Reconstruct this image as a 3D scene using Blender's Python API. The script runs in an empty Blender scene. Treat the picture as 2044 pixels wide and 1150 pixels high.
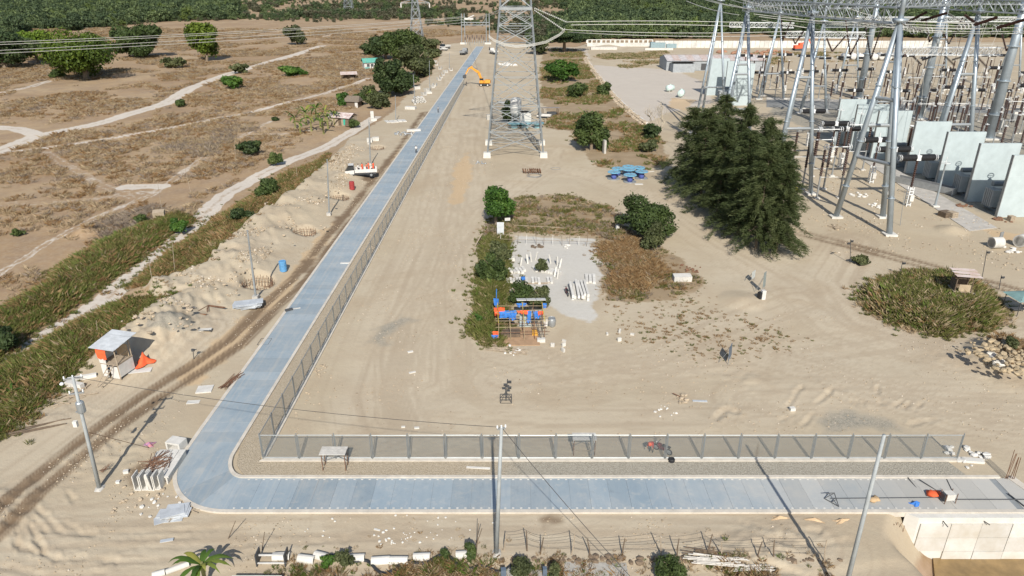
import bpy, math, random
import numpy as np
from mathutils import Vector, Matrix

# ------------------------------------------------------------------ camera, sky, sun, exposure
F, CX, CY, HC, TH = 1418.0, 1022.0, 575.0, 38.0, math.radians(23.96)
CT, ST = math.cos(TH), math.sin(TH)
sc = bpy.context.scene
col = sc.collection
cam = bpy.data.cameras.new('camera'); cam.sensor_width = 36; cam.lens = F / 2044 * 36
cam.clip_start = 0.5; cam.clip_end = 9000
co = bpy.data.objects.new('camera', cam); col.objects.link(co)
co.location = (0, 0, HC); co.rotation_euler = (math.pi / 2 - TH, 0, 0); sc.camera = co
w = bpy.data.worlds.new('World'); sc.world = w; w.use_nodes = True
nt = w.node_tree
sky = nt.nodes.new('ShaderNodeTexSky'); sky.sky_type = 'NISHITA'; sky.sun_disc = False
SUN_EL, SHX = math.radians(38.0), -0.08            # shadows run away from the camera, a little to the left
sky.sun_elevation = SUN_EL; sky.sun_rotation = math.atan2(-SHX, -1.0)
sky.air_density = 1.0; sky.dust_density = 1.0
nt.nodes['Background'].inputs[1].default_value = 0.1
nt.links.new(sky.outputs[0], nt.nodes['Background'].inputs[0])
sl = bpy.data.lights.new('sun', 'SUN'); sl.energy = 4.6; sl.angle = math.radians(0.5); sl.color = (1.0, 0.95, 0.87)
so = bpy.data.objects.new('sun', sl); col.objects.link(so)
so.rotation_euler = Vector((SHX, 1.0, -math.tan(SUN_EL) * math.hypot(1, SHX))).to_track_quat('-Z', 'Y').to_euler()
so.location = (0, -20, 120)
sc.view_settings.view_transform = 'Standard'; sc.view_settings.look = 'None'
sc.view_settings.exposure = 0.31; sc.view_settings.gamma = 1.0
sc.cycles.use_denoising = True
sc.cycles.max_bounces = 6; sc.cycles.transparent_max_bounces = 24

# ------------------------------------------------------------------ helpers
rnd = random.Random(11)
U = rnd.uniform

def ray(u, v):
    return Vector((u - CX, F * CT + (CY - v) * ST, -F * ST + (CY - v) * CT))

def G(u, v, z=0.0):
    d = ray(u, v); t = (z - HC) / d.z
    return Vector((d.x * t, d.y * t, z))

def AT(u, v, y):                                   # the point seen at u, v that lies at depth y
    d = ray(u, v); t = y / d.y
    return Vector((d.x * t, y, HC + d.z * t))

def Gn(pts):                                       # many picture points to ground plan, as an array
    return np.array([[G(u, v).x, G(u, v).y] for u, v in pts])

# --- value noise, for relief and scatter
_ng = np.random.RandomState(5).rand(256, 256)
def vnoise(x, y):
    x = np.asarray(x, float); y = np.asarray(y, float)
    xi = np.floor(x).astype(int); yi = np.floor(y).astype(int)
    fx = x - xi; fy = y - yi
    fx = fx * fx * (3 - 2 * fx); fy = fy * fy * (3 - 2 * fy)
    a = _ng[xi & 255, yi & 255]; b = _ng[(xi + 1) & 255, yi & 255]
    c = _ng[xi & 255, (yi + 1) & 255]; d = _ng[(xi + 1) & 255, (yi + 1) & 255]
    return (a * (1 - fx) + b * fx) * (1 - fy) + (c * (1 - fx) + d * fx) * fy
def fbm(x, y, o=4):
    s = 0; a = 0.5
    for k in range(o):
        s = s + a * vnoise(x * 2 ** k + 17.3 * k, y * 2 ** k + 9.1 * k); a *= 0.5
    return s
def smooth(e0, e1, x):
    t = np.clip((x - e0) / (e1 - e0), 0, 1)
    return t * t * (3 - 2 * t)
def inpoly(P, x, y):
    r = np.zeros(x.shape, bool); n = len(P)
    for i in range(n):
        x0, y0 = P[i]; x1, y1 = P[(i + 1) % n]
        if y0 == y1: continue
        c = ((y0 > y) != (y1 > y)) & (x < (x1 - x0) * (y - y0) / (y1 - y0) + x0)
        r ^= c
    return r
def segdist(P, x, y, closed=False):
    d = np.full(x.shape, 1e9); n = len(P)
    for i in range(n if closed else n - 1):
        a = P[i]; b = P[(i + 1) % n]; ab = b - a
        t = np.clip(((x - a[0]) * ab[0] + (y - a[1]) * ab[1]) / max(ab @ ab, 1e-9), 0, 1)
        d = np.minimum(d, np.hypot(x - a[0] - t * ab[0], y - a[1] - t * ab[1]))
    return d
def trackfield(P, x, y):                           # distance, signed side offset and run length along a line
    d = np.full(x.shape, 1e9); sg = np.zeros(x.shape); s = np.zeros(x.shape); acc = 0.0
    for i in range(len(P) - 1):
        a = P[i]; ab = P[i + 1] - a; L2 = math.sqrt(ab @ ab)
        t = np.clip(((x - a[0]) * ab[0] + (y - a[1]) * ab[1]) / (ab @ ab), 0, 1); px = x - a[0] - t * ab[0]; py = y - a[1] - t * ab[1]
        q = np.hypot(px, py); k = q < d
        d = np.where(k, q, d); sg = np.where(k, q * np.sign(ab[0] * py - ab[1] * px), sg); s = np.where(k, acc + t * L2, s); acc += L2
    return d, sg, s
def sdist(P, x, y):                                # signed distance, inside positive
    d = segdist(P, x, y, True)
    return np.where(inpoly(P, x, y), d, -d)

# --- the ground plan, read off the photograph
SITE = Gn([(-700, 1400), (-300, 1040), (0, 872), (45, 822), (92, 788), (150, 735), (205, 697), (262, 655), (322, 612), (292, 590), (285, 572), (345, 562), (402, 545), (425, 512),
           (478, 462), (520, 432), (600, 377), (650, 326), (700, 275), (735, 256), (790, 218), (812, 190), (860, 150), (878, 112), (886, 88),
           (990, 80), (1080, 92), (1150, 94), (1180, 84), (2800, 84), (2800, 1400)])
VEG1 = Gn([(1085, 96), (1160, 100), (1172, 118), (1195, 160), (1228, 205), (1285, 248), (1325, 285), (1340, 330), (1290, 340), (1190, 334), (1150, 285), (1140, 262), (1085, 255), (1095, 225), (1078, 200), (1080, 140)])
VEG2 = Gn([(962, 455), (1000, 415), (1035, 392), (1130, 388), (1225, 415), (1245, 450), (1300, 470), (1335, 505), (1395, 545), (1405, 575), (1360, 590), (1290, 605), (1210, 600), (1195, 540), (1188, 476), (1020, 462), (1012, 560), (1022, 640), (1005, 690), (965, 688), (942, 660), (952, 560), (975, 500)])
YARD = Gn([(1016, 466), (1190, 478), (1196, 530), (1190, 610), (1175, 640), (1030, 590), (1014, 540)])
MOUND = Gn([(1722, 590), (1760, 565), (1830, 545), (1905, 556), (1965, 580), (1992, 608), (1990, 636), (1955, 658), (1885, 670), (1800, 652), (1740, 622)])
PIT = np.array([[34.2, 46.3], [75, 46.3], [75, 20], [30, 20], [30.5, 37], [29.6, 40]])
GRAV1 = Gn([(1000, 918), (1890, 922), (1935, 950), (1850, 957), (990, 957)])
GRAV2 = Gn([(720, 690), (745, 650), (800, 625), (832, 635), (800, 655), (770, 690)])
GRAV3 = Gn([(1625, 830), (1700, 820), (1790, 840), (1800, 860), (1640, 870)])
SUBST = Gn([(1535, 195), (2700, 260), (2700, 440), (1990, 432), (1900, 405), (1690, 290), (1540, 225)])
CAMP = Gn([(1080, 100), (1165, 102), (1200, 170), (1290, 245), (1330, 225), (1420, 205), (1400, 165), (1350, 140), (1180, 130), (1170, 100)])
ORANGE = [Gn(p) for p in ([(330, 770), (470, 650), (560, 560), (640, 460), (690, 425), (640, 510), (560, 610), (500, 680), (400, 770)],
                          [(1960, 455), (2060, 470), (2060, 490), (1985, 480)], [(1340, 195), (1390, 200), (1370, 222), (1330, 215)],
                          [(735, 420), (770, 330), (800, 280), (790, 330), (750, 400)],
                          [(895, 420), (905, 330), (935, 300), (945, 330), (930, 400)])]
GRASSY = [Gn(p) for p in ([(-60, 870), (0, 862), (90, 780), (200, 690), (320, 612), (300, 600), (235, 602), (150, 640), (60, 700), (-60, 770)],
                          [(-60, 740), (40, 655), (160, 580), (260, 512), (345, 448), (378, 432), (350, 420), (240, 460), (130, 520), (80, 570), (-60, 640)],
                          [(262, 562), (330, 505), (420, 440), (500, 390), (560, 345), (640, 315), (655, 300), (640, 330), (590, 380), (500, 430), (470, 468), (420, 512), (395, 542), (300, 565)])]
PATHS = [(Gn([(-200, 345), (-20, 300), (70, 265), (200, 238), (330, 200), (378, 172), (440, 148), (500, 130), (590, 105), (642, 88)]), 2.6, 1.0),
         (Gn([(-200, 240), (-20, 247), (30, 250), (80, 264)]), 2.4, 1.0),
         (Gn([(-200, 320), (60, 292), (160, 278), (300, 256), (510, 215), (650, 181), (735, 152)]), 1.3, 0.75),
         (Gn([(-200, 640), (0, 530), (100, 470), (200, 420), (300, 380), (400, 310), (480, 265), (540, 235)]), 0.9, 0.55),
         (Gn([(-150, 830), (-20, 735), (60, 680), (200, 590), (270, 535), (335, 487), (400, 425), (450, 378), (510, 345), (565, 318), (640, 290), (700, 258), (750, 228)]), 1.9, 0.95),
         (Gn([(252, 364), (300, 362), (318, 362)]), 2.0, 1.0), (Gn([(280, 376), (300, 374)]), 1.2, .6), (Gn([(90, 295), (130, 320), (190, 355), (260, 385)]), 1.2, .45), (Gn([(0, 400), (120, 395), (220, 385), (270, 372)]), 1.4, .4),
         (Gn([(500, 262), (560, 262), (650, 250), (690, 242)]), 1.2, 0.5),
         (Gn([(0, 180), (60, 168), (100, 155)]), 1.8, 0.7),
         (Gn([(640, 70), (700, 62)]), 2.0, 0.6)]
TRACKS = [Gn([(-180, 1200), (-20, 1062), (60, 982), (180, 882), (300, 792), (400, 732), (470, 684), (540, 612), (600, 556), (650, 490), (700, 430), (745, 370), (800, 300), (850, 225)]),
          Gn([(1560, 455), (1700, 492), (1850, 530), (1960, 562), (2100, 600)])]
WET = [Gn(p) for p in ([(598, 520), (632, 515), (618, 545), (590, 550)], [(668, 432), (700, 428), (690, 445), (664, 445)],
                       [(724, 352), (756, 350), (740, 364), (720, 362)], [(1066, 1028), (1100, 1026), (1115, 1040), (1085, 1052), (1068, 1042)],
                       [(768, 318), (785, 315), (780, 330), (764, 330)], [(260, 940), (285, 925), (290, 955), (262, 968)])]
ROADX = lambda y: -28.1 + 0.0225 * (y - 53.2)      # left edge of the long concrete lane

RUTS = [(Gn(p), w_, d_) for p, w_, d_ in (
    ([(30, 1085), (75, 1105), (130, 1120)], .22, .22), ([(33, 1085), (38, 1060), (60, 1045)], .2, .2), ([(60, 1050), (82, 1090), (85, 1105)], .22, .25), ([(78, 1020), (105, 1045), (118, 1060)], .2, .2), ([(65, 1035), (88, 1062)], .18, .2),
    ([(88, 1058), (140, 1065), (190, 1062)], .25, .15), ([(130, 1045), (160, 1060), (190, 1068)], .2, .15), ([(135, 985), (150, 1000)], .2, .15), ([(150, 1050), (230, 1066), (330, 1060), (470, 1052)], .22, .10), ([(160, 1068), (260, 1076), (400, 1070)], .2, .10),
    ([(90, 1118), (160, 1116), (230, 1120)], .22, .14), ([(0, 1130), (90, 1150), (200, 1145)], .3, .12), ([(120, 1090), (250, 1094), (480, 1086), (700, 1078)], .25, .07), ([(200, 1125), (420, 1112), (560, 1100)], .25, .08), ([(230, 1040), (290, 1020)], .2, .12),
    ([(1572, 812), (1600, 772)], .25, .22), ([(1632, 805), (1660, 778)], .25, .25), ([(1655, 776), (1700, 778)], .2, .12), ([(1700, 802), (1712, 810)], .18, .16), ([(1712, 800), (1724, 809)], .18, .16), ([(1722, 800), (1730, 808)], .18, .16), ([(1750, 770), (1758, 805), (1768, 808)], .2, .18),
    ([(1785, 812), (1800, 802)], .2, .16), ([(1800, 815), (1815, 806)], .2, .16), ([(1826, 818), (1838, 806)], .2, .15), ([(1555, 840), (1585, 825)], .2, .15), ([(1820, 845), (1870, 838)], .3, .15), ([(1600, 850), (1622, 828)], .25, .2), ([(1430, 835), (1450, 815), (1470, 822)], .35, .25),
    ([(1250, 1080), (1500, 1072), (1640, 1060)], .25, .10), ([(1480, 1045), (1560, 1060), (1640, 1058)], .25, .16), ([(1600, 1090), (1700, 1080)], .25, .14), ([(1500, 1085), (1560, 1100)], .2, .12), ([(600, 1085), (760, 1072), (900, 1085)], .22, .07), ([(520, 1065), (700, 1068)], .2, .07))]
def hz(x, y):
    x = np.asarray(x, float); y = np.asarray(y, float)
    h = (fbm(x * 0.10, y * 0.10, 3) - 0.47) * 0.28
    d = sdist(SITE, x, y)
    out = smooth(0.4, -3.0, d)
    h = h - out * (0.9 + 0.8 * (fbm(x * 0.05, y * 0.05, 3) - .45))
    # spoil heap thrown up along the edge of the excavation
    bank = smooth(0, 1.5, d) * smooth(14, 3, d) * smooth(-19, -30, x + 0.02 * y) * smooth(60, 72, y) * smooth(190, 130, y)
    h = h + bank * (0.9 + 2.0 * fbm(x * 0.22 + 3, y * 0.22, 2) + 1.5 * np.abs(fbm(x * .75 + .4 * y, y * .75, 4) - .45) + .3 * (fbm(x * 2.1, y * 2.1, 2) - .4))
    # ruts and churned soil in the near foreground
    ch = smooth(60, 52, y) * smooth(-20, -26, x) + smooth(42, 40, y) * smooth(8, 14, x) + 0.7 * smooth(58, 60, y) * smooth(72, 66, y) * smooth(16, 24, x)
    rg = 1 - np.abs(fbm(x * 0.45 + .5 * y, y * 0.8 - .2 * x, 3) - 0.45) * 6
    h = h + ch * smooth(.35, .6, fbm(x * .12 + 7, y * .12, 2)) * (np.clip(rg, 0, 1) * .22 + (fbm(x * 1.3, y * 1.3, 3) - .45) * .25)
    for P in TRACKS:
        dd = segdist(P, x, y)
        k = .5 + .9 * vnoise(x * .5 + 3, y * .5)
        h = h - 0.09 * k * np.exp(-((dd - 0.85) / 0.32) ** 2) + 0.05 * np.exp(-((dd - 0.2) / 0.3) ** 2) + .05 * k * np.exp(-((dd - 1.5) / .3) ** 2)
    for P, wd, dp in RUTS:
        dd = segdist(P, x, y) + (vnoise(x * 2.2, y * 2.2) - .5) * .4
        k = .35 + .5 * vnoise(x * .6, y * .6)
        h = h - dp * k * np.exp(-(dd / (wd * .8)) ** 2) + dp * k * .35 * np.exp(-((dd - wd * 1.6) / (wd * .6)) ** 2)
    # flat under the lane, the fence and the gravel strip
    lane = smooth(7.6, 5.6, np.abs(x - ROADX(y) - 3.6)) * smooth(41, 43, y) * smooth(430, 420, y)
    cross = smooth(41.2, 42.8, y) * smooth(54.5, 52.5, y) * smooth(-32, -29, x) * smooth(44, 42, x)
    h = h * (1 - np.clip(lane + cross, 0, 1))
    p = sdist(PIT, x, y)
    h = h - smooth(-2.4, 1.6, p) * 4.1 * np.where(y > 46, 0, 1)
    # near the camera the ground falls away a little behind the wire fence
    h = h - 0.12 * smooth(39.0, 38.0, y + fbm(x * .3, y * 0, 2) * 2) * smooth(34, 28, x) * smooth(-25, -22, x)
    for cx, cy, r, hh in HEAPS:
        q = np.hypot(x - cx, y - cy) / r
        h = h + hh * np.clip(1 - q, 0, 1) ** 0.9 * (1 + .15 * (fbm(x, y, 2) - .5))
    for cx, cy, r in PITS:
        h = h - 1.5 * smooth(r * 1.25, r * .85, np.hypot(x - cx, y - cy))
    m = sdist(MOUND, x, y)
    h = h + smooth(-0.5, 4, m) * 0.9
    far = smooth(700, 2600, y)
    h = h + far * 60 * fbm(x * 0.0012 + 2, y * 0.0012, 3)
    return h
HEAPS = []
for u, v, r, hh in [(345, 672, 2.6, 1.1), (305, 695, 2.0, .8), (1900, 460, 2.6, .9), (1480, 600, 3.0, .5), (168, 455, 2.6, 1.2), (318, 430, 1.3, .9),
                    (410, 215, 3, 1.0), (1010, 300, 2, .2), (895, 105, 5, 1.2), (1350, 200, 3.5, .5), (1455, 205, 3.5, .6), (1215, 95, 9, 1.6), (2010, 712, 4.2, 1.6), (1985, 700, 2.2, .8)]:
    g = G(u, v); HEAPS.append((g.x, g.y, r, hh))
PITS = []
for u, v, r in [(515, 568, 1.9), (608, 465, 1.7), (676, 396, 1.7), (752, 296, 1.6)]:
    g = G(u, v); PITS.append((g.x, g.y, r))
GRID = {}
def Hz(x, y):                                      # height of the ground sheet, read off its own grid once it is built
    if not GRID: return float(hz(np.array([x]), np.array([y]))[0])
    D, T, z = GRID['D'], GRID['T'], GRID['z']
    i = min(max(int(np.searchsorted(D, y)) - 1, 0), len(D) - 2); fy = min(1, max(0, (y - D[i]) / (D[i + 1] - D[i])))
    t = x / max(y, 28.0); j = min(max(int(np.searchsorted(T, t)) - 1, 0), len(T) - 2); fx = min(1, max(0, (t - T[j]) / (T[j + 1] - T[j])))
    return float((z[i, j] * (1 - fx) + z[i, j + 1] * fx) * (1 - fy) + (z[i + 1, j] * (1 - fx) + z[i + 1, j + 1] * fx) * fy)
def PT(u, v):                                      # where the picture point meets the relief
    z = 0.0
    for _ in range(3):
        g = G(u, v, z); z = Hz(g.x, g.y)
    g = G(u, v, z); g.z = z
    return g

# --- materials
def new_mat(name):
    m = bpy.data.materials.new(name); m.use_nodes = True
    return m, m.node_tree.nodes, m.node_tree.links, m.node_tree.nodes['Principled BSDF']
def noise_node(N, L, scale, detail=4, rough=0.6, src=None, dist=0.0):
    n = N.new('ShaderNodeTexNoise'); n.inputs['Scale'].default_value = scale
    n.inputs['Detail'].default_value = detail; n.inputs['Roughness'].default_value = rough; n.inputs['Distortion'].default_value = dist
    if src: L.new(src, n.inputs['Vector'])
    return n
def ramp(N, L, fac, stops):
    r = N.new('ShaderNodeValToRGB'); L.new(fac, r.inputs[0])
    el = r.color_ramp.elements
    while len(el) < len(stops): el.new(0.5)
    for e, (p, c) in zip(el, stops): e.position = p; e.color = (*c, 1)
    return r.outputs[0]
def mixc(N, L, fac, a, b, mode='MIX'):
    m = N.new('ShaderNodeMix'); m.data_type = 'RGBA'; m.blend_type = mode
    for s, val in ((m.inputs[0], fac), (m.inputs[6], a), (m.inputs[7], b)):
        if isinstance(val, (int, float)): s.default_value = val
        elif isinstance(val, tuple): s.default_value = (*val, 1)
        else: L.new(val, s)
    return m.outputs[2]
def mth(N, L, op, a, b=None, c=None, clamp=False):
    m = N.new('ShaderNodeMath'); m.operation = op; m.use_clamp = clamp
    for i, val in enumerate((a, b, c)):
        if val is None: continue
        if isinstance(val, (int, float)): m.inputs[i].default_value = val
        else: L.new(val, m.inputs[i])
    return m.outputs[0]
MATS = {}
def mat(name, c, rough=0.75, var=0.18, scale=1.5, metal=0.0, bump=0.0, c2=None, rnd_obj=0.0, spec=0.4):
    if name in MATS: return MATS[name]
    m, N, L, B = new_mat(name)
    tc = N.new('ShaderNodeTexCoord')
    n = noise_node(N, L, scale, 6, 0.65, tc.outputs['Object'])
    d = tuple(x * (1 - var) for x in c) if c2 is None else c2
    e = tuple(min(1, x * (1 + var)) for x in c) if c2 is None else c
    colr = ramp(N, L, n.outputs[0], [(0.3, d), (0.7, e)])
    if rnd_obj:
        oi = N.new('ShaderNodeObjectInfo')
        k = mth(N, L, 'MULTIPLY_ADD', oi.outputs['Random'], 2 * rnd_obj, 1 - rnd_obj)
        hsv = N.new('ShaderNodeHueSaturation'); L.new(k, hsv.inputs['Value']); L.new(colr, hsv.inputs['Color']); colr = hsv.outputs[0]
    L.new(colr, B.inputs['Base Color'])
    B.inputs['Roughness'].default_value = rough; B.inputs['Metallic'].default_value = metal
    B.inputs['Specular IOR Level'].default_value = spec
    if bump:
        b = N.new('ShaderNodeBump'); b.inputs['Strength'].default_value = bump; b.inputs['Distance'].default_value = 0.05
        n2 = noise_node(N, L, scale * 6, 5, 0.7, tc.outputs['Object'])
        L.new(n2.outputs[0], b.inputs['Height']); L.new(b.outputs[0], B.inputs['Normal'])
    MATS[name] = m
    return m
def leaf_mat(name, c1, c2, c3=None, trans=0.25):
    if name in MATS: return MATS[name]
    m, N, L, B = new_mat(name)
    at = N.new('ShaderNodeAttribute'); at.attribute_name = 'tint'
    oi = N.new('ShaderNodeObjectInfo')
    f = mth(N, L, 'ADD', at.outputs['Fac'], mth(N, L, 'MULTIPLY_ADD', oi.outputs['Random'], 0.3, -0.15), clamp=True)
    st = [(0.0, c1), (1.0, c2)] if c3 is None else [(0.0, c1), (0.55, c2), (1.0, c3)]
    c = ramp(N, L, f, st)
    L.new(c, B.inputs['Base Color']); B.inputs['Roughness'].default_value = 0.6; B.inputs['Specular IOR Level'].default_value = 0.25
    t = N.new('ShaderNodeBsdfTranslucent'); L.new(c, t.inputs[0])
    mx = N.new('ShaderNodeMixShader'); mx.inputs[0].default_value = trans
    L.new(B.outputs[0], mx.inputs[1]); L.new(t.outputs[0], mx.inputs[2])
    L.new(mx.outputs[0], N['Material Output'].inputs[0])
    MATS[name] = m
    return m

# --- mesh building
class MB:
    def __init__(s): s.v = []; s.f = []
    def add(s, vs, fs):
        o = len(s.v); s.v += [tuple(p) for p in vs]; s.f += [tuple(i + o for i in f) for f in fs]; return s
    def box(s, c, d, rz=0.0, rx=0.0, ry=0.0, taper=1.0):
        M = Matrix.Rotation(rz, 3, 'Z') @ Matrix.Rotation(ry, 3, 'Y') @ Matrix.Rotation(rx, 3, 'X'); c = Vector(c)
        vs = []
        for k in (-.5, .5):
            t = taper if k > 0 else 1
            for i, j in ((-.5, -.5), (.5, -.5), (.5, .5), (-.5, .5)):
                vs.append(c + M @ Vector((i * d[0] * t, j * d[1] * t, k * d[2])))
        return s.add(vs, [(3, 2, 1, 0), (4, 5, 6, 7), (0, 1, 5, 4), (1, 2, 6, 5), (2, 3, 7, 6), (3, 0, 4, 7)])
    def tube(s, p0, p1, r0, r1=None, n=6, cap=True):
        r1 = r0 if r1 is None else r1
        p0 = Vector(p0); p1 = Vector(p1); d = (p1 - p0)
        if d.length < 1e-6: return s
        q = d.to_track_quat('Z', 'Y'); vs = []
        for p, r in ((p0, r0), (p1, r1)):
            for i in range(n):
                a = 2 * math.pi * (i + .5) / n
                vs.append(p + q @ Vector((r * math.cos(a), r * math.sin(a), 0)))
        fs = [(i, (i + 1) % n, n + (i + 1) % n, n + i) for i in range(n)]
        if cap: fs += [tuple(range(n - 1, -1, -1)), tuple(range(n, 2 * n))]
        return s.add(vs, fs)
    def path(s, pts, r, n=5):
        pts = [Vector(p) for p in pts]; vs = []; fs = []
        rr = r if isinstance(r, (list, tuple)) else [r] * len(pts)
        for k, p in enumerate(pts):
            d = pts[min(k + 1, len(pts) - 1)] - pts[max(k - 1, 0)]
            q = d.to_track_quat('Z', 'Y')
            for i in range(n):
                a = 2 * math.pi * i / n
                vs.append(p + q @ Vector((rr[k] * math.cos(a), rr[k] * math.sin(a), 0)))
        for k in range(len(pts) - 1):
            for i in range(n):
                fs.append((k * n + i, k * n + (i + 1) % n, (k + 1) * n + (i + 1) % n, (k + 1) * n + i))
        fs += [tuple(range(n - 1, -1, -1)), tuple(range((len(pts) - 1) * n, len(pts) * n))]
        return s.add(vs, fs)
    def lathe(s, prof, c=(0, 0, 0), n=12, axis=None):
        c = Vector(c); q = Vector(axis).to_track_quat('Z', 'Y') if axis is not None else None
        vs = []
        for r, z in prof:
            for i in range(n):
                a = 2 * math.pi * i / n; p = Vector((r * math.cos(a), r * math.sin(a), z))
                vs.append(c + (q @ p if q else p))
        fs = [(k * n + i, k * n + (i + 1) % n, (k + 1) * n + (i + 1) % n, (k + 1) * n + i) for k in range(len(prof) - 1) for i in range(n)]
        if prof[0][0] > 1e-4: fs.append(tuple(range(n - 1, -1, -1)))
        if prof[-1][0] > 1e-4: fs.append(tuple(range((len(prof) - 1) * n, len(prof) * n)))
        return s.add(vs, fs)
    def torus(s, c, R_, r, axis=(0, 0, 1), n=14, m=5):
        q = Vector(axis).to_track_quat('Z', 'Y'); c = Vector(c); vs = []
        for i in range(n):
            a = 2 * math.pi * i / n
            for j in range(m):
                b = 2 * math.pi * j / m
                vs.append(c + q @ Vector(((R_ + r * math.cos(b)) * math.cos(a), (R_ + r * math.cos(b)) * math.sin(a), r * math.sin(b))))
        return s.add(vs, [(i * m + j, ((i + 1) % n) * m + j, ((i + 1) % n) * m + (j + 1) % m, i * m + (j + 1) % m) for i in range(n) for j in range(m)])
    def prism(s, P, z0, z1):                       # plan outline, counter-clockwise
        n = len(P); z0 = z0 if isinstance(z0, (list, tuple)) else [z0] * n; z1 = z1 if isinstance(z1, (list, tuple)) else [z1] * n
        vs = [(p[0], p[1], z0[i]) for i, p in enumerate(P)] + [(p[0], p[1], z1[i]) for i, p in enumerate(P)]
        return s.add(vs, [tuple(range(n - 1, -1, -1)), tuple(range(n, 2 * n))] + [(i, (i + 1) % n, n + (i + 1) % n, n + i) for i in range(n)])
    def rock(s, c, r, seed=None, flat=0.7):
        q = random.Random(seed if seed is not None else rnd.random()); c = Vector(c)
        t = (1 + 5 ** .5) / 2
        V = [(-1, t, 0), (1, t, 0), (-1, -t, 0), (1, -t, 0), (0, -1, t), (0, 1, t), (0, -1, -t), (0, 1, -t), (t, 0, -1), (t, 0, 1), (-t, 0, -1), (-t, 0, 1)]
        Fc = [(0, 11, 5), (0, 5, 1), (0, 1, 7), (0, 7, 10), (0, 10, 11), (1, 5, 9), (5, 11, 4), (11, 10, 2), (10, 7, 6), (7, 1, 8), (3, 9, 4), (3, 4, 2), (3, 2, 6), (3, 6, 8), (3, 8, 9), (4, 9, 5), (2, 4, 11), (6, 2, 10), (8, 6, 7), (9, 8, 1)]
        sx, sy = q.uniform(.7, 1.3), q.uniform(.7, 1.3)
        return s.add([c + Vector((x * sx, y * sy, z * flat)) * r / 1.9 * q.uniform(.75, 1.2) for x, y, z in V], Fc)
    def mesh(s, name, m, smooth_=False):
        me = bpy.data.meshes.new(name); me.from_pydata(s.v, [], s.f); me.materials.append(m)
        if smooth_: me.polygons.foreach_set('use_smooth', [True] * len(me.polygons))
        me.update(); return me
    def build(s, name, m, parent=None, sm=False, kind=None):
        o = bpy.data.objects.new(name, s.mesh(name, m, sm)); col.objects.link(o)
        if parent is not None: o.parent = parent
        if kind: o['kind'] = kind
        return o
def tag(o, label, cat, group=None, kind=None):
    o['label'] = label; o['category'] = cat
    if group: o['group'] = group
    if kind: o['kind'] = kind
    return o
def thing(name, label, cat, loc=(0, 0, 0), rz=0.0, group=None):
    o = bpy.data.objects.new(name, None); col.objects.link(o); o.empty_display_size = .2
    o.location = loc; o.rotation_euler = (0, 0, rz)
    return tag(o, label, cat, group)
def single(name, mb, m, label, cat, loc=(0, 0, 0), rz=0.0, group=None, sm=False, kind=None):
    o = mb.build(name, m, None, sm); o.location = loc; o.rotation_euler = (0, 0, rz)
    return tag(o, label, cat, group, kind)
def struct(o): o['kind'] = 'structure'; return o
_KIDS = {}
def dup(root, loc, rz=0.0, label=None, group=None, scale=None):
    def cp(o, par):
        c = o.copy(); col.objects.link(c)
        if par is not None: c.parent = par
        for ch in [x for x in KIDS.get(o.name, [])]: cp(ch, c)
        return c
    KIDS = _KIDS.get(root.name)
    if KIDS is None:
        KIDS = _KIDS[root.name] = {}
        def walk(o):
            KIDS[o.name] = list(o.children)
            for ch in KIDS[o.name]: walk(ch)
        walk(root)
    r = cp(root, None); r.location = loc; r.rotation_euler = (0, 0, rz)
    if label: r['label'] = label
    if group: r['group'] = group
    if scale is not None: r.scale = (scale,) * 3 if isinstance(scale, (int, float)) else scale
    return r
def np_mesh(name, V, quads, m, tint=None, tri=False):
    me = bpy.data.meshes.new(name); k = 3 if tri else 4; nf = len(quads)
    me.vertices.add(len(V)); me.vertices.foreach_set('co', np.asarray(V, np.float32).ravel())
    me.loops.add(nf * k); me.loops.foreach_set('vertex_index', np.asarray(quads, np.int32).ravel())
    me.polygons.add(nf); me.polygons.foreach_set('loop_start', np.arange(0, nf * k, k, dtype=np.int32)); me.polygons.foreach_set('loop_total', np.full(nf, k, np.int32))
    if tint is not None:
        a = me.attributes.new('tint', 'FLOAT', 'POINT'); a.data.foreach_set('value', np.asarray(tint, np.float32))
    me.update(calc_edges=True); me.materials.append(m)
    return me
def leaves(name, m, clumps, n, size, seed=1, aspect=0.5, droop=0.0, shell=0.55):
    """leaf quads spread through ellipsoid clumps (x, y, z, rx, ry, rz)"""
    r = np.random.RandomState(seed)
    C = np.array(clumps, float); wgt = (C[:, 3] * C[:, 4] * C[:, 5]) ** 0.67; wgt /= wgt.sum()
    k = r.choice(len(C), n, p=wgt)
    d = r.normal(size=(n, 3)); d /= np.linalg.norm(d, axis=1)[:, None]
    rad = shell + (1 - shell) * r.rand(n) ** 0.7; rad *= 1 + 0.16 * r.normal(size=n) * (r.rand(n) < .35)
    P = C[k, :3] + d * rad[:, None] * C[k, 3:6]
    nm = d + r.normal(size=(n, 3)) * 0.7 + np.array([0, 0, .35]); nm /= np.linalg.norm(nm, axis=1)[:, None]
    t = np.cross(nm, r.normal(size=(n, 3))); t /= np.linalg.norm(t, axis=1)[:, None]
    t[:, 2] -= droop; b = np.cross(nm, t)
    s = size * (0.6 + 0.8 * r.rand(n))
    a = t * s[:, None]; c = b * (s * aspect)[:, None]
    V = np.empty((n, 4, 3)); V[:, 0] = P - a; V[:, 1] = P - c * 1.0; V[:, 2] = P + a; V[:, 3] = P + c
    ct = r.rand(len(C)) * 0.5 + 0.25
    tint = np.clip(ct[k] + r.normal(size=n) * 0.16, 0, 1)
    return np_mesh(name, V.reshape(-1, 3), np.arange(n * 4).reshape(-1, 4), m, np.repeat(tint, 4))
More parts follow.
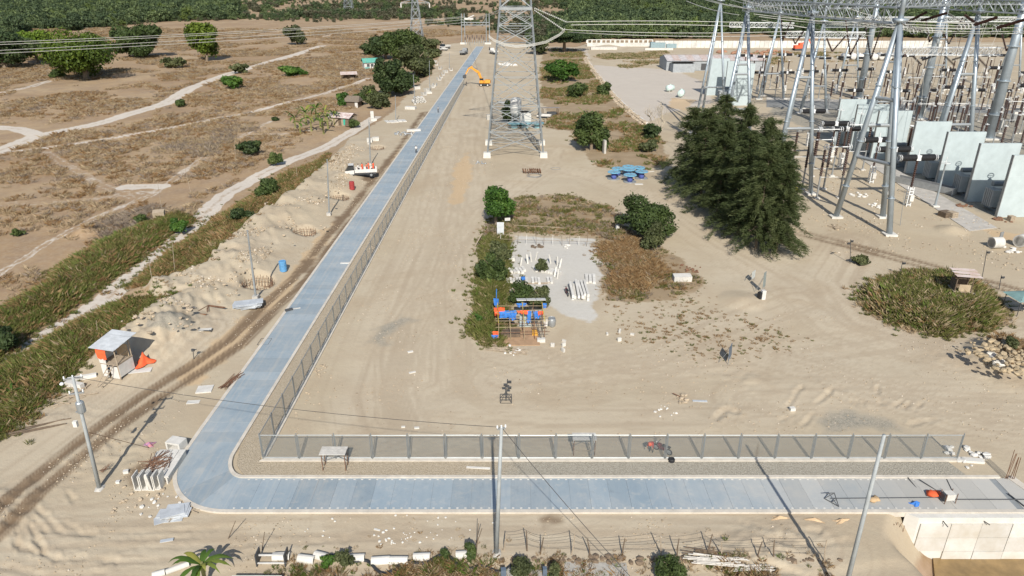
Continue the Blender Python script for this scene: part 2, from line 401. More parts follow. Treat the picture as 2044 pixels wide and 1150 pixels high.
def tuft(name, m, n, h, spread, w_=0.03, lean=0.5, seed=1, tint=(0.2, 0.9)):
    """a tuft of bent grass blades, each two triangles"""
    r = np.random.RandomState(seed)
    a = r.rand(n) * 6.283; rr = spread * np.sqrt(r.rand(n)); bx = rr * np.cos(a); by = rr * np.sin(a)
    hh = h * (0.5 + 0.6 * r.rand(n)); la = a + r.normal(size=n) * .7; ln = lean * hh * r.rand(n)
    dx = np.cos(la); dy = np.sin(la); px = -dy; py = dx; W = w_ * (0.6 + .8 * r.rand(n))
    V = np.empty((n, 4, 3))
    V[:, 0] = np.stack([bx + px * W, by + py * W, 0 * bx - .05], 1); V[:, 1] = np.stack([bx - px * W, by - py * W, 0 * bx - .05], 1)
    V[:, 2] = np.stack([bx + dx * ln * .35 - px * W * .8, by + dy * ln * .35 - py * W * .8, hh * .6], 1)
    V[:, 3] = np.stack([bx + dx * ln, by + dy * ln, hh], 1)
    t = np.repeat(tint[0] + (tint[1] - tint[0]) * r.rand(n), 4)
    return np_mesh(name, V.reshape(-1, 3), np.arange(n * 4).reshape(-1, 4), m, t)
def gn_scatter(name, pts, scl, protos, idx=None, tilt=0.0, seed=3):
    """one object that stands copies of the proto meshes on its points"""
    r = np.random.RandomState(seed); n = len(pts)
    me = bpy.data.meshes.new(name); me.vertices.add(n); me.vertices.foreach_set('co', np.asarray(pts, np.float32).ravel())
    scl = np.asarray(scl, np.float32)
    if scl.ndim == 1: scl = np.repeat(scl[:, None], 3, 1)
    a = me.attributes.new('scl', 'FLOAT_VECTOR', 'POINT'); a.data.foreach_set('vector', scl.ravel())
    rot = np.stack([r.normal(size=n) * tilt, r.normal(size=n) * tilt, r.rand(n) * 6.283], 1).astype(np.float32)
    a = me.attributes.new('rot', 'FLOAT_VECTOR', 'POINT'); a.data.foreach_set('vector', rot.ravel())
    a = me.attributes.new('idx', 'INT', 'POINT'); a.data.foreach_set('value', (r.randint(0, len(protos), n) if idx is None else np.asarray(idx)).astype(np.int32))
    me.update()
    c = bpy.data.collections.new(name + '_source')
    for k, pm in enumerate(protos):
        c.objects.link(bpy.data.objects.new('%s_source_%02d' % (name, k), pm))
    o = bpy.data.objects.new(name, me); col.objects.link(o)
    g = bpy.data.node_groups.new(name, 'GeometryNodeTree')
    g.interface.new_socket('Geometry', in_out='INPUT', socket_type='NodeSocketGeometry'); g.interface.new_socket('Geometry', in_out='OUTPUT', socket_type='NodeSocketGeometry')
    N = g.nodes; L = g.links
    gi = N.new('NodeGroupInput'); go = N.new('NodeGroupOutput'); ip = N.new('GeometryNodeInstanceOnPoints'); ci = N.new('GeometryNodeCollectionInfo')
    ci.inputs['Collection'].default_value = c; ci.inputs['Separate Children'].default_value = True; ci.inputs['Reset Children'].default_value = True
    def na(nm, ty):
        x = N.new('GeometryNodeInputNamedAttribute'); x.data_type = ty; x.inputs[0].default_value = nm; return x.outputs[0]
    L.new(gi.outputs[0], ip.inputs['Points']); L.new(ci.outputs[0], ip.inputs['Instance']); ip.inputs['Pick Instance'].default_value = True
    L.new(na('idx', 'INT'), ip.inputs['Instance Index']); L.new(na('rot', 'FLOAT_VECTOR'), ip.inputs['Rotation']); L.new(na('scl', 'FLOAT_VECTOR'), ip.inputs['Scale'])
    L.new(ip.outputs[0], go.inputs[0])
    md = o.modifiers.new('scatter', 'NODES'); md.node_group = g
    for pm in protos[:1]: me.materials.append(pm.materials[0])
    o['kind'] = 'stuff'
    return o
def scatter_pts(P, n, seed=1, sink=0.0, clump=0.0, thr=.40):
    """n points spread over a plan polygon, on the relief"""
    r = np.random.RandomState(seed); P = np.asarray(P); lo = P.min(0); hi = P.max(0); X = []; Y = []; got = 0; guard = 0
    while got < n and guard < 60:
        x = lo[0] + (hi[0] - lo[0]) * r.rand(n * 3); y = lo[1] + (hi[1] - lo[1]) * r.rand(n * 3)
        k = inpoly(P, x, y)
        if clump: k &= fbm(x * clump, y * clump, 3) > thr + 0.12 * r.rand(n * 3)
        X.append(x[k]); Y.append(y[k]); got += k.sum(); guard += 1
    x = np.concatenate(X)[:n]; y = np.concatenate(Y)[:n]
    return np.stack([x, y, hz(x, y) - sink], 1)
# ------------------------------------------------------------------ the ground sheet
def build_ground():
    D = np.concatenate([[-120, -40, 0, 14, 22], np.geomspace(28, 1500, 640), [1700, 2000, 2400, 2900, 3600, 4600, 6000]])
    T = np.concatenate([[-4, -2.6, -1.8, -1.35], np.linspace(-1.12, 1.12, 660), [1.35, 1.8, 2.6, 4]])
    W = np.maximum(D, 28.0)
    x = (W[:, None] * T[None, :]); y = np.repeat(D[:, None], len(T), 1)
    z = hz(x, y); GRID.update(D=D, T=T, z=z)
    nr, nc = x.shape
    V = np.stack([x, y, z], -1).reshape(-1, 3)
    i = np.arange(nr * nc).reshape(nr, nc)
    Q = np.stack([i[:-1, :-1], i[:-1, 1:], i[1:, 1:], i[1:, :-1]], -1).reshape(-1, 4)
    xf = x.ravel(); yf = y.ravel()
    wob = (fbm(xf * 0.5, yf * 0.5, 3) - 0.47) * 3.0
    site = smooth(-0.9, 0.9, sdist(SITE, xf, yf) + wob)
    veg = np.maximum.reduce([smooth(-1.0, 1.0, sdist(P, xf, yf) + wob) for P in (VEG1, VEG2, MOUND)])
    yard = .9 * smooth(-1.4, 1.2, sdist(YARD, xf, yf) + wob * 1.2)
    grassy = np.maximum.reduce([smooth(-1.2, 1.2, sdist(P, xf, yf) + wob) for P in GRASSY])
    path = np.zeros_like(xf)
    for P, wd, st in PATHS:
        d = segdist(P, xf, yf) + wob * .35
        mid = 1 - 0.45 * smooth(.5, .1, d / wd) * (vnoise(xf * .3, yf * .3) > .35)
        path = np.maximum(path, st * smooth(wd * 1.15, wd * .75, d) * mid)
    mud = np.zeros_like(xf)
    for k, P in enumerate(TRACKS):
        d = segdist(P, xf, yf)
        r = np.exp(-((d - .95) / .28) ** 2) + .55 * np.exp(-((d - .45) / .14) ** 2) + .45 * np.exp(-((d - 1.5) / .16) ** 2)
        r *= smooth(.2, .55, fbm(xf * .18, yf * .18, 3)) * .6 + .6
        r += .30 * smooth(2.2, .5, d) * smooth(.42, .6, fbm(xf * .25 + 5, yf * .25, 3))
        mud = np.maximum(mud, r * (1.6 if k == 0 else 1.1))
    for P in WET: mud = np.maximum(mud, 1.0 * smooth(-.5, .5, sdist(P, xf, yf) + wob * .6))
    pit = smooth(-1, 1.5, sdist(PIT, xf, yf) + wob * .4)
    grav = np.maximum.reduce([smooth(-.5, .5, sdist(P, xf, yf) + wob * k) for P, k in ((GRAV1, .12),)])
    grav = np.maximum(grav, .7 * np.maximum(smooth(-2.2, 2.0, sdist(GRAV2, xf, yf) + wob), smooth(-2.2, 2.0, sdist(GRAV3, xf, yf) + wob)))
    grav = np.maximum(grav, .85 * smooth(-3, 2, sdist(SUBST, xf, yf) + wob))
    hp = G(345, 670); grav = np.maximum(grav, .62 * smooth(2.9, 2.1, np.hypot(xf - hp.x, yf - hp.y) + wob * .3))
    orange = np.maximum.reduce([smooth(-1.5, 2.0, sdist(P, xf, yf) + wob) for P in ORANGE])
    pale = smooth(-4, 3, sdist(CAMP, xf, yf) + wob)
    # soft tyre-polished bands where vehicles run
    run = np.zeros_like(xf); rut = np.zeros_like(xf); ri = 0
    for pts in ([(900, 300), (880, 420), (900, 560), (1000, 700), (1150, 740), (1500, 720), (1750, 690), (1950, 650), (2100, 600)],
                [(1060, 330), (1180, 350), (1300, 400), (1400, 470), (1560, 560), (1680, 660), (1900, 720)],
                [(-50, 1000), (150, 850), (300, 745), (420, 660)], [(-50, 1110), (300, 1090), (700, 1075), (1100, 1060), (1600, 1080)],
                [(1100, 300), (1080, 340), (960, 420), (860, 560), (850, 760)], [(1500, 800), (1700, 790), (2050, 800)],
                [(880, 110), (900, 170), (905, 240), (890, 330), (850, 480), (780, 640), (740, 790), (760, 850)], [(960, 120), (955, 200), (940, 300), (930, 420), (900, 560), (820, 700), (830, 820), (1100, 840), (1500, 830)],
                [(1250, 720), (1500, 700), (1650, 740), (1900, 830), (2100, 860)], [(1700, 480), (1650, 560), (1700, 640), (1850, 690), (2060, 650)], [(1600, 600), (1480, 640), (1300, 720), (1000, 760)], [(100, 1060), (300, 1040), (600, 1060), (1000, 1050), (1500, 1055)]):
        P = Gn(pts); d, sg, s = trackfield(P, xf, yf); ri += 1
        run = np.maximum(run, smooth(5.0, 1.0, d + wob * .5))
        ln = vnoise(sg * 2.6 + .25 * np.sin(s * .12) + 31 * ri, s * .035 + 7 * ri); ln2 = vnoise(sg * 6.0 + 11 * ri, s * .06)
        rut = np.maximum(rut, smooth(7.5, 2.0, d + wob) * (smooth(.55, .8, ln) * .8 + smooth(.62, .8, ln2) * .6))
    me = bpy.data.meshes.new('ground'); me.vertices.add(len(V)); me.vertices.foreach_set('co', V.astype(np.float32).ravel())
    nf = len(Q); me.loops.add(nf * 4); me.loops.foreach_set('vertex_index', Q.astype(np.int32).ravel())
    me.polygons.add(nf); me.polygons.foreach_set('loop_start', np.arange(0, nf * 4, 4, dtype=np.int32)); me.polygons.foreach_set('loop_total', np.full(nf, 4, np.int32))
    me.polygons.foreach_set('use_smooth', np.ones(nf, bool))
    for nm, ch in (('soil_a', (site, veg, path)), ('soil_b', (mud, grav, orange)), ('soil_c', (grassy, yard, pit)), ('soil_d', (pale, run, rut))):
        a = me.attributes.new(nm, 'FLOAT_VECTOR', 'POINT')
        a.data.foreach_set('vector', np.clip(np.stack(ch, 1), 0, 1).astype(np.float32).ravel())
    me.update(calc_edges=True)
    m, N, L, B = new_mat('ground_soil')
    tc = N.new('ShaderNodeTexCoord'); P = tc.outputs['Object']
    def attr(nm):
        a = N.new('ShaderNodeAttribute'); a.attribute_name = nm
        s = N.new('ShaderNodeSeparateXYZ'); L.new(a.outputs['Vector'], s.inputs[0]); return s.outputs
    A, Bv, C, Dv = attr('soil_a'), attr('soil_b'), attr('soil_c'), attr('soil_d')
    big = noise_node(N, L, 0.035, 5, .6, P, .6).outputs[0]; mid = noise_node(N, L, 0.22, 6, .65, P, .3).outputs[0]
    fine = noise_node(N, L, 1.6, 6, .7, P).outputs[0]; grit = noise_node(N, L, 9.0, 4, .75, P).outputs[0]
    st = N.new('ShaderNodeMapping'); st.inputs['Scale'].default_value = (.10, .9, 1); st.inputs['Rotation'].default_value = (0, 0, .12); L.new(P, st.inputs[0])
    streak = noise_node(N, L, 1.0, 5, .65, st.outputs[0], .5).outputs[0]
    def edge(maskv, k=.55):                         # a mask broken up by fine noise
        n = mth(N, L, 'MULTIPLY_ADD', fine, k, -k * .5)
        r = mth(N, L, 'ADD', maskv, n); mr = N.new('ShaderNodeMapRange'); mr.interpolation_type = 'SMOOTHSTEP'
        L.new(r, mr.inputs[0]); mr.inputs[1].default_value = .3; mr.inputs[2].default_value = .7; return mr.outputs[0]
    dry = ramp(N, L, big, [(.32, (.270, .178, .098)), (.5, (.330, .230, .136)), (.68, (.395, .295, .182))])
    dry = mixc(N, L, mth(N, L, 'MULTIPLY', ramp(N, L, mid, [(.42, (0, 0, 0)), (.62, (1, 1, 1))]), .5), dry, (.225, .165, .12))
    dry = mixc(N, L, mth(N, L, 'MULTIPLY', ramp(N, L, fine, [(.45, (0, 0, 0)), (.7, (1, 1, 1))]), .5), dry, (.40, .32, .22))
    vegc = ramp(N, L, mid, [(.3, (.20, .145, .085)), (.55, (.28, .205, .125)), (.75, (.34, .275, .19))])
    sand = ramp(N, L, big, [(.3, (.395, .328, .230)), (.5, (.432, .366, .264)), (.7, (.460, .398, .300))])
    sand = mixc(N, L, mth(N, L, 'MULTIPLY', ramp(N, L, mid, [(.42, (0, 0, 0)), (.68, (1, 1, 1))]), .5), sand, (.372, .298, .210))
    sand = mixc(N, L, mth(N, L, 'MULTIPLY', ramp(N, L, streak, [(.50, (0, 0, 0)), (.64, (1, 1, 1))]), .22), sand, (.37, .305, .225))
    sand = mixc(N, L, mth(N, L, 'MULTIPLY', Dv[1], .45), sand, (.482, .412, .308))
    patch = noise_node(N, L, .07, 4, .6, P, 1.5).outputs[0]
    sand = mixc(N, L, mth(N, L, 'MULTIPLY', ramp(N, L, patch, [(.52, (0, 0, 0)), (.66, (1, 1, 1))]), .55), sand, (.375, .298, .205))
    spot = noise_node(N, L, .55, 3, .55, P, 2.0).outputs[0]
    sand = mixc(N, L, mth(N, L, 'MULTIPLY', ramp(N, L, spot, [(.60, (0, 0, 0)), (.70, (1, 1, 1))]), .30), sand, (.32, .255, .18))
    sand = mixc(N, L, mth(N, L, 'MULTIPLY', Dv[2], .55), sand, (.33, .262, .185))
    sand = mixc(N, L, mth(N, L, 'MULTIPLY', ramp(N, L, fine, [(.54, (0, 0, 0)), (.76, (1, 1, 1))]), .35), sand, (.37, .305, .225))
    sand = mixc(N, L, mth(N, L, 'MULTIPLY', ramp(N, L, grit, [(.64, (0, 0, 0)), (.72, (1, 1, 1))]), .3), sand, (.55, .48, .39))
    orng = mixc(N, L, fine, (.44, .315, .185), (.50, .37, .225))
    gravel = N.new('ShaderNodeTexVoronoi'); gravel.inputs['Scale'].default_value = 8.0; L.new(P, gravel.inputs['Vector'])
    gcol = ramp(N, L, gravel.outputs['Distance'], [(.1, (.36, .33, .27)), (.7, (.20, .19, .155))])
    gcol = mixc(N, L, ramp(N, L, fine, [(.45, (0, 0, 0)), (.6, (1, 1, 1))]), gcol, mixc(N, L, mid, (.30, .26, .20), (.38, .335, .265)))
    pth = ramp(N, L, fine, [(.3, (.48, .42, .35)), (.7, (.56, .51, .44))])
    mudc = ramp(N, L, fine, [(.3, (.135, .092, .056)), (.7, (.215, .155, .10))])
    c = mixc(N, L, edge(A[0]), dry, sand)
    c = mixc(N, L, edge(Dv[0]), c, mixc(N, L, mid, (.42, .37, .31), (.50, .45, .385)))
    c = mixc(N, L, edge(C[0], 1.0), c, vegc)
    c = mixc(N, L, mth(N, L, 'MULTIPLY', edge(Bv[2]), .8), c, orng)
    c = mixc(N, L, mth(N, L, 'MULTIPLY', edge(A[1], 1.3), .85), c, vegc)
    c = mixc(N, L, edge(C[1]), c, mixc(N, L, fine, (.42, .395, .345), (.53, .51, .465)))
    c = mixc(N, L, edge(A[2], .7), c, pth)
    c = mixc(N, L, edge(Bv[1]), c, gcol)
    c = mixc(N, L, mth(N, L, 'MULTIPLY', Bv[0], mth(N, L, 'MULTIPLY_ADD', fine, .8, .6), clamp=True), c, mudc)
    c = mixc(N, L, edge(C[2]), c, ramp(N, L, mid, [(.35, (.20, .13, .055)), (.65, (.33, .235, .16))]))
    L.new(c, B.inputs['Base Color']); B.inputs['Roughness'].default_value = .95; B.inputs['Specular IOR Level'].default_value = .15
    bp = N.new('ShaderNodeBump'); bp.inputs['Strength'].default_value = .40; bp.inputs['Distance'].default_value = .16
    hh = mth(N, L, 'ADD', mth(N, L, 'MULTIPLY', fine, .8), mth(N, L, 'MULTIPLY', streak, .12))
    hh = mth(N, L, 'ADD', hh, mth(N, L, 'MULTIPLY', grit, .12))
    L.new(hh, bp.inputs['Height']); L.new(bp.outputs[0], B.inputs['Normal'])
    me.materials.append(m)
    o = bpy.data.objects.new('ground', me); col.objects.link(o); struct(o)
build_ground()

# ------------------------------------------------------------------ concrete lane: slabs, kerbs
M_SLAB = mat('slab_concrete', (.275, .335, .375), .6, .13, .35, rnd_obj=.055, bump=.05, c2=(.345, .385, .40))
M_KERB = mat('kerb_concrete', (.51, .465, .395), .85, .15, 1.2, bump=.2)
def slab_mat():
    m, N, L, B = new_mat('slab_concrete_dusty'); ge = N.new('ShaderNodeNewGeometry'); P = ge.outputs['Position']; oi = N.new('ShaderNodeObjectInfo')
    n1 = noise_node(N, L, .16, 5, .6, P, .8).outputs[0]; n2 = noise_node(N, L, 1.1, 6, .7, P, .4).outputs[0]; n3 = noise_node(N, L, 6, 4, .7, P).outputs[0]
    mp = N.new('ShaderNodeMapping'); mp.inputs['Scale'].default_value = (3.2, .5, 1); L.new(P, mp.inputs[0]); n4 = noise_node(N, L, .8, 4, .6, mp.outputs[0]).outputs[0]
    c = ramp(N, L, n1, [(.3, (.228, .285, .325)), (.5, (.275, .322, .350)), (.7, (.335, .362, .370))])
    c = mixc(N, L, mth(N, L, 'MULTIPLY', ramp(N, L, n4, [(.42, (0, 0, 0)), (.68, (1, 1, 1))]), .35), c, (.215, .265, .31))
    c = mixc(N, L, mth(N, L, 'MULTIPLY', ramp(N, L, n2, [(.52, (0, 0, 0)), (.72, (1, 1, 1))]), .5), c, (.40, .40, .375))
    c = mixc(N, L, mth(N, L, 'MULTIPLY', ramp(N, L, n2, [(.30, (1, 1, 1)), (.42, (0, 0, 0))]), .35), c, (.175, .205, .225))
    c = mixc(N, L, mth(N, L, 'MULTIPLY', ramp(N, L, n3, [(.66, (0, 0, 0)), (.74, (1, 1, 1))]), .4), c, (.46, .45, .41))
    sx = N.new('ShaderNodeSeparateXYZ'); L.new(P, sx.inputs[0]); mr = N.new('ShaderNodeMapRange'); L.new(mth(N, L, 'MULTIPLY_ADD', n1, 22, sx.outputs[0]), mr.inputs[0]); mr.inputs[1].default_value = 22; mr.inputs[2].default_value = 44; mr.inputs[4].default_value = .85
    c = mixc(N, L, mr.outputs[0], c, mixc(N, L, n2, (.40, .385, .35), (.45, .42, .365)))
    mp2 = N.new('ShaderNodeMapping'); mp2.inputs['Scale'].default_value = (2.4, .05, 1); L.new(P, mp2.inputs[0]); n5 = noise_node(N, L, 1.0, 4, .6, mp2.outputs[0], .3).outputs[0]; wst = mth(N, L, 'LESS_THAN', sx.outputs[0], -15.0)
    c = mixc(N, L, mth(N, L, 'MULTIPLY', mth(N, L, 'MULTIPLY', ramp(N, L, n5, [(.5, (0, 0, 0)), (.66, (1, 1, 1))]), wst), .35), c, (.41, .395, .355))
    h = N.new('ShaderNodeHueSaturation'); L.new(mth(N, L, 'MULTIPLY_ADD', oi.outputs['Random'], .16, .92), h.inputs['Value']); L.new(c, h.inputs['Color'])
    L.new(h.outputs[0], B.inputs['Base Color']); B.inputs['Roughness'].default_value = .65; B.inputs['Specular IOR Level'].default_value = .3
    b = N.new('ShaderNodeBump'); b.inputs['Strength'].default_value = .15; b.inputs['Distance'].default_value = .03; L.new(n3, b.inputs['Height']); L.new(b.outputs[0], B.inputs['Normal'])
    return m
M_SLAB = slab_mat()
M_BASE = mat('joint_filler', (.22, .235, .24), .9)
M_WHITE = mat('white_concrete', (.56, .54, .49), .85, .12, .8, bump=.15)
ZL = 0.12                                           # top of the lane
YC0, YC1 = 43.15, 46.85                             # the near arm of the lane
def lane():
    LD = Vector((0.0225, 1, 0)).normalized(); ang = -math.atan(0.0225)
    root = thing('concrete_lane', 'L-shaped lane of blue grey concrete slabs with pale kerbs', 'lane', (0, 0, 0)); root['kind'] = 'structure'
    # base under the joints
    b = MB()
    cl = [(ROADX(y) + 2.0, y) for y in (50.5, 418)]
    b.prism([(ROADX(50) + .02, 50), (ROADX(50) + 3.98, 50), (ROADX(418) + 3.98, 418), (ROADX(418) + .02, 418)], -.3, ZL - .03)
    b.prism([(-22.5, YC0 + .02), (41.0, YC0 + .02), (40.5, YC1 - .02), (-22.5, YC1 - .02)], -.3, ZL - .03)
    b.build('lane_bed', M_BASE, root)
    Ls = 1.5
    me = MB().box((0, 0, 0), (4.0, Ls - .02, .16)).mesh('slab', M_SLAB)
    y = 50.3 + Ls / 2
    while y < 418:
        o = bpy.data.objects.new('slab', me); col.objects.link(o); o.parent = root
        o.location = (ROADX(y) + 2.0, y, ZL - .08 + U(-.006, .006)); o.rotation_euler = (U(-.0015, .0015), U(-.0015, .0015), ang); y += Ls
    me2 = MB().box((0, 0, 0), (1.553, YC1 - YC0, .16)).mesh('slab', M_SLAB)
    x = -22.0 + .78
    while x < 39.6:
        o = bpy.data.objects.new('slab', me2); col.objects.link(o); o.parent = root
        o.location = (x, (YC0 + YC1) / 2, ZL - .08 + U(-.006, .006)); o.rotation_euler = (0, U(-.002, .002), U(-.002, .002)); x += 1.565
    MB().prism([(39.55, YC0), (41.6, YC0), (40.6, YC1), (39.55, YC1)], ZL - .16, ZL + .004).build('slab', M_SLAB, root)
    # the rounded corner, cast in four wedges
    xo = ROADX(48.0); cx, cy = -23.0, 47.9          # centre of the inner curve
    ic = []; oc = []
    n = 16
    xin = ROADX(50.3) + 4.0
    for k in range(n + 1):
        a = math.pi + (math.pi / 2) * k / n
        ic.append((-22.0 + (abs(xin + 22.0)) * math.cos(a), 50.3 + (50.3 - YC1) * math.sin(a)))
        sq = 2.05                                    # outer curve is a squarer superellipse
        ca, sa = math.cos(a), math.sin(a)
        oc.append((-22.0 - abs(ROADX(50.3) + 22.0) * abs(ca) ** (2 / sq), 50.3 - (50.3 - YC0) * abs(sa) ** (2 / sq)))
    for k in range(0, n, 4):
        P = [oc[k + j] for j in range(5)] + [ic[k + 4 - j] for j in range(5)]
        cxm = sum(p[0] for p in P) / 10; cym = sum(p[1] for p in P) / 10
        P = [(cxm + (p[0] - cxm) * .997, cym + (p[1] - cym) * .997) for p in P]
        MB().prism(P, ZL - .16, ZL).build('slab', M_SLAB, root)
    b = MB(); b.prism(oc + ic[::-1], -.3, ZL - .035); b.build('lane_bed', M_BASE, root)
    # kerbs
    def kerb(line, w0, h):                          # line of plan points, kerb lies to its right side by w0
        b = MB(); n = len(line); vs = []; fs = []
        for i, p in enumerate(line):
            a = Vector(line[max(i - 1, 0)]); c = Vector(line[min(i + 1, n - 1)]); d = (c - a).normalized(); nn = Vector((d.y, -d.x))
            q = Vector(p) + nn * w0
            vs += [(p[0], p[1], -.3), (p[0], p[1], ZL + h), (q.x, q.y, ZL + h), (q.x, q.y, -.3)]
        for i in range(n - 1):
            for j in range(4): fs.append((i * 4 + j, i * 4 + (j + 1) % 4, i * 4 + 4 + (j + 1) % 4, i * 4 + 4 + j))
        fs += [(3, 2, 1, 0), ((n - 1) * 4, (n - 1) * 4 + 1, (n - 1) * 4 + 2, (n - 1) * 4 + 3)]
        b.add(vs, fs); return b
    inner = [(ROADX(y) + 4.0, y) for y in np.arange(418, 50.3, -7)] + ic[1:] + [(x, YC1) for x in np.arange(-20, 41, 3)]
    kerb(inner, -.30, .10).build('kerb', M_KERB, root)
    outer = [(ROADX(y), y) for y in np.arange(418, 50.3, -7)] + oc[1:] + [(x, YC0) for x in np.arange(-20, 42, 3)]
    kerb(outer, .34, .03).build('kerb', M_KERB, root)
    MB().prism([(41.6, YC0), (42.2, YC0 - .3), (41.2, YC1 + .3), (40.6, YC1)], -.3, ZL + .06).build('kerb', M_KERB, root)
    # pale lifting sockets along both edges of the near arm
    b = MB(); x = -21.5
    while x < 33:
        for yy in (YC0 + .16, YC1 - .16): b.box((x, yy, ZL + .012), (.17, .09, .02), rz=U(-.1, .1))
        x += .617
    b.build('lifting_sockets', M_WHITE, root, kind='stuff')
    # manhole outline, lane end chalk line
    g = G(528, 682, ZL); b = MB()
    for dx, dy, sx, sy in ((0, .75, 1.2, .04), (0, -.75, 1.2, .04), (.6, 0, .04, 1.5), (-.6, 0, .04, 1.5)): b.box((g.x + dx, g.y + dy, ZL + .006), (sx, sy, .012))
    b.build('manhole_seam', mat('dark_seam', (.07, .07, .07)), root)
    # the exposed retaining face under the near right end
    r = single('retaining_wall', MB().prism([(30.2, YC0 - .36), (43, YC0 - .36), (60, YC0 - .36), (60, YC0 - .85), (31.0, YC0 - .85)], -4.6, ZL - .06), M_WHITE,
               'white concrete retaining wall under the near right end of the lane', 'wall')
    pp = mat('wall_panel', (.57, .56, .53), .85, .14, .45, rnd_obj=.09, bump=.15, c2=(.44, .40, .33))
    for i in range(9):
        for j in range(3):
            if i == 0 and j == 0: continue
            x0 = 31.2 + i * 2.35
            MB().box((x0 + 1.16, YC0 - .90 + U(-.02, .02), -3.85 + j * 1.36), (2.31, .12, 1.32)).build('panel', pp, r)
lane()

# ------------------------------------------------------------------ chain-link fence
M_GALV = mat('galvanised_steel', (.42, .45, .46), .42, .15, 2.0, metal=.65)
M_GALVD = mat('fence_steel', (.27, .29, .295), .45, .12, 2.0, metal=.5)
def wire_mat():
    m, N, L, B = new_mat('wire_mesh')
    B.inputs['Base Color'].default_value = (.24, .26, .26, 1); B.inputs['Roughness'].default_value = .5; B.inputs['Metallic'].default_value = .4
    tr = N.new('ShaderNodeBsdfTransparent'); mx = N.new('ShaderNodeMixShader')
    tc = N.new('ShaderNodeTexCoord'); mp = N.new('ShaderNodeMapping'); mp.inputs['Rotation'].default_value = (0, math.pi / 4, 0); L.new(tc.outputs['Object'], mp.inputs[0])
    s = N.new('ShaderNodeSeparateXYZ'); L.new(mp.outputs[0], s.inputs[0])
    def line(o): return mth(N, L, 'LESS_THAN', mth(N, L, 'FRACT', mth(N, L, 'MULTIPLY', o, 16.0)), .16)
    k = mth(N, L, 'MAXIMUM', line(s.outputs[0]), line(s.outputs[2]))
    L.new(k, mx.inputs[0]); L.new(tr.outputs[0], mx.inputs[1]); L.new(B.outputs[0], mx.inputs[2]); L.new(mx.outputs[0], N['Material Output'].inputs[0])
    return m
M_WIRE = wire_mat()
def fence():
    FH, BAY = 2.42, 3.11
    root = thing('chain_link_fence', 'galvanised chain-link fence on concrete plinth along the inside of the lane', 'fence')
    fr = MB(); i0, i1 = .10, BAY - .10; r = .036
    for a, b in (((i0, 0, .10), (i1, 0, .10)), ((i0, 0, FH), (i1, 0, FH)), ((i0, 0, .10), (i0, 0, FH)), ((i1, 0, .10), (i1, 0, FH))): fr.tube(a, b, r, n=5)
    fr = fr.mesh('panel_frame', M_GALVD)
    wi = MB().add([(i0, 0, .1), (i1, 0, .1), (i1, 0, FH), (i0, 0, FH)], [(0, 1, 2, 3)]).mesh('wire_mesh', M_WIRE)
    po = MB().tube((0, 0, -.1), (0, 0, FH + .12), .045, n=6).lathe([(.055, 0), (.05, .04), (0, .07)], (0, 0, FH + .12), 6).mesh('post', M_GALVD)
    def run(p0, d, n):
        rz = math.atan2(d.y, d.x)
        for k in range(n + 1):
            p = p0 + d * BAY * k
            o = bpy.data.objects.new('post', po); col.objects.link(o); o.parent = root; o.location = p; o.rotation_euler = (U(-.012, .012), U(-.012, .012), rz)
            if k < n:
                f = bpy.data.objects.new('panel_frame', fr); col.objects.link(f); f.parent = root; f.location = p; f.rotation_euler = (U(-.008, .008), 0, rz)
                x = bpy.data.objects.new('wire_mesh', wi); col.objects.link(x); x.parent = f
    z = .16
    c0 = Vector((-21.2, 49.35, z))
    run(c0, Vector((1, 0, 0)), 19)
    run(c0, Vector((0.0175, 1, 0)).normalized(), 70)
    pl = MB()
    pl.prism([(-21.45, 49.1), (39.0, 49.1), (40.4, 49.3), (39.2, 49.65), (-21.0, 49.65)], -.3, z)
    pl.build('plinth', M_KERB, root)
    d = Vector((0.0175, 1)); a = Vector((-21.42, 49.65)); e = a + d * 218
    MB().prism([(a.x, a.y), (a.x + .42, a.y), (e.x + .42, e.y), (e.x, e.y)], -.3, z - .003).build('plinth', M_KERB, root)
    # gravel laid between fence and lane
    m, N, L, B = new_mat('loose_gravel'); tc = N.new('ShaderNodeTexCoord'); P = tc.outputs['Object']
    vo = N.new('ShaderNodeTexVoronoi'); vo.inputs['Scale'].default_value = 13.0; L.new(P, vo.inputs['Vector'])
    n1 = noise_node(N, L, 1.5, 5, .6, P).outputs[0]
    sx = N.new('ShaderNodeSeparateXYZ'); L.new(P, sx.inputs[0])
    k = N.new('ShaderNodeMapRange'); L.new(mth(N, L, 'ADD', sx.outputs[0], mth(N, L, 'MULTIPLY', n1, 2)), k.inputs[0]); k.inputs[1].default_value = -1; k.inputs[2].default_value = 2
    tan = mixc(N, L, vo.outputs['Distance'], (.47, .395, .29), (.33, .27, .185)); gry = mixc(N, L, vo.outputs['Distance'], (.42, .385, .315), (.25, .225, .175))
    c = mixc(N, L, k.outputs[0], tan, gry); bw = N.new('ShaderNodeRGBToBW'); L.new(vo.outputs['Color'], bw.inputs[0]); c = mixc(N, L, .35, c, bw.outputs[0], 'SOFT_LIGHT')
    L.new(c, B.inputs['Base Color']); B.inputs['Roughness'].default_value = .95
    bp = N.new('ShaderNodeBump'); bp.inputs['Strength'].default_value = .8; bp.inputs['Distance'].default_value = .08; L.new(vo.outputs['Distance'], bp.inputs['Height']); L.new(bp.outputs[0], B.inputs['Normal'])
    yy = [50.45, 120, 200, 268]
    b = MB()
    P1 = [(-23.85, 51.2), (-23.2, 48.6), (-22.0, 47.17), (37.5, 47.17), (37.0, 49.08), (-21.48, 49.08), (-21.48, 49.6)] 
    P1 += [(-21.46 + .0175 * (y - 49.6), y) for y in yy[1:]] + [(ROADX(y) + 4.31, y) for y in yy[::-1][:-1]]
    b.prism(P1, -.2, .075)
    o = struct(b.build('gravel_strip', m))
fence()
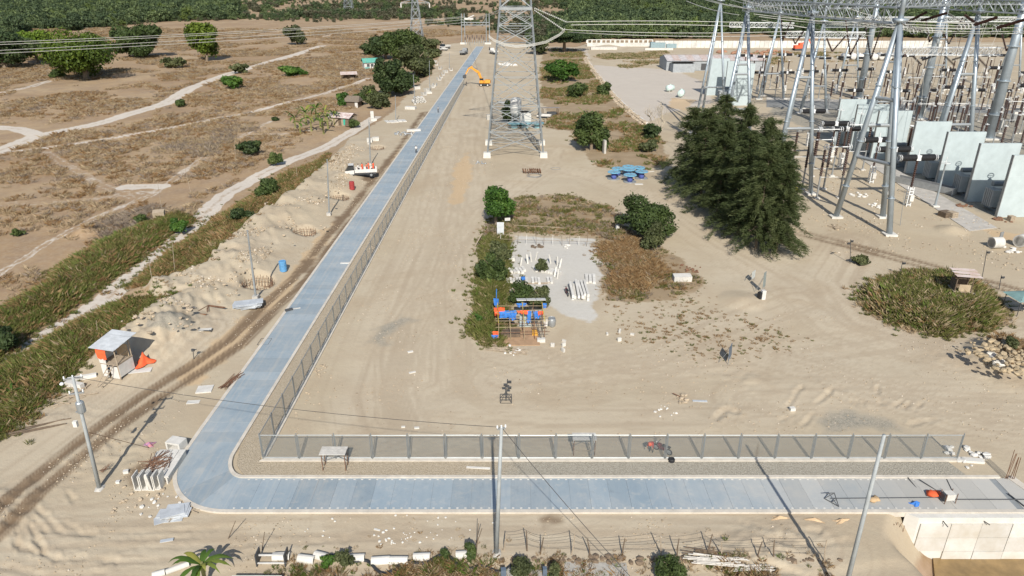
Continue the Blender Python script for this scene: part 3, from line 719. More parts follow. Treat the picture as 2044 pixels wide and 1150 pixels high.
# ------------------------------------------------------------------ vegetation
L_MANGO = leaf_mat('mango_leaf', (.030, .052, .010), (.075, .115, .014), (.15, .20, .025))
L_LIME = leaf_mat('lime_leaf', (.06, .105, .012), (.13, .20, .022), (.21, .27, .035))
L_DARK = leaf_mat('dark_leaf', (.026, .044, .017), (.050, .078, .028), (.088, .118, .042), .32)
L_MID = leaf_mat('mid_leaf', (.036, .056, .018), (.070, .104, .030), (.125, .160, .05), .32)
L_OLIVE = leaf_mat('olive_leaf', (.045, .055, .022), (.085, .10, .040), (.14, .15, .065))
L_BRIGHT = leaf_mat('bright_leaf', (.028, .07, .012), (.062, .13, .02), (.12, .20, .036))
L_CAS = leaf_mat('casuarina_needle', (.055, .076, .028), (.096, .122, .048), (.155, .176, .074), .45)
L_DRY = leaf_mat('dry_grass_blade', (.31, .225, .13), (.42, .32, .195), (.52, .42, .275), .4)
L_GREY = leaf_mat('grey_brush_blade', (.21, .165, .125), (.30, .24, .185), (.38, .32, .25), .35)
L_RUST = leaf_mat('rusty_brush_blade', (.20, .115, .05), (.29, .18, .085), (.38, .27, .14), .35)
L_GRASS = leaf_mat('green_grass_blade', (.085, .098, .026), (.155, .16, .046), (.27, .245, .095), .36)
L_LUSH = leaf_mat('lush_grass_blade', (.064, .105, .018), (.12, .172, .033), (.21, .245, .07), .36)
L_BAN = leaf_mat('banana_leaf', (.05, .10, .018), (.10, .18, .03), (.30, .29, .07), .35)
M_BARK = mat('bark', (.20, .155, .11), .9, .25, 3, bump=.4)
M_PALE = mat('pale_bark', (.42, .36, .27), .85, .2, 2)

def trunk(mb, h, r, fork, seed):
    q = random.Random(seed); top = Vector((q.uniform(-.1, .1) * h, q.uniform(-.1, .1) * h, h * .45))
    mb.path([(0, 0, -.3), (top.x * .4, top.y * .4, h * .2), top], [r * 1.25, r, r * .8], 7)
    for i in range(fork):
        a = 6.283 * i / fork + q.random(); e = top + Vector((math.cos(a) * h * .26, math.sin(a) * h * .26, h * q.uniform(.2, .38)))
        mb.path([top - Vector((0, 0, .2)), (top + e) / 2 + Vector((0, 0, h * .04)), e], [r * .65, r * .45, r * .15], 5)
    return mb
def crown_clumps(W, H, seed, n=14, low=0.15, flat=1.0):
    q = random.Random(seed); C = []
    cz = H * (low + (1 - low) / 2); rz = H * (1 - low) / 2
    for i in range(n):
        a = q.random() * 6.283; t = q.random() ** .5; zz = q.uniform(-.8, .85)
        e = math.sqrt(max(0.05, 1 - zz * zz)) * t
        s = q.uniform(.17, .42)
        C.append((math.cos(a) * e * W * .42, math.sin(a) * e * W * .42, cz + zz * rz * .80, W * .5 * s * q.uniform(.95, 1.35), W * .5 * s * q.uniform(.95, 1.35), rz * s * 1.2 * flat))
    C.append((q.uniform(-.05, .05) * W, 0, cz * .95, W * .29, W * .29, rz * .62))
    return C
_seed = [100]
def tree(name, label, cat, u, v, wpx, hpx, m, group=None, n=None, leaf=None, low=.12, clumps=None, bark=None, fork=4, flat=1.0, nc=14):
    _seed[0] += 1; s = _seed[0]; p = PT(u, v)
    Zc = p.y * CT + (HC - p.z) * ST; k = F / Zc                        # px per metre there
    W = wpx / k; top = AT(u, v - hpx, p.y + W * .1); H = max(top.z - p.z, .5)
    o = thing(name, label, cat, p, U(0, 6.28), group)
    lf = leaf or max(.09, 2.9 / k)
    area = wpx * hpx; N_ = n or int(min(11000, max(500, area * 1.05 / max(1, (lf * k / 2.9) ** 2))))
    me = leaves('crown', m, clumps(W, H, s) if clumps else crown_clumps(W, H, s, nc, low, flat), N_, lf, s)
    c = bpy.data.objects.new('crown', me); col.objects.link(c); c.parent = o
    trunk(MB(), H, max(.06, W * .035), fork, s).build('trunk', bark or M_BARK, o)
    return o
# trees out in the dry field
tree('mango_tree', 'dark shaded tree cut by the left picture edge, left of the lime green tree', 'tree', 12, 138, 125, 72, L_DARK)
tree('mango_tree', 'lime green mango tree left of the biggest dark mango tree', 'tree', 76, 126, 82, 74, L_LIME, 'mango trees in the dry field')
tree('mango_tree', 'largest dark green mango tree in the dry field, with a wide low crown', 'tree', 172, 158, 138, 104, L_MANGO, 'mango trees in the dry field', low=.02, nc=20)
tree('mango_tree', 'rounded mid green mango tree between the largest one and the narrow one', 'tree', 287, 115, 110, 72, L_MID, 'mango trees in the dry field', low=.02)
tree('mango_tree', 'narrow upright yellow green mango tree, rightmost of the field mangoes', 'tree', 413, 122, 64, 76, L_MANGO, 'mango trees in the dry field', low=.03)
for lab, u, v, wp, hp, m in [
    ('small bush at the left foot of the largest mango tree', 116, 156, 34, 24, L_MID),
    ('low grey green spreading bush between two mango trees by the pale track', 346, 136, 46, 22, L_OLIVE),
    ('brownish bare-looking bush just above the pale track', 478, 147, 38, 20, L_OLIVE),
    ('small bright green bush right of the pale track in the dry field', 468, 180, 44, 32, L_BRIGHT),
    ('tiny green bush below the pale track in the dry field', 360, 214, 26, 15, L_MID),
    ('tall olive bush with a pointed top beside the dry far field', 594, 90, 52, 42, L_OLIVE),
    ('low lush green bush in the dry field left of the open shed', 586, 151, 66, 22, L_BRIGHT),
    ('small dark shrub alone in the brown field near the banana clump', 550, 241, 12, 7, L_DARK),
    ('tiny green plant among dry grass at the left of the field', 36, 472, 28, 16, L_MID),
    ('dark green bush at the roadside track below the banana clump', 499, 312, 52, 32, L_DARK),
    ('round green bush on the verge beside the curved dirt track', 551, 330, 36, 32, L_MID),
    ('dark green leafy bush in the tall grass verge above the sand bank', 536, 396, 54, 42, L_MID),
    ('dark bush at the sand bank edge between the track and the excavation', 477, 444, 54, 28, L_DARK),
    ('broad leaved green bush hanging over the dirt track', 362, 466, 48, 32, L_BRIGHT),
    ('small green bush behind a white boulder above the track', 284, 446, 36, 20, L_MID),
    ('dark leafy bush at the left picture edge beside the dirt track', 14, 705, 66, 58, L_DARK),
    ('small green shrub at the corner of the rusty roofed house', 708, 255, 22, 20, L_MID),
    ('yellowish shrub on the verge at the foot of the dark roadside tree', 747, 218, 34, 34, L_OLIVE),
    ('green shrub against the dark hut wall', 690, 212, 34, 28, L_BRIGHT),
    ('green shrub right of the dark hut wall', 716, 210, 30, 26, L_MID)]:
    tree('bush', label=lab, cat='bush', u=u, v=v, wpx=wp, hpx=hp, m=m, low=0.0, fork=3, nc=9)
# trees round the little houses by the lane
for lab, u, v, wp, hp, m in [
    ('dense dark tree directly behind the white house', 770, 118, 78, 54, L_DARK),
    ('tall dark tree with open crown between white house and lane', 805, 134, 92, 74, L_MID),
    ('grey green rounded tree furthest back beside the lane', 846, 110, 62, 40, L_OLIVE),
    ('tallest dark tree in front of the white house, close to the lane', 778, 194, 84, 92, L_DARK),
    ('pale olive tree between the dark roadside tree and the lane', 832, 154, 76, 66, L_OLIVE),
    ('wide bush row end nearest the lane, right of the dark tree', 798, 184, 60, 46, L_MID),
    ('small tree left of the white house wall', 736, 112, 34, 26, L_DARK), ('low shrub on the lane verge above the precast pieces', 850, 142, 40, 26, L_OLIVE), ('low shrub highest up the lane verge', 868, 116, 36, 18, L_OLIVE),
    ('leafy shrub on the lane verge left of the thin pole', 815, 176, 40, 34, L_MID), ('yellow green shrub at the lower end of the lane verge', 762, 214, 38, 30, L_OLIVE), ('pale shrub between the tall dark tree and the dark hut', 738, 196, 34, 26, L_OLIVE), ('shrub at the back of the lane verge below the furthest tree', 836, 120, 50, 34, L_MID)]:
    tree('roadside_tree', label=lab, cat='tree', u=u, v=v, wpx=wp, hpx=hp, m=m, low=.02)
# trees between the tower and the substation
for lab, u, v, wp, hp, m, lo, fl in [
    ('bright green round tree right of the big steel tower', 1119, 164, 72, 48, L_BRIGHT, .02, 1),
    ('dark flat topped spreading tree at the end of the white wall', 1126, 103, 100, 42, L_DARK, .45, .6),
    ('dark scrub tree behind the tower left of the flat topped tree', 1072, 108, 60, 38, L_OLIVE, .0, 1),
    ('olive bush below the bright green tree', 1147, 196, 44, 32, L_MID, .0, 1),
    ('small green bush beside the stone edge of the sandy lot', 1206, 190, 32, 28, L_MID, .0, 1),
    ('big leafy bush beside the dirt road right of the tower', 1180, 300, 82, 78, L_MID, .0, 1),
    ('dark bush at the foot of the bare pale tree', 1300, 278, 42, 30, L_DARK, .0, 1),
    ('green bush on the brown verge above the cable reels', 1298, 302, 46, 24, L_OLIVE, .0, 1),
    ('dark tree standing inside the legs of the big tower', 1018, 246, 40, 50, L_DARK, .0, 1),
    ('light green leafy tree at the upper left corner of the yard', 990, 452, 80, 82, L_BRIGHT, .12, 1),
    ('dense round green tree at the upper right corner of the yard', 1287, 466, 138, 74, L_MID, .0, 1),
    ('dark weedy bush below the round tree at the yard corner', 1300, 500, 46, 60, L_OLIVE, .0, 1),
    ('leafy bush in the weeds left of the white yard slab', 1000, 520, 44, 40, L_OLIVE, .0, 1),
    ('leafy bush left of the precast pieces in the weed strip', 985, 560, 60, 56, L_MID, .0, 1),
    ('dark bush just behind the tarp covered scaffold', 1035, 605, 66, 40, L_MID, .0, 1),
    ('rounded khaki bush behind the scaffold, on its right', 1078, 612, 48, 44, L_OLIVE, .0, 1),
    ('khaki tuft bush among the precast pieces', 1077, 543, 30, 26, L_OLIVE, .0, 1),
    ('small bright bush in the weed strip left of the scaffold', 957, 645, 22, 20, L_BRIGHT, .0, 1),
    ('bright green bush behind the white pipes in the near foreground', 656, 1128, 34, 26, L_BRIGHT, .0, 1),
    ('olive bush beside the bright one behind the near pipes', 688, 1126, 40, 34, L_OLIVE, .0, 1),
    ('small bush on the near soil edge right of the pipes', 890, 1112, 22, 16, L_MID, .0, 1),
    ('leafy creeper bush left of the middle power pole', 940, 1120, 26, 44, L_MID, .0, 1),
    ('green weedy bush on the near edge between pole and bamboo heap', 1335, 1152, 60, 44, L_MID, .0, 1),
    ('small green weed bush at the near slab edge', 1108, 1155, 28, 30, L_OLIVE, .0, 1),
    ('weedy green bush right of the middle power pole', 1040, 1152, 50, 38, L_OLIVE, .0, 1),
    ('low green bush on the dusty bank between sign and lamp post', 1722, 528, 50, 16, L_OLIVE, .0, 1),
    ('green bush on top of the rock pile at the right edge', 2018, 692, 30, 22, L_OLIVE, .0, 1)]:
    tree('leafy_bush' if hp < 60 else 'leafy_tree', lab, 'bush' if hp < 60 else 'tree', u, v, wp, hp, m, low=lo, fork=3, flat=fl, nc=12)

# casuarina clump
def casuarina_mesh(seed, H=17.0, W=6.0, nb=190):
    r = np.random.RandomState(seed); P = []; A = []; S = []; T = []
    for b in range(nb):
        z = H * (.10 + .88 * (b + r.rand()) / nb); a = r.rand() * 6.283
        ln = W * (1.02 - .84 * (z / H) ** 1.9) * (.42 + .72 * r.rand() ** 1.3); up = .15 + .6 * z / H
        tb = np.clip(.5 + r.normal() * .2, 0, 1)
        n = int(50 + 95 * ln / W)
        t = r.rand(n) ** .6; bx = np.cos(a) * ln * t; by = np.sin(a) * ln * t; bz = z + ln * (up * t - .55 * t * t)
        j = r.normal(size=(n, 3)) * (.10 + .13 * t[:, None])
        P.append(np.stack([bx, by, bz], 1) + j)
        d = np.stack([np.cos(a) * .9 + r.normal(size=n) * .45, np.sin(a) * .9 + r.normal(size=n) * .45, .15 + r.normal(size=n) * .35], 1)
        A.append(d / np.linalg.norm(d, axis=1)[:, None]); S.append(.45 + .5 * r.rand(n)); T.append(np.clip(tb + r.normal(size=n) * .15, 0, 1))
    P = np.concatenate(P); A = np.concatenate(A); S = np.concatenate(S); T = np.concatenate(T); n = len(P)
    sd = np.cross(A, r.normal(size=(n, 3))); sd /= np.linalg.norm(sd, axis=1)[:, None]; w_ = .05
    V = np.empty((n, 4, 3)); e = A * S[:, None]
    V[:, 0] = P - e * .5; V[:, 1] = P + sd * w_; V[:, 2] = P + e * .6 - np.array([0, 0, .12]); V[:, 3] = P - sd * w_
    return np_mesh('crown', V.reshape(-1, 3), np.arange(n * 4).reshape(-1, 4), L_CAS, np.repeat(T, 4))
cas = [casuarina_mesh(s) for s in (1, 2, 3)]
def cas_trunk(seed):
    q = random.Random(seed); b = MB().path([(0, 0, -.3), (.15, .1, 5), (.1, .2, 11), (0, .1, 16.4)], [.22, .17, .1, .03], 6)
    for i in range(26):
        z = 1.8 + i * .52; a = q.random() * 6.28; l = 3.4 * (1 - z / 19)
        b.path([(.1, .1, z), (math.cos(a) * l * .5, math.sin(a) * l * .5, z + l * .3), (math.cos(a) * l, math.sin(a) * l, z + l * .25)], [.05, .035, .012], 4)
    return b.mesh('trunk', M_BARK)
ctr = [cas_trunk(s) for s in (1, 2)]
CAS = [(1372, 372, .92, 'far left end of the dark casuarina row, behind the others'), (1398, 398, 1.0, 'casuarina at the left of the row beside the dirt road'), (1432, 352, .98, 'casuarina at the back of the row under the first steel gantry leg'),
       (1430, 432, .95, 'casuarina second along the road side of the dark row'), (1470, 405, 1.05, 'tallest casuarina in the middle of the dark row'), (1472, 468, .95, 'casuarina third along the road side of the dark row'),
       (1512, 440, .98, 'casuarina on the substation side of the row, right of the middle'), (1508, 496, .90, 'casuarina nearest but one to the camera in the dark row'), (1548, 505, .82, 'nearest casuarina of the row, with bare lower trunks'), (1545, 455, .8, 'small casuarina at the right edge of the row by the substation')]
for i, (u, v, s, lab) in enumerate(CAS):
    p = PT(u, v); o = thing('casuarina_tree', lab if lab.startswith(('cas', 'tall', 'near', 'small')) else 'casuarina at the ' + lab, 'tree', p, U(0, 6.28), 'dark casuarina row'); o.scale = (s, s, s * U(.95, 1.05))
    for nm, me in (('crown', cas[i % 3]), ('trunk', ctr[i % 2])):
        c = bpy.data.objects.new(nm, me); col.objects.link(c); c.parent = o

# bare pale tree
def bare_tree():
    p = PT(1310, 272); o = thing('bare_tree', 'leafless pale tree left of the dark casuarinas', 'tree', p); q = random.Random(4); b = MB()
    def br(a, d, l, r, n):
        e = a + d * l; m_ = (a + e) / 2 + Vector((q.uniform(-.1, .1), q.uniform(-.1, .1), 0)) * l
        b.path([a, m_, e], [r, r * .8, r * .6], 5)
        if n:
            for k in range(3):
                dd = (d + Vector((q.uniform(-.8, .8), q.uniform(-.8, .8), q.uniform(-.1, .5)))).normalized(); br(a + d * l * q.uniform(.55, 1), dd, l * q.uniform(.5, .75), r * .55, n - 1)
    for dx in (-.25, .1, .3): br(Vector((dx * 2, 0, -.2)), Vector((dx, q.uniform(-.1, .2), 1)).normalized(), 4.2, .14, 4)
    b.build('trunk', M_PALE, o)
bare_tree()

# banana plants
def banana(p, label, h, nl, seed, group=None, m=L_BAN):
    q = np.random.RandomState(seed); o = thing('banana_plant', label, 'plant', p, 0, group)
    MB().path([(0, 0, -.2), (0, 0, h * .35), (.03, 0, h * .62)], [h * .055, h * .045, h * .03], 7).build('stem', mat('banana_stem', (.20, .20, .07), .7), o)
    for i in range(nl):
        a = 6.283 * i / nl + q.rand() * .8; L_ = h * (.5 + .3 * q.rand()); up = .35 + 1.0 * q.rand(); nseg = 12; V = []; Fc = []
        w_ = h * .062
        for s in range(nseg + 1):
            t = s / nseg; rr = L_ * t * (1 - .18 * t * up); z = h * .55 + L_ * (up * t - (.75 + .5 * up) * t * t * .75)
            ww = w_ * math.sin(math.pi * min(1, .12 + .9 * t)) * (.6 + .5 * q.rand()); c, s_ = math.cos(a), math.sin(a)
            for e, dz in ((-1, -.18), (0, 0), (1, -.18)): V.append((c * rr - s_ * ww * e, s_ * rr + c * ww * e, z + dz * ww))
        for s in range(nseg):
            for e in (0, 1): Fc.append((s * 3 + e, s * 3 + e + 1, s * 3 + 4 + e, s * 3 + 3 + e))
        tn = np.full(len(V), np.clip(.45 + .35 * q.normal(), 0, 1)) 
        me = np_mesh('leaf', V, Fc, m, tn); f = bpy.data.objects.new('leaf', me); col.objects.link(f); f.parent = o
    return o
banana(PT(412, 1168), 'banana plant with yellowing leaves at the near left foreground', 3.3, 14, 3)
banana(PT(30, 800), 'young banana plant with bright leaf in the grass at the left edge', 2.2, 4, 5)
BAN = [(600, 268), (622, 262), (640, 255), (655, 258), (612, 250), (632, 240), (650, 240), (590, 258), (668, 250), (646, 268)]
for i, (u, v) in enumerate(BAN): banana(PT(u, v), ('leftmost', 'second', 'third', 'fourth', 'fifth', 'sixth', 'seventh', 'eighth', 'ninth', 'rightmost')[sorted(range(10), key=lambda q: BAN[q][0]).index(i)] + ' banana plant from the left in the clump beside the rusty house', U(4.6, 6.4), 7, 20 + i, 'banana clump by the rusty house')
for u, v, lab in ((772, 208, 'banana plant at the foot of the tall dark roadside tree'), (740, 200, 'yellowing banana plant left of the tall dark roadside tree'), (1163, 240, 'banana-like plant in the brown verge right of the tower'), (594, 90, 'palm-like plant inside the pointed olive bush')): banana(PT(u, v), lab, 4.0, 7, int(u))

# ------------------------------------------------------------------ grass masses and the far wood (nobody could count them)
tg = [tuft('t', L_GRASS, 60, 1.0, .55, .013, .75, s) for s in (1, 2, 3)]; tl = [tuft('t', L_LUSH, 60, 1.0, .55, .014, .7, s) for s in (4, 5)]
td = [tuft('t', L_DRY, 34, 1.0, .65, .013, .9, s) for s in (6, 7)]; ty = [tuft('t', L_GREY, 34, 1.0, .65, .012, .9, s) for s in (8, 9)]; tr_ = [tuft('t', L_RUST, 44, 1.0, .65, .012, 1.1, s) for s in (10, 11)]
BARE = [(G(1914, 600).x, G(1914, 600).y, 1.6)]
def grass(name, label, P, n, h, protos, seed, clump=0.0, cat='grass', wide=1.3):
    p = scatter_pts(P, n, seed, .02, clump)
    rj = np.random.RandomState(seed + 50); p[:, :2] += rj.normal(size=(len(p), 2)) * np.minimum(1.6, .35 + rj.exponential(.5, len(p)))[:, None]; p[:, 2] = hz(p[:, 0], p[:, 1]) - .02
    for q in BARE: p = p[np.hypot(p[:, 0] - q[0], (p[:, 1] - q[1]) * .6) > q[2]]
    r = np.random.RandomState(seed + 1)
    ed = np.clip(sdist(np.asarray(P), p[:, 0], p[:, 1]) / 1.6, -.6, 1) * .35 + .65
    s = ed * h * (.45 + .95 * r.rand(len(p)) ** 1.5) * (0.6 + .8 * fbm(p[:, 0] * .25, p[:, 1] * .25, 2))
    o = gn_scatter(name, p, np.stack([s * wide, s * wide, s], 1), protos, tilt=.12, seed=seed)
    return tag(o, label, cat, None, 'stuff')
grass('tall_grass', 'tall green and ochre grass below the dirt track at the left edge', GRASSY[0], 18000, .95, tg + tg + tl + tr_ + td[:1], 1)
grass('tall_grass', 'tall green grass strip above the dirt track on the left', GRASSY[1], 15000, 1.0, tg + tg + tl + tr_ + td[:1], 2)
grass('tall_grass', 'mixed green and brown grass strip between dirt track and sand bank', GRASSY[2], 14000, .88, tg + tg + tr_ + tr_ + td[:1], 3)
grass('tall_grass', 'tall olive grass mound around the right guard hut', MOUND, 5600, 1.0, tg + tg + tl[:1] + td + td + tr_[:1], 4)
grass('dry_brush', 'brown brush strip between the tower and the sandy lot', VEG1, 9000, .7, tr_ + td + tg + tl[:1], 5, .12)
grass('dry_brush', 'rusty brown brush around the white yard slab', VEG2, 3200, .5, tr_[:1] + td + ty + tg, 6, .35)
grass('dry_brush', 'tangled rusty brush right of the white yard slab', Gn([(1200, 485), (1260, 470), (1310, 510), (1335, 560), (1300, 592), (1225, 590), (1205, 540)]), 2600, .6, tr_ + tr_ + td[:1], 61, .3)
grass('weed_strip', 'olive weeds in the strip left of the yard slab and scaffold', Gn([(965, 480), (1012, 470), (1012, 560), (1004, 690), (965, 685), (944, 660), (955, 570)]), 1900, .85, tg + tg + tl[:1] + td[:1], 62)
FIELD = Gn([(-500, 900), (0, 690), (130, 520), (260, 455), (380, 425), (480, 345), (560, 300), (700, 225), (740, 150), (760, 90), (880, 70), (980, 66), (980, 58), (-700, 52), (-900, 120)])
fp = scatter_pts(FIELD, 64000, 8, .02, .06, .36)
near = fp[:, 1] < 420
dpath = np.minimum.reduce([segdist(P, fp[:, 0], fp[:, 1]) - wd for P, wd, st in PATHS]); fp = fp[(dpath > .4) & (sdist(SITE, fp[:, 0], fp[:, 1]) < -1)]
r8 = np.random.RandomState(8); s8 = (.22 + .42 * r8.rand(len(fp))) * (.5 + 1.0 * fbm(fp[:, 0] * .06, fp[:, 1] * .06, 3)) * (1 + fp[:, 1] / 500)
tag(gn_scatter('dry_grass', fp, np.stack([s8 * 1.7, s8 * 1.7, s8], 1), td + td + ty[:1] + tr_, seed=9), 'sparse dry brown grass over the whole left field', 'grass', None, 'stuff')
SCRUB = Gn([(300, 290), (480, 235), (520, 245), (430, 300), (330, 330)])
grass('grey_brush', 'grey dead brush patch between two field tracks', SCRUB, 900, .85, ty + td, 12, .15)
DB = Gn([(180, 440), (300, 400), (340, 415), (290, 450), (200, 475)]); grass('grey_brush', 'grey dead brush above the green grass strip', DB, 700, .7, ty, 13)
SB = Gn([(1190, 600), (1400, 590), (1520, 640), (1640, 680), (1600, 705), (1440, 730), (1230, 680)]); grass('sparse_weeds', 'sparse low weeds on the sand below the yard', SB, 520, .22, tg[:1] + tr_, 14, .9)
BW = Gn([(560, 1130), (760, 1125), (940, 1105), (1000, 1115), (1200, 1125), (1500, 1110), (1660, 1120), (1640, 1190), (560, 1190)]); grass('near_weeds', 'dry weeds along the near bottom edge of the picture', BW, 1000, .45, td + tr_ + tg[:1] + tl[:1], 15, .4)
LOTW = Gn([(1180, 110), (1330, 102), (1345, 122), (1280, 132), (1250, 140), (1220, 125)]); grass('dry_grass', 'yellow dry grass across the back of the sandy lot', LOTW, 2600, .8, td + tg[:1], 16, .08)
LOTX = Gn([(1500, 105), (1700, 105), (1720, 122), (1520, 130)]); grass('dry_grass', 'dry grass strip behind the first gantry legs', LOTX, 1500, .7, td + tg[:1], 17, .08)
RKW = Gn([(1960, 690), (2060, 680), (2060, 735), (1990, 735)]); grass('dry_grass', 'brown weeds over the rock pile at the right edge', RKW, 260, .5, td + tr_, 18)

def forest():
    r = np.random.RandomState(21)
    fm = [leaf_mat('wood_leaf_%s' % k, *c) for k, c in (('deep', ((.036, .056, .028), (.064, .094, .042), (.105, .140, .060))), ('mid', ((.056, .082, .034), (.100, .136, .054), (.155, .195, .078))),  # wood leaf colours lightened to stand in for distance haze
          ('lime', ((.065, .095, .024), (.115, .155, .04), (.17, .21, .06))), ('dull', ((.075, .075, .045), (.11, .11, .065), (.16, .15, .095))))]
    prot = [leaves('wood_tree', fm[k], crown_clumps(9.5, 8.0, 300 + i, 11, .02), 620, .62, 300 + i) for i, k in enumerate((0, 0, 0, 1, 1, 2, 3))]
    # plan: front edge of the wood, as depth against bearing
    ed = np.array([(-700, 128), (-100, 128), (0, 122), (30, 80), (60, 58), (150, 60), (250, 50), (330, 42), (480, 38), (600, 41), (700, 42), (780, 44), (900, 50), (960, 54), (1010, 66), (1060, 76), (1100, 84), (1165, 84), (1178, 77), (1400, 76), (1900, 74), (2044, 74), (2800, 74)], float)
    eg = Gn([tuple(e) for e in ed]); bx = eg[:, 0] / eg[:, 1]; dy = eg[:, 1]
    n = 60000; y = 300 * np.exp(r.rand(n) * np.log(1900 / 300)); t = r.uniform(-.95, .95, n); x = t * y
    front = np.interp(t, bx, dy)
    keep = y > front + 2 + 10 * r.rand(n)
    dens = 1.0
    gap = fbm(x * .012, y * .012, 3)
    thin = np.where((t > -.36) & (t < .08), .50, .33)      # scrubby open middle, closed canopy left and right
    keep &= gap > thin * (.8 + .4 * r.rand(n))
    keep &= ~((np.abs(x - 95) < 30) & (np.abs(y - 560) < 18))
    x, y = x[keep], y[keep]
    # thin to a natural spacing that widens with distance
    cell = {}; sel = []
    for i in range(len(x)):
        sp = 5.2 + y[i] * .0042; k = (int(x[i] / sp), int(math.log(y[i]) / (sp / y[i])))
        if k in cell: continue
        cell[k] = 1; sel.append(i)
    x, y = x[sel], y[sel]; m_ = len(x)
    P = np.stack([x, y, hz(x, y) - .4], 1)
    zone = fbm(x * .008 + 3, y * .008, 3); mid = (x / y > -.36) & (x / y < .06)
    idx = np.where(zone < .45, r.choice([0, 1, 2, 0, 3], m_), r.choice([3, 4, 1, 5, 2, 3, 4], m_)); idx = np.where(mid & (r.rand(m_) < .4), 6, idx)
    s = (.5 + .85 * r.rand(m_) ** 1.6) * np.where(mid, .7, 1.0) * (1 + y * .00022)
    s *= np.where(y - np.interp(x / y, bx, dy) < 12, .85, 1)
    tag(gn_scatter('far_wood', P, np.stack([s, s, s * (.75 + .4 * r.rand(m_))], 1), prot, idx, .03, 22), 'closed green wood filling the distance behind field and white wall', 'wood', None, 'stuff')
    # low scrub under the open middle
    n = 5000; y = 430 * np.exp(r.rand(n) * np.log(1500 / 430)); t = r.uniform(-.5, .12, n); x = t * y
    k = (y > np.interp(t, bx, dy) - 8) & (fbm(x * .02 + 9, y * .02, 3) > .42); x, y = x[k], y[k]; P = np.stack([x, y, hz(x, y) - .2], 1)
    s = .22 + .25 * r.rand(len(x))
    tag(gn_scatter('far_scrub', P, np.stack([s, s, s], 1), [prot[6], prot[3], prot[6]], None, .03, 23), 'low grey green scrub in front of the far wood', 'scrub', None, 'stuff')
forest()

# clods and pebbles strewn over the sand
pebm = [MB().rock((0, 0, .15), 1.0, k, .7).mesh('clod', mat('sand_clod', (.33, .265, .185), .95, .2, 1, rnd_obj=.3)) for k in range(4)] + [MB().rock((0, 0, .15), 1.0, 9, .7).mesh('clod', mat('pale_clod', (.47, .41, .33), .95, .2, 1, rnd_obj=.2))]
def clods(name, label, P, n, r0, r1, seed, clump=0.0):
    p = scatter_pts(P, n, seed, 0.0, clump); r = np.random.RandomState(seed); k = (np.abs(p[:, 0] - ROADX(p[:, 1]) - 3.4) > 4.4) & ~((p[:, 1] > 42.5) & (p[:, 1] < 50.6) & (p[:, 0] > -29) & (p[:, 0] < 42)); p = p[k]
    s = r0 + (r1 - r0) * r.rand(len(p)) ** 3
    tag(gn_scatter(name, p, s, pebm, tilt=.5, seed=seed), label, 'clods', None, 'stuff')
clods('sand_clods', 'clods and crumbs strewn over the open middle sand', Gn([(560, 860), (760, 500), (900, 260), (1000, 330), (930, 470), (940, 690), (1100, 700), (1250, 620), (1500, 600), (1700, 640), (2044, 720), (2044, 880), (600, 870)]), 5000, .015, .10, 31, .18)
clods('bank_clods', 'coarse clods over the spoil bank left of the excavations', Gn([(330, 640), (300, 590), (410, 550), (500, 460), (620, 380), (700, 290), (730, 300), (690, 380), (600, 450), (540, 520), (470, 600), (400, 640)]), 3200, .03, .24, 32, .25)
clods('near_clods', 'clods and crumbs on the sand along the bottom of the picture', Gn([(-60, 1000), (150, 900), (300, 850), (360, 1010), (450, 1030), (1500, 1030), (1740, 1040), (1680, 1120), (0, 1180)]), 2600, .015, .09, 33, .3)
clods('yard_clods', 'crumbs and scraps on the substation ground', Gn([(1560, 380), (1700, 320), (1990, 450), (2044, 520), (2044, 590), (1700, 520), (1580, 470)]), 1800, .04, .2, 34, .2)
clods('verge_clods', 'clods along the mud track beside the lane', Gn([(0, 1010), (200, 840), (400, 700), (560, 560), (650, 440), (740, 330), (780, 330), (680, 470), (560, 620), (420, 770), (330, 860)]), 1800, .02, .10, 35, .2)
single('plastic_bag', MB().rock((0, 0, 0), .45, 3, .8), mat('yellow_plastic', (.70, .55, .03), .5), 'yellow plastic bag caught at the right side of the casuarinas', 'bag', AT(1589, 378, 101.0))
# ------------------------------------------------------------------ shared paint
M_STEEL = mat('tower_steel', (.33, .355, .365), .45, .2, 1.0, metal=.5)
M_STEELD = mat('weathered_steel', (.30, .31, .31), .5, .2, 1.5, metal=.4)
M_BLK = mat('black_rubber', (.02, .02, .022), .6)
M_DARK = mat('dark_metal', (.06, .062, .065), .55, .2, 3)
M_RUST = mat('rusty_steel', (.16, .085, .05), .85, .35, 5)
M_WOOD = mat('grey_wood', (.32, .26, .19), .9, .25, 4)
M_WOODD = mat('dark_wood', (.13, .095, .065), .9, .3, 4)
M_WPAINT = mat('white_paint', (.56, .545, .51), .55, .14, 1.6)
M_CONC = mat('grey_concrete', (.42, .40, .36), .9, .2, 1.5, bump=.2)
M_CONCW = mat('precast_concrete', (.54, .52, .475), .88, .16, 1.2, bump=.2, rnd_obj=.08)
M_RED = mat('orange_cloth', (.70, .11, .035), .8, .15, 3)
M_BLUE = mat('blue_cloth', (.04, .17, .50), .75, .2, 3)
M_YEL = mat('excavator_yellow', (.62, .27, .03), .55, .22, 1.5)
M_CABLE = mat('aluminium_cable', (.58, .57, .52), .5, .05, 1, metal=.2)
M_CABLED = mat('black_cable', (.05, .05, .05), .6)
M_PORC = mat('brown_porcelain', (.045, .022, .016), .3, .2, 3)
M_TIN = mat('corrugated_tin', (.52, .54, .55), .5, .18, 1.2, metal=.25)
M_TINR = mat('rusty_tin', (.36, .25, .20), .75, .3, .8, c2=(.50, .46, .44))
M_GLASSD = mat('dark_glass', (.02, .025, .03), .1)
UNITC = MB().tube((0, 0, 0), (0, 0, 1), 1, n=4).mesh('brace', M_STEEL)
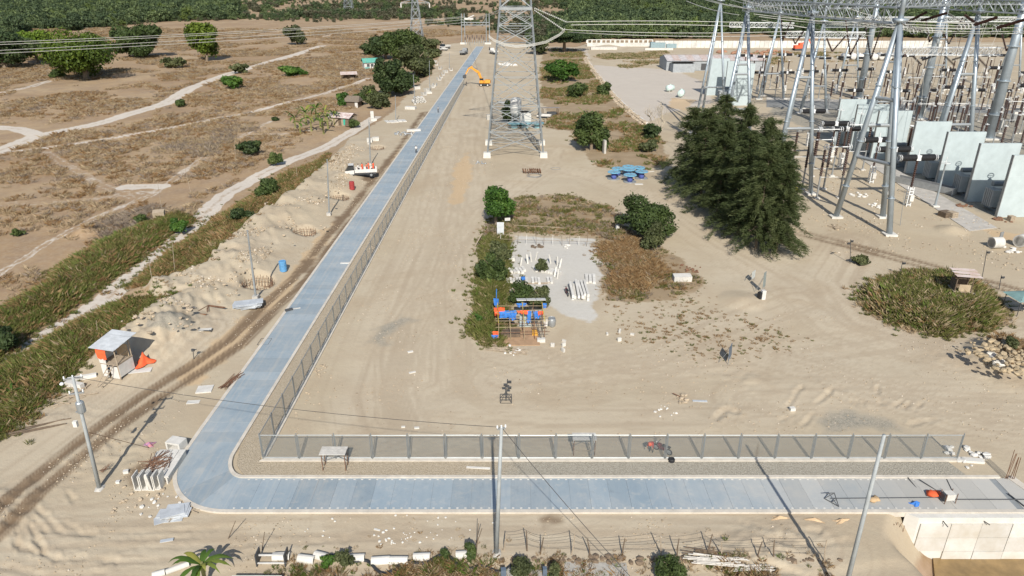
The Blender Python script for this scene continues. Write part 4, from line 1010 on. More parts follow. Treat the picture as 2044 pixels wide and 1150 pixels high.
UNITR = MB().tube((0, 0, 0), (0, 0, 1), 1, n=10).mesh('pipe', M_STEEL)
def beam(name, parent, p0, p1, r, me=None):
    p0 = Vector(p0); d = Vector(p1) - p0
    o = bpy.data.objects.new(name, me or UNITC); col.objects.link(o); o.parent = parent
    o.location = p0; o.rotation_mode = 'QUATERNION'; o.rotation_quaternion = d.to_track_quat('Z', 'Y'); o.scale = (r, r, d.length)
    return o
def sagline(a, b, sag, n=14):
    a = Vector(a); b = Vector(b)
    return [a.lerp(b, k / n) - Vector((0, 0, sag * 4 * (k / n) * (1 - k / n))) for k in range(n + 1)]
def cable(label, a, b, sag, r=.05, m=None, group=None, n=14, name='overhead_cable'):
    return single(name, MB().path(sagline(a, b, sag, n), r, 5), m or M_CABLE, label, 'cable', group=group)
def corr(mb, L_, W, z0, slope, n=14, amp=.03, c=(0, 0, 0), t=.02):
    """corrugated sheet, ridges run along x, falls by slope along y"""
    vs = []; fs = []
    for i in range(2 * n + 1):
        y = -W / 2 + W * i / (2 * n); z = z0 - slope * y + (amp if i % 2 else -amp)
        for x in (-L_ / 2, L_ / 2): vs += [(c[0] + x, c[1] + y, c[2] + z), (c[0] + x, c[1] + y, c[2] + z - t)]
    for i in range(2 * n):
        a = i * 4; b = a + 4
        fs += [(a, a + 2, b + 2, b), (b + 1, b + 3, a + 3, a + 1), (a, b, b + 1, a + 1), (a + 3, b + 3, b + 2, a + 2)]
    fs += [(0, 1, 3, 2), (len(vs) - 4, len(vs) - 2, len(vs) - 1, len(vs) - 3)]
    return mb.add(vs, fs)

# ------------------------------------------------------------------ people
SKIN = mat('skin', (.30, .16, .10), .6)
def person(label, p, rz, shirt, trous, pose='stand', hat=None, parent_kind='person'):
    J = {'pel': (0, 0, .95), 'ch': (0, .02, 1.32), 'nk': (0, 0, 1.50), 'hd': (0, .02, 1.68), 'le': (-.27, .04, 1.14), 'lh': (-.28, .14, .88), 're': (.27, .04, 1.14), 'rh': (.28, .14, .88), 'ls': (-.19, 0, 1.42), 'rs': (.19, 0, 1.42),
         'lhp': (-.10, 0, .90), 'lk': (-.12, .03, .50), 'lf': (-.13, -.02, .08), 'lt': (-.14, .14, .05), 'rhp': (.10, 0, .90), 'rk': (.12, .03, .50), 'rf': (.13, -.02, .08), 'rt': (.14, .14, .05)}
    if pose == 'bend':
        J.update(pel=(0, -.12, .88), ch=(0, .22, 1.08), nk=(0, .40, 1.12), hd=(0, .56, 1.14), ls=(-.19, .34, 1.08), rs=(.19, .34, 1.08), le=(-.24, .44, .82), lh=(-.20, .55, .58), re=(.24, .44, .82), rh=(.20, .55, .58), lhp=(-.1, -.12, .84), rhp=(.1, -.12, .84))
    if pose == 'sit':
        J = {k: (x, y, z - .42) for k, (x, y, z) in J.items()}; J.update(lk=(-.13, .42, .52), rk=(.13, .42, .52), lf=(-.13, .44, .1), rf=(.13, .44, .1), lt=(-.13, .58, .06), rt=(.13, .58, .06))
    if pose == 'walk':
        J.update(lk=(-.11, .2, .52), lf=(-.11, .26, .08), lt=(-.11, .42, .06), rk=(.11, -.06, .5), rf=(.11, -.34, .12), rt=(.11, -.2, .05), lh=(-.26, -.12, .92), rh=(.26, .3, .96))
    Rd = dict(pel=.155, ch=.165, nk=.065, hd=.105, ls=.08, rs=.08, le=.052, re=.052, lh=.04, rh=.04, lhp=.10, rhp=.10, lk=.072, rk=.072, lf=.05, rf=.05, lt=.04, rt=.04)
    E = [('pel', 'ch'), ('ch', 'nk'), ('nk', 'hd'), ('ch', 'ls'), ('ls', 'le'), ('le', 'lh'), ('ch', 'rs'), ('rs', 're'), ('re', 'rh'), ('pel', 'lhp'), ('lhp', 'lk'), ('lk', 'lf'), ('lf', 'lt'), ('pel', 'rhp'), ('rhp', 'rk'), ('rk', 'rf'), ('rf', 'rt')]
    ks = list(J); me = bpy.data.meshes.new('b'); me.from_pydata([J[k] for k in ks], [(ks.index(a), ks.index(b)) for a, b in E], [])
    o = bpy.data.objects.new('b', me); col.objects.link(o)
    o.modifiers.new('s', 'SKIN'); sv = me.skin_vertices[0].data
    for i, k in enumerate(ks): sv[i].radius = (Rd[k], Rd[k]); sv[i].use_root = (k == 'pel')
    ss = o.modifiers.new('u', 'SUBSURF'); ss.levels = ss.render_levels = 1
    dg = bpy.context.evaluated_depsgraph_get(); nm = bpy.data.meshes.new_from_object(o.evaluated_get(dg)); bpy.data.objects.remove(o)
    nm.materials.clear()
    for m in (shirt, trous, SKIN, M_DARK): nm.materials.append(m)
    part = {}
    for a, b in E: part[(a, b)] = 1 if a in ('lhp', 'rhp', 'lk', 'rk') or b in ('lhp', 'rhp') else 2 if (b in ('hd', 'lh', 'rh')) else 3 if b in ('lt', 'rt') else 0
    for f in nm.polygons:
        best = 1e9
        for (a, b), s in part.items():
            A = Vector(J[a]); B_ = Vector(J[b]); ab = B_ - A; t = min(1, max(0, (f.center - A).dot(ab) / ab.length_squared)); d = (A + ab * t - f.center).length
            if d < best: best = d; f.material_index = s
        f.use_smooth = True
    o = bpy.data.objects.new('person', nm); col.objects.link(o); o.location = p; o.rotation_euler = (0, 0, rz); tag(o, label, 'person')
    h = Vector(J['hd']); ax = (Vector(J['hd']) - Vector(J['nk'])).normalized()
    MB().lathe([(.185, -.01), (.18, .0), (.125, .02), (.12, .08), (.07, .13), (0, .145)] if hat else [(.115, -.03), (.118, .03), (.07, .10), (0, .12)], h + ax * .03, 10, ax).build('hard_hat' if hat else 'hair', hat or M_DARK, o, True)
    return o

# ------------------------------------------------------------------ big lattice tower
def lattice(root, W, zs, r_leg, r_br, cx=0, cy=0, sub=True, name='brace'):
    """four tapering legs with cross bracing on every face; W(z) is the width"""
    cs = ((-1, -1), (1, -1), (1, 1), (-1, 1))
    def pt(i, z): w_ = W(z) / 2; return Vector((cx + cs[i % 4][0] * w_, cy + cs[i % 4][1] * w_, z))
    for i in range(4):
        mb = MB()
        for a, b in zip(zs[:-1], zs[1:]): mb.tube(pt(i, a), pt(i, b), r_leg, n=4)
        mb.build('leg', M_STEEL, root)
    for k in range(len(zs) - 1):
        a, b = zs[k], zs[k + 1]
        for i in range(4):
            p, q, r_, s = pt(i, a), pt(i + 1, a), pt(i + 1, b), pt(i, b)
            beam(name, root, p, r_, r_br); beam(name, root, q, s, r_br); beam(name, root, s, r_, r_br)
            if sub:
                c = (p + r_) / 2
                beam(name, root, p.lerp(s, .5), c, r_br * .55); beam(name, root, q.lerp(r_, .5), c, r_br * .55)
                beam(name, root, p.lerp(s, .5), p.lerp(r_, .25), r_br * .55); beam(name, root, q.lerp(r_, .5), q.lerp(s, .25), r_br * .55)
                beam(name, root, s.lerp(p, .25), r_.lerp(p, .25), r_br * .5)
def big_tower():
    a = G(971, 311); b = G(1087, 315); c = Vector(((a.x + b.x) / 2, (a.y + b.y) / 2 + 5.9, 0))
    o = thing('lattice_tower', 'tall grey steel lattice tower standing beside the lane', 'tower', c)
    W = lambda z: 12.7 - .195 * z if z < 31 else max(2.4, 6.65 - .10 * (z - 31))
    lattice(o, W, [1.0, 5.5, 11.0, 17.2, 23.6, 27.6, 31.2, 36, 41, 46, 51], .18, .10)
    for sx in (-1, 1):
        for sy in (-1, 1):
            f = MB().box((sx * 6.35, sy * 6.35, .45), (1.7, 1.7, 1.3), taper=.92).build('footing', M_WHITE, o)
    for z in (10.95, 23.6, 31.2):                                     # plan diaphragms
        w_ = W(z) / 2
        for q in range(4):
            p = [(-w_, -w_), (w_, -w_), (w_, w_), (-w_, w_)]; m_ = [((p[k][0] + p[(k + 1) % 4][0]) / 2, (p[k][1] + p[(k + 1) % 4][1]) / 2) for k in range(4)]
            beam('brace', o, (*m_[q], z), (*m_[(q + 1) % 4], z), .06)
    for z, L_ in ((34.5, 11.5), (42.5, 9.5)):
        for s in (-1, 1):
            w_ = W(z) / 2; tip = Vector((s * L_, 0, z + .6))
            for sy in (-1, 1):
                beam('crossarm', o, (s * w_, sy * w_, z), tip, .10); beam('crossarm', o, (s * w_, sy * w_, z + 2.6), tip, .09)
                for k in (.3, .6): beam('brace', o, Vector((s * w_, sy * w_, z)).lerp(tip, k), Vector((s * w_, sy * w_, z + 2.6)).lerp(tip, k), .05)
    # walkway girder across the near face at the cable level
    w_ = W(31.2) / 2
    MB().box((0, -w_ - .05, 31.0), (2 * w_ + .4, .25, .55)).build('girder', M_STEEL, o)
    return o, c, w_
TOW, TC, TW = big_tower()
def disc_string(label, a, b, n=16, r=.16, group=None, m=None):
    mb = MB(); a = Vector(a); b = Vector(b); d = (b - a)
    mb.tube(a, b, .04, n=4)
    for k in range(n): mb.lathe([(.05, -.06), (r, -.01), (r, .02), (.05, .06)], a + d * ((k + .5) / n), 8, d)
    return single('insulator_string', mb, m or mat('pale_disc', (.55, .55, .52), .35), label, 'insulator', group=group)
# lines that leave the tower to the substation and to the portal
DR = TC.y - TW
SUBW = []
for k, (u0, v0, u1, v1, u2, v2, y2) in enumerate([(1066, 16, 1131, 44, 1480, 45, 152), (1066, 16, 1140, 50, 1480, 53, 152), (1066, 20, 1124, 59, 1600, 62, 132), (1066, 20, 1133, 64, 1600, 70, 132)]):
    a = AT(u0, v0, DR + (k // 2) * 1.5); b = AT(u1, v1, DR - 3)
    if k % 2 == 0: disc_string('%s pale insulator string sagging from the right side of the big tower' % ('upper', 'lower')[k // 2], a, b, 18, .20, 'tower insulator strings')
    e = AT(u2, v2, y2)
    cable('conductor %s of the twin pair from tower to gantry, %s pair' % (('upper', 'lower')[k % 2], ('upper', 'lower')[k // 2]), b, e, -.25 if k < 2 else .5, .055, group='tower to gantry conductors')
    SUBW.append(b)
# jumper loop round the front of the tower
for k in range(3):
    pts = [AT(u, v, DR - 2.0 - .3 * k) for u, v in ((1128, 56 + 3 * k), (1116, 68 + 2 * k), (1090, 82 + 2 * k), (1062, 88 + 2 * k), (1030, 91 + 2 * k), (1006, 87 + 2 * k), (985, 78 + 2 * k), (975, 70 + 2 * k))]
    single('jumper_cable', MB().path(pts, .05, 5), M_CABLE, '%s slack jumper cable looping round the front of the big tower' % ('uppermost', 'middle', 'lowest')[k], 'cable', group='tower jumper loops')
GY = G(925, 88).y
for k, (v0, v1) in enumerate([(26, 35), (30, 38)]):
    cable('%s conductor from the portal frame up to the big tower' % ('upper', 'lower')[k], AT(1004, v0 - 8, DR), AT(936, v1, GY), .6, .06, group='portal to tower conductors')
for k, (vl, vr) in enumerate([(85, 33), (90, 35), (102, 39), (108, 45)]):
    cable(('highest', 'second highest', 'third', 'lowest')[k] + ' of the four long conductors crossing the dry field', AT(-60, vl + 1.5, 250), AT(928, vr, GY), 1.2, .075, group='long conductors over the field', n=24)

# ------------------------------------------------------------------ portal frame at the lane end, far towers
def portal():
    a, b = G(925.5, 88), G(974, 89); o = thing('portal_frame', 'pale steel portal frame at the far end of the lane', 'gantry', (a + b) / 2)
    w_ = (b.x - a.x) / 2
    for s in (-1, 1):
        for d in (-1.0, 1.0):
            beam('post', o, (s * w_ + d, 0, 0), (s * w_ + d * .8, 0, 16.6), .26, UNITR)
        MB().box((s * w_, 0, .5), (3.6, 1.6, 1.0)).build('footing', M_WHITE, o)
        beam('brace', o, (s * w_ - 1, 0, 14), (s * w_ - s * 4, 0, 9.8), .12)
    for z in (11.8, 10.4): beam('crossbeam', o, (-w_ - 1, 0, z), (w_ + 1, 0, z), .22, UNITR)
    for k in range(8): beam('brace', o, (-w_ + 2 * w_ * k / 8, 0, 10.4), (-w_ + 2 * w_ * (k + .5) / 8, 0, 11.8), .07)
    MB().box((-w_ + 3.5, 0, 13.8), (5, 1.2, 1.0)).tube((-w_ + 3, 0, 14.2), (-w_ + 6.5, -.5, 15.6), .3).build('operator_box', M_WPAINT, o)
    for k in range(9):
        p = G(929 + k * 4.6, 90 - (k % 2) * 4); q = thing('disconnector_post', ('leftmost', 'second', 'third', 'fourth', 'fifth', 'sixth', 'seventh', 'eighth', 'rightmost')[k] + ' dark switch post under the far portal frame', 'post', p, 0, 'switch posts under the portal')
        beam('support', q, (0, 0, 0), (0, 0, 2.6), .14); MB().lathe([(.2, 2.6), (.34, 2.9), (.2, 3.3), (.34, 3.7), (.2, 4.1), (.3, 4.3), (0, 4.4)], (0, 0, 0), 6).build('insulator', M_PORC, q)
portal()
def far_tower(u, v, wpx, H, label, arms):
    p = G(u, v); k = F / (p.y * CT + HC * ST); W0 = wpx / k
    o = thing('far_lattice_tower', label, 'tower', p); W = lambda z: W0 * (1 - .8 * min(1, z / (H * .75)))
    zs = [0, H * .14, H * .28, H * .42, H * .56, H * .75, H]
    lattice(o, W, zs, .26, .15, sub=False)
    for z, L_ in arms:
        for s in (-1, 1):
            for sy in (-.6, .6): beam('crossarm', o, (0, sy, z), (s * L_, 0, z - .2), .22)
            beam('crossarm', o, (0, 0, z + 2.5), (s * L_, 0, z), .2); MB().lathe([(.12, -3), (.4, -2.6), (.4, -.6), (.1, 0)], (s * L_, 0, z - .2), 6).build('insulator', M_WPAINT, o)
far_tower(832, 74, 24, 40, 'far lattice tower with crossarms, left of the lane end', ((20.5, 9), (28, 8)))
far_tower(697, 27, 18, 46, 'faraway lattice tower standing in front of the wood', ((30, 9), (38, 8)))

# ------------------------------------------------------------------ excavator
def excavator():
    p = PT(967, 172); o = thing('excavator', 'orange yellow wheeled excavator reaching over the lane', 'excavator', p, 0); o.scale = (.92,) * 3
    MB().box((0, 0, .95), (3.9, 1.5, .5)).box((0, 0, .7), (2.2, 2.2, .3)).build('chassis', M_DARK, o)
    for x in (-1.3, 1.3):
        for y in (-1.1, 1.1):
            w_ = MB().lathe([(.3, -.22), (.52, -.2), (.55, 0), (.52, .2), (.3, .22)], (x, y, .55), 12, (0, 1, 0)).build('wheel', M_BLK, o)
            MB().lathe([(0, -.24), (.3, -.24), (.3, .24), (0, .24)], (x, y, .55), 8, (0, 1, 0)).build('rim', M_WPAINT, w_)
    up = thing_part = MB().prism([(-1.9, -1.25), (2.3, -1.25), (2.5, -.8), (2.5, .8), (2.3, 1.25), (-1.9, 1.25)], 1.25, 1.6).box((1.35, 0, 2.05), (2.1, 2.4, .95), taper=.93).box((-.3, .75, 1.85), (1.6, .8, .6))
    ub = up.build('upper_body', M_YEL, o)
    MB().box((1.9, -.6, 2.6), (.3, .3, .25)).box((2.45, 0, 1.75), (.35, 2.3, .55)).build('counterweight', M_DARK, o)
    cb = MB().prism([(-1.9, -1.25), (-.3, -1.25), (-.3, -.25), (-1.9, -.25)], 1.6, 2.35).build('cab', M_YEL, o)
    MB().box((-1.1, -.75, 2.75), (1.55, .96, .8), taper=.9).build('cab_glass', M_GLASSD, cb); MB().box((-1.1, -.75, 3.2), (1.6, 1.0, .12)).build('cab_roof', M_YEL, cb)
    def arm(nm, pts, w0, hs, m=M_YEL):
        mb = MB()
        for k in range(len(pts) - 1):
            a, b = Vector((pts[k][0], .25, pts[k][1])), Vector((pts[k + 1][0], .25, pts[k + 1][1])); d = (b - a).normalized(); n_ = Vector((-d.z, 0, d.x))
            vs = []
            for q, h in ((a, hs[k]), (b, hs[k + 1])):
                for y in (-w0, w0):
                    for s in (-1, 1): vs.append(q + n_ * h * s + Vector((0, y, 0)))
            mb.add(vs, [(0, 1, 3, 2), (4, 6, 7, 5), (0, 4, 5, 1), (2, 3, 7, 6), (1, 5, 7, 3), (0, 2, 6, 4)])
        return mb.build(nm, m, o)
    arm('boom', [(-.9, 1.9), (-2.2, 5.2), (-5.2, 7.1)], .24, [.35, .52, .28]); arm('stick', [(-4.6, 7.5), (-6.2, 6.6), (-7.4, 4.4)], .18, [.3, .32, .18])
    for a, b in (((-1.6, 2.3), (-2.6, 4.7)), ((-2.6, 6.1), (-4.7, 7.7)), ((-5.7, 7.2), (-7.2, 5.4))): MB().tube((a[0], .25, a[1]), (b[0], .25, b[1]), .10, n=8).build('ram', M_STEELD, o)
    MB().prism([(-8.5, -.35), (-7.2, -.35), (-7.2, .85), (-8.5, .85)], [3.3, 3.0, 3.0, 3.3], [4.0, 4.6, 4.6, 4.0]).box((-8.0, .25, 3.1), (.9, 1.0, .12)).build('bucket', M_DARK, o)
    MB().path([(-1.5, .4, 3.3), (-3, .4, 6.6), (-5, .4, 7.9), (-6.5, .4, 7.0)], .06, 4).build('hydraulic_hose', M_BLK, o)
excavator()
person('person in dark clothes at the fence end beneath the excavator arm', PT(931, 172), 0, M_DARK, M_DARK)
person('person walking on the lane, small and dark, halfway up', PT(875, 226) + Vector((0, 0, ZL)), .3, M_STEELD, M_DARK, 'walk')
person('person at the far right end of the lane near the portal', PT(977, 100), 0, M_DARK, M_DARK)
person('person in a pale shirt on the lane above the fence bend', PT(831, 307) + Vector((0, 0, ZL)), 0, M_WPAINT, M_DARK)

# ------------------------------------------------------------------ vehicles
def truck(label, p, rz, s=1.0, body=None, bed=True, name='small_truck'):
    o = thing(name, label, 'truck', p, rz); o.scale = (s,) * 3; m = body or M_WPAINT
    MB().box((0, 0, .62), (1.5, 4.6, .22)).build('chassis', M_DARK, o)
    for x in (-.72, .72):
        for y in (-1.55, 1.5):
            q = MB().lathe([(.2, -.13), (.36, -.12), (.38, 0), (.36, .12), (.2, .13)], (x, y, .38), 12, (1, 0, 0)).build('wheel', M_BLK, o); MB().lathe([(0, -.14), (.2, -.14), (.2, .14), (0, .14)], (x, y, .38), 8, (1, 0, 0)).build('rim', M_STEEL, q)
    c = MB().add([(-.85, 1.1, .6), (.85, 1.1, .6), (.85, 2.5, .6), (-.85, 2.5, .6), (-.85, 1.1, 1.25), (.85, 1.1, 1.25), (.85, 2.5, 1.15), (-.85, 2.5, 1.15), (-.75, 1.15, 2.0), (.75, 1.15, 2.0), (.75, 1.95, 2.0), (-.75, 1.95, 2.0)],
                 [(3, 2, 1, 0), (0, 1, 5, 4), (1, 2, 6, 5), (2, 3, 7, 6), (3, 0, 4, 7), (8, 9, 10, 11), (4, 5, 9, 8)]).build('cab', m, o)
    MB().add([(-.84, 2.45, 1.18), (.84, 2.45, 1.18), (.75, 1.95, 1.96), (-.75, 1.95, 1.96), (.86, 1.15, 1.28), (.86, 2.4, 1.2), (.77, 1.95, 1.9), (.77, 1.18, 1.9), (-.86, 1.15, 1.28), (-.86, 2.4, 1.2), (-.77, 1.95, 1.9), (-.77, 1.18, 1.9)], [(0, 1, 2, 3), (4, 5, 6, 7), (9, 8, 11, 10)]).build('windows', M_GLASSD, c)
    for x in (-.6, .6): MB().box((x, 2.52, .85), (.28, .06, .16)).build('headlight', M_STEEL, c)
    b = MB().box((0, -.75, .85), (1.8, 3.5, .1))
    if bed:
        for x in (-.88, .88): b.box((x, -.75, 1.12), (.05, 3.5, .45))
        for y in (-2.47, .97): b.box((0, y, 1.12), (1.8, .05, .45))
    b.build('cargo_bed', m, o)
    return o
tp = PT(722, 352); TRZ = math.radians(100)
truck('white flatbed truck carrying workers in orange beside the lane', tp, TRZ, 1.25)
M_OV = mat('orange_vest', (.78, .12, .05), .7)
def on_truck(x, y, z=.93):
    q = Matrix.Rotation(TRZ, 3, 'Z') @ Vector((x, y, z)) * 1.25; return tp + q
for k, (x, y, z, ps, lb) in enumerate([(-.45, -2.0, 1.2, 'stand', 'worker in orange standing at the rear end of the white truck bed'), (.3, -1.9, .95, 'sit', 'worker in orange sitting low at the rear of the truck bed'), (.45, -1.2, 1.0, 'stand', 'worker in orange standing in the middle of the truck bed, near side'),
                                 (-.45, -.9, 1.0, 'stand', 'worker in orange standing in the middle of the truck bed, far side'), (.1, -.2, .95, 'stand', 'worker in orange standing just behind the truck cab'), (-.5, .4, .95, 'stand', 'worker with white shirt at the front of the truck bed')]):
    person(lb, on_truck(x, y, z - .2), TRZ + U(-1, 1), M_OV if k < 5 else M_WPAINT, M_DARK if k % 2 else M_OV, ps, hat=M_OV if k == 1 else None)
person('worker in black standing left of the white truck', PT(700, 347), .5, M_DARK, M_DARK)
truck('white truck parked furthest up the site, near the portal frame', PT(889, 98), 2.6, 1.4)
truck('white truck right of the lane near the portal frame', PT(985, 108), .4, 1.4)
truck('grey tipper truck beside the lane below the portal frame', PT(926, 109), -.2, 1.5, M_STEELD)
truck('small white truck at the roadside near the dry field houses', PT(886, 101), 1.2, .9)

# ------------------------------------------------------------------ houses by the lane
def house():
    p = PT(741, 137); o = thing('small_house', 'small white house with green roof among trees by the lane', 'house', p, .35)
    W, Dp, H = 6.6, 5.2, 3.0
    MB().box((0, 0, H / 2), (W, Dp, H)).add([(-W / 2, -Dp / 2, H), (-W / 2, Dp / 2, H), (-W / 2, 0, H + 1.3), (W / 2, -Dp / 2, H), (W / 2, Dp / 2, H), (W / 2, 0, H + 1.3)], [(0, 2, 1), (3, 4, 5)]).build('wall', M_WPAINT, o)
    m = mat('green_roof', (.10, .32, .26), .6, .15)
    for s in (-1, 1):
        b = MB(); corr(b, W + 1.2, 3.3, H + .72, .5 * s, 10, .03, (0, s * 1.5, 0)); b.build('roof_sheet', m, o)
    d = MB().box((1.7, -Dp / 2 - .03, 1.05), (.95, .08, 2.1)).build('door', mat('teal_door', (.05, .20, .17)), o)
    for x in (-1.6, .1):
        w_ = MB().box((x, -Dp / 2 - .03, 1.75), (1.2, .1, 1.1)).build('window', M_DARK, o); MB().box((x, -Dp / 2 - .07, 1.15), (1.35, .16, .08)).build('sill', M_CONC, w_)
    MB().box((-2.2, -Dp / 2 - .8, .55), (2.0, .1, 1.1)).box((2.2, -Dp / 2 - .8, .55), (1.6, .1, 1.1)).build('garden_wall', mat('teal_wall', (.16, .38, .36)), o)
    # open shed
    p = PT(697, 158); o = thing('open_shed', 'low open shed with tin roof in the dry field', 'shed', p, .25)
    for x in (-2.6, 0, 2.6):
        for y in (-1.5, 1.5): MB().tube((x, y, 0), (x, y, 2.2 + .25 * y), .09, n=5).build('post', M_WOODD, o)
    b = MB(); corr(b, 6.6, 4.2, 2.35, -.17, 9, .03); b.build('roof_sheet', M_TINR, o)
    MB().box((.4, 1.35, .8), (5.0, .12, 1.6)).build('back_wall', M_WOODD, o); MB().box((1.2, .2, .5), (1.4, 1.0, .9)).build('workbench', M_WOOD, o)
    # dark hut
    p = PT(706, 213); o = thing('dark_hut', 'dark thatched hut half hidden by green shrubs', 'hut', p, -.2)
    MB().box((0, 0, 1.0), (4.2, 3.0, 2.0)).build('wall', M_WOODD, o)
    MB().add([(-2.6, -2.0, 1.8), (2.6, -2.0, 1.8), (2.6, 2.0, 1.8), (-2.6, 2.0, 1.8), (-2.2, 0, 3.4), (2.2, 0, 3.4)], [(0, 1, 5, 4), (2, 3, 4, 5), (1, 2, 5), (3, 0, 4), (3, 2, 1, 0)]).build('thatch_roof', mat('thatch', (.16, .13, .10), .95, .3, 4, bump=.5), o)
    MB().box((1.6, -1.55, .9), (.9, .08, 1.8)).build('door', M_WPAINT, o)
    # rusty roof house
    p = PT(686, 248); o = thing('shanty_house', 'low house with patched rusty white roof beside the banana clump', 'house', p, -.35)
    MB().box((0, 0, 1.1), (6.4, 4.2, 2.2)).build('wall', M_WOOD, o)
    for s in (-1, 1):
        b = MB(); corr(b, 7.2, 2.7, 2.75, .38 * s, 8, .03, (0, s * 1.25, 0)); b.build('roof_sheet', mat('patched_roof', (.62, .58, .56), .7, .2, .9, c2=(.30, .19, .17)), o)
    MB().box((2.0, -2.13, 1.0), (1.3, .08, 1.5)).build('window', mat('green_screen', (.04, .36, .26)), o); MB().box((.2, -2.13, .95), (.9, .08, 1.9)).build('door', M_WOODD, o)
    MB().box((2.9, -1.4, 1.0), (1.2, 3.2, 1.7), taper=.8).build('lean_to', M_WOODD, o)
house()

# ------------------------------------------------------------------ lamp poles, fence stakes along the left side
def pole(label, u, v, utop, vtop, r=.13, m=None, name='lamp_pole', cat='pole', box=True):
    p = PT(u, v); t = AT(utop, vtop, p.y); o = thing(name, label, cat, p)
    MB().tube((0, 0, -.3), t - p, r, r * .6, n=8).build('shaft', m or M_STEEL, o)
    if box: MB().box((0, 0, .25), (.7, .7, .5)).build('base', M_CONC, o); MB().lathe([(r * .9, 0), (r * .9, .12), (0, .2)], t - p, 8).build('cap', M_STEELD, o)
    return o
pole('grey lamp pole beside the biggest round excavation, nearest of its row', 511, 597, 494, 462, .15)
pole('grey lamp pole beside the second round excavation', 657, 430, 653, 320, .14)
pole('grey lamp pole next to the white truck', 739, 330, 737, 246, .14)
pole('thin pole standing by the flat white panels', 790, 243, 789, 192, .12)
pole('thin pole by the stacked pipes along the lane', 829, 209, 825, 150, .12)
pole('thin pole by the line of precast pieces', 858, 184, 857, 122, .12)
pole('thin pole furthest up the left site, past the precast pieces', 897, 138, 897, 106, .12)
pole('thin pole near the upright white blocks', 737, 288, 736, 240, .10)
for lab, u, v, ut, vt in [('thin leaning field stake left of the chalk patch', 324, 425, 314, 362), ('thin leaning field stake right of the chalk patch', 381, 385, 366, 322), ('thin stake at the right end of the field track', 471, 325, 467, 272),
                          ('pale bamboo stake in the grass strip, lower of two', 306, 575, 297, 518), ('pale bamboo stake in the grass strip, upper of two', 349, 548, 344, 485), ('short stake behind the guard hut', 196, 675, 192, 640), ('thin post by the white house', 731, 160, 729, 112),
                          ('stake in the verge under the dark bush', 594, 360, 590, 325)]:
    pole(lab, u, v, ut, vt, .05, M_WOOD, 'wooden_stake', 'stake', False)

# ------------------------------------------------------------------ round excavations with bar cages
def bar_cage(label, u, v, rad, h):
    p = G(u, v); p.z = -1.55; o = thing('rebar_cage', label, 'rebar', p); b = MB(); n = 30
    for k in range(n):
        a = 6.283 * k / n; x, y = math.cos(a) * rad, math.sin(a) * rad; b.tube((x, y, 0), (x * 1.04 + U(-.1, .1), y * 1.04 + U(-.1, .1), 1.5 + h * U(.7, 1.1)), .035, n=3)
    b.build('upright_bars', M_RUST, o)
    for z in (.8, 1.5, 1.5 + h * .5): MB().torus((0, 0, z), rad, .03, n=20, m=3).build('hoop', M_RUST, o)
bar_cage('rusty rebar cage in the nearest round excavation beside the lamp pole', 515, 572, 1.9, .9)
bar_cage('rusty rebar cage in the second round excavation along the lane', 608, 468, 1.7, .7)
bar_cage('rusty rebar cage in the third round excavation along the lane', 676, 399, 1.7, .6)
bar_cage('rusty rebar cage in the far round excavation above the truck', 752, 298, 1.6, .6)

def drum(label, u, v, m, h=1.1, r=.42, name='oil_drum'):
    return single(name, MB().lathe([(r * .96, 0), (r, .04), (r, h * .32), (r * 1.05, h * .34), (r, h * .36), (r, h * .64), (r * 1.05, h * .66), (r, h * .68), (r, h - .04), (r * .9, h), (r * .88, h - .05), (0, h - .05)], (0, 0, 0), 14), m, label, 'drum', PT(u, v), sm=False)
drum('blue drum on the sand between lane and excavation', 566, 541, mat('blue_drum', (.10, .27, .48), .5), 1.5, .5)
drum('dark red drum in front of the white truck', 703, 378, mat('red_drum', (.30, .04, .04), .5), 1.5, .5)

# ------------------------------------------------------------------ precast pieces and slabs on the left site
def block(name, label, cat, u, v, d, rz=0.0, m=None, lift=0.0, rx=0.0, ry=0.0, group=None):
    p = PT(u, v); b = MB().box((0, 0, d[2] / 2 + lift), d, 0, rx, ry)
    return single(name, b, m or M_CONCW, label, cat, p, rz, group)
def uchan(L_, W, H, t=.14):
    return MB().prism([(-W / 2, -L_ / 2), (W / 2, -L_ / 2), (W / 2, L_ / 2), (-W / 2, L_ / 2)], 0, t).box((-W / 2 + t / 2, 0, t + (H - t) / 2), (t, L_, H - t)).box((W / 2 - t / 2, 0, t + (H - t) / 2), (t, L_, H - t))
for lab, u, v, d, rz in [('white concrete block left of its twin by the far excavation', 738, 284, (1.2, 1.0, 1.0), .1), ('white concrete block right of its twin by the far excavation', 750, 281, (1.6, 1.0, .9), .2), ('upright white block by the thin pole', 743, 236, (.9, .8, 2.0), .3),
                         ('low white block beside the upright one', 747, 242, (1.6, .9, .8), .1), ('long white slab beside the lane, above the orange soil', 826, 262, (3.6, 1.4, .5), .15), ('white block half way along the site', 820, 218, (3.2, 1.6, .8), -.2), ('small white block along the precast line', 833, 178, (2.0, 1.2, .9), .3),
                         ('white block at the lane side of the precast line', 855, 187, (2.6, 1.0, .6), .1)]:
    block('concrete_block', lab, 'block', u, v, d, rz)
p0 = PT(792, 243); o = thing('panel_stack', 'flat stack of white panels around a thin pole', 'panels', p0, .35)
for k in range(5): MB().box((-2.6 + k * 1.15, U(-.3, .3), .14 + .03 * (k % 2)), (1.08, 3.0, .24), rz=U(-.08, .08)).build('panel', M_CONCW, o)
p0 = PT(836, 205); o = thing('pipe_stack', 'stack of white concrete pipes beside the lane', 'pipes', p0, .3)
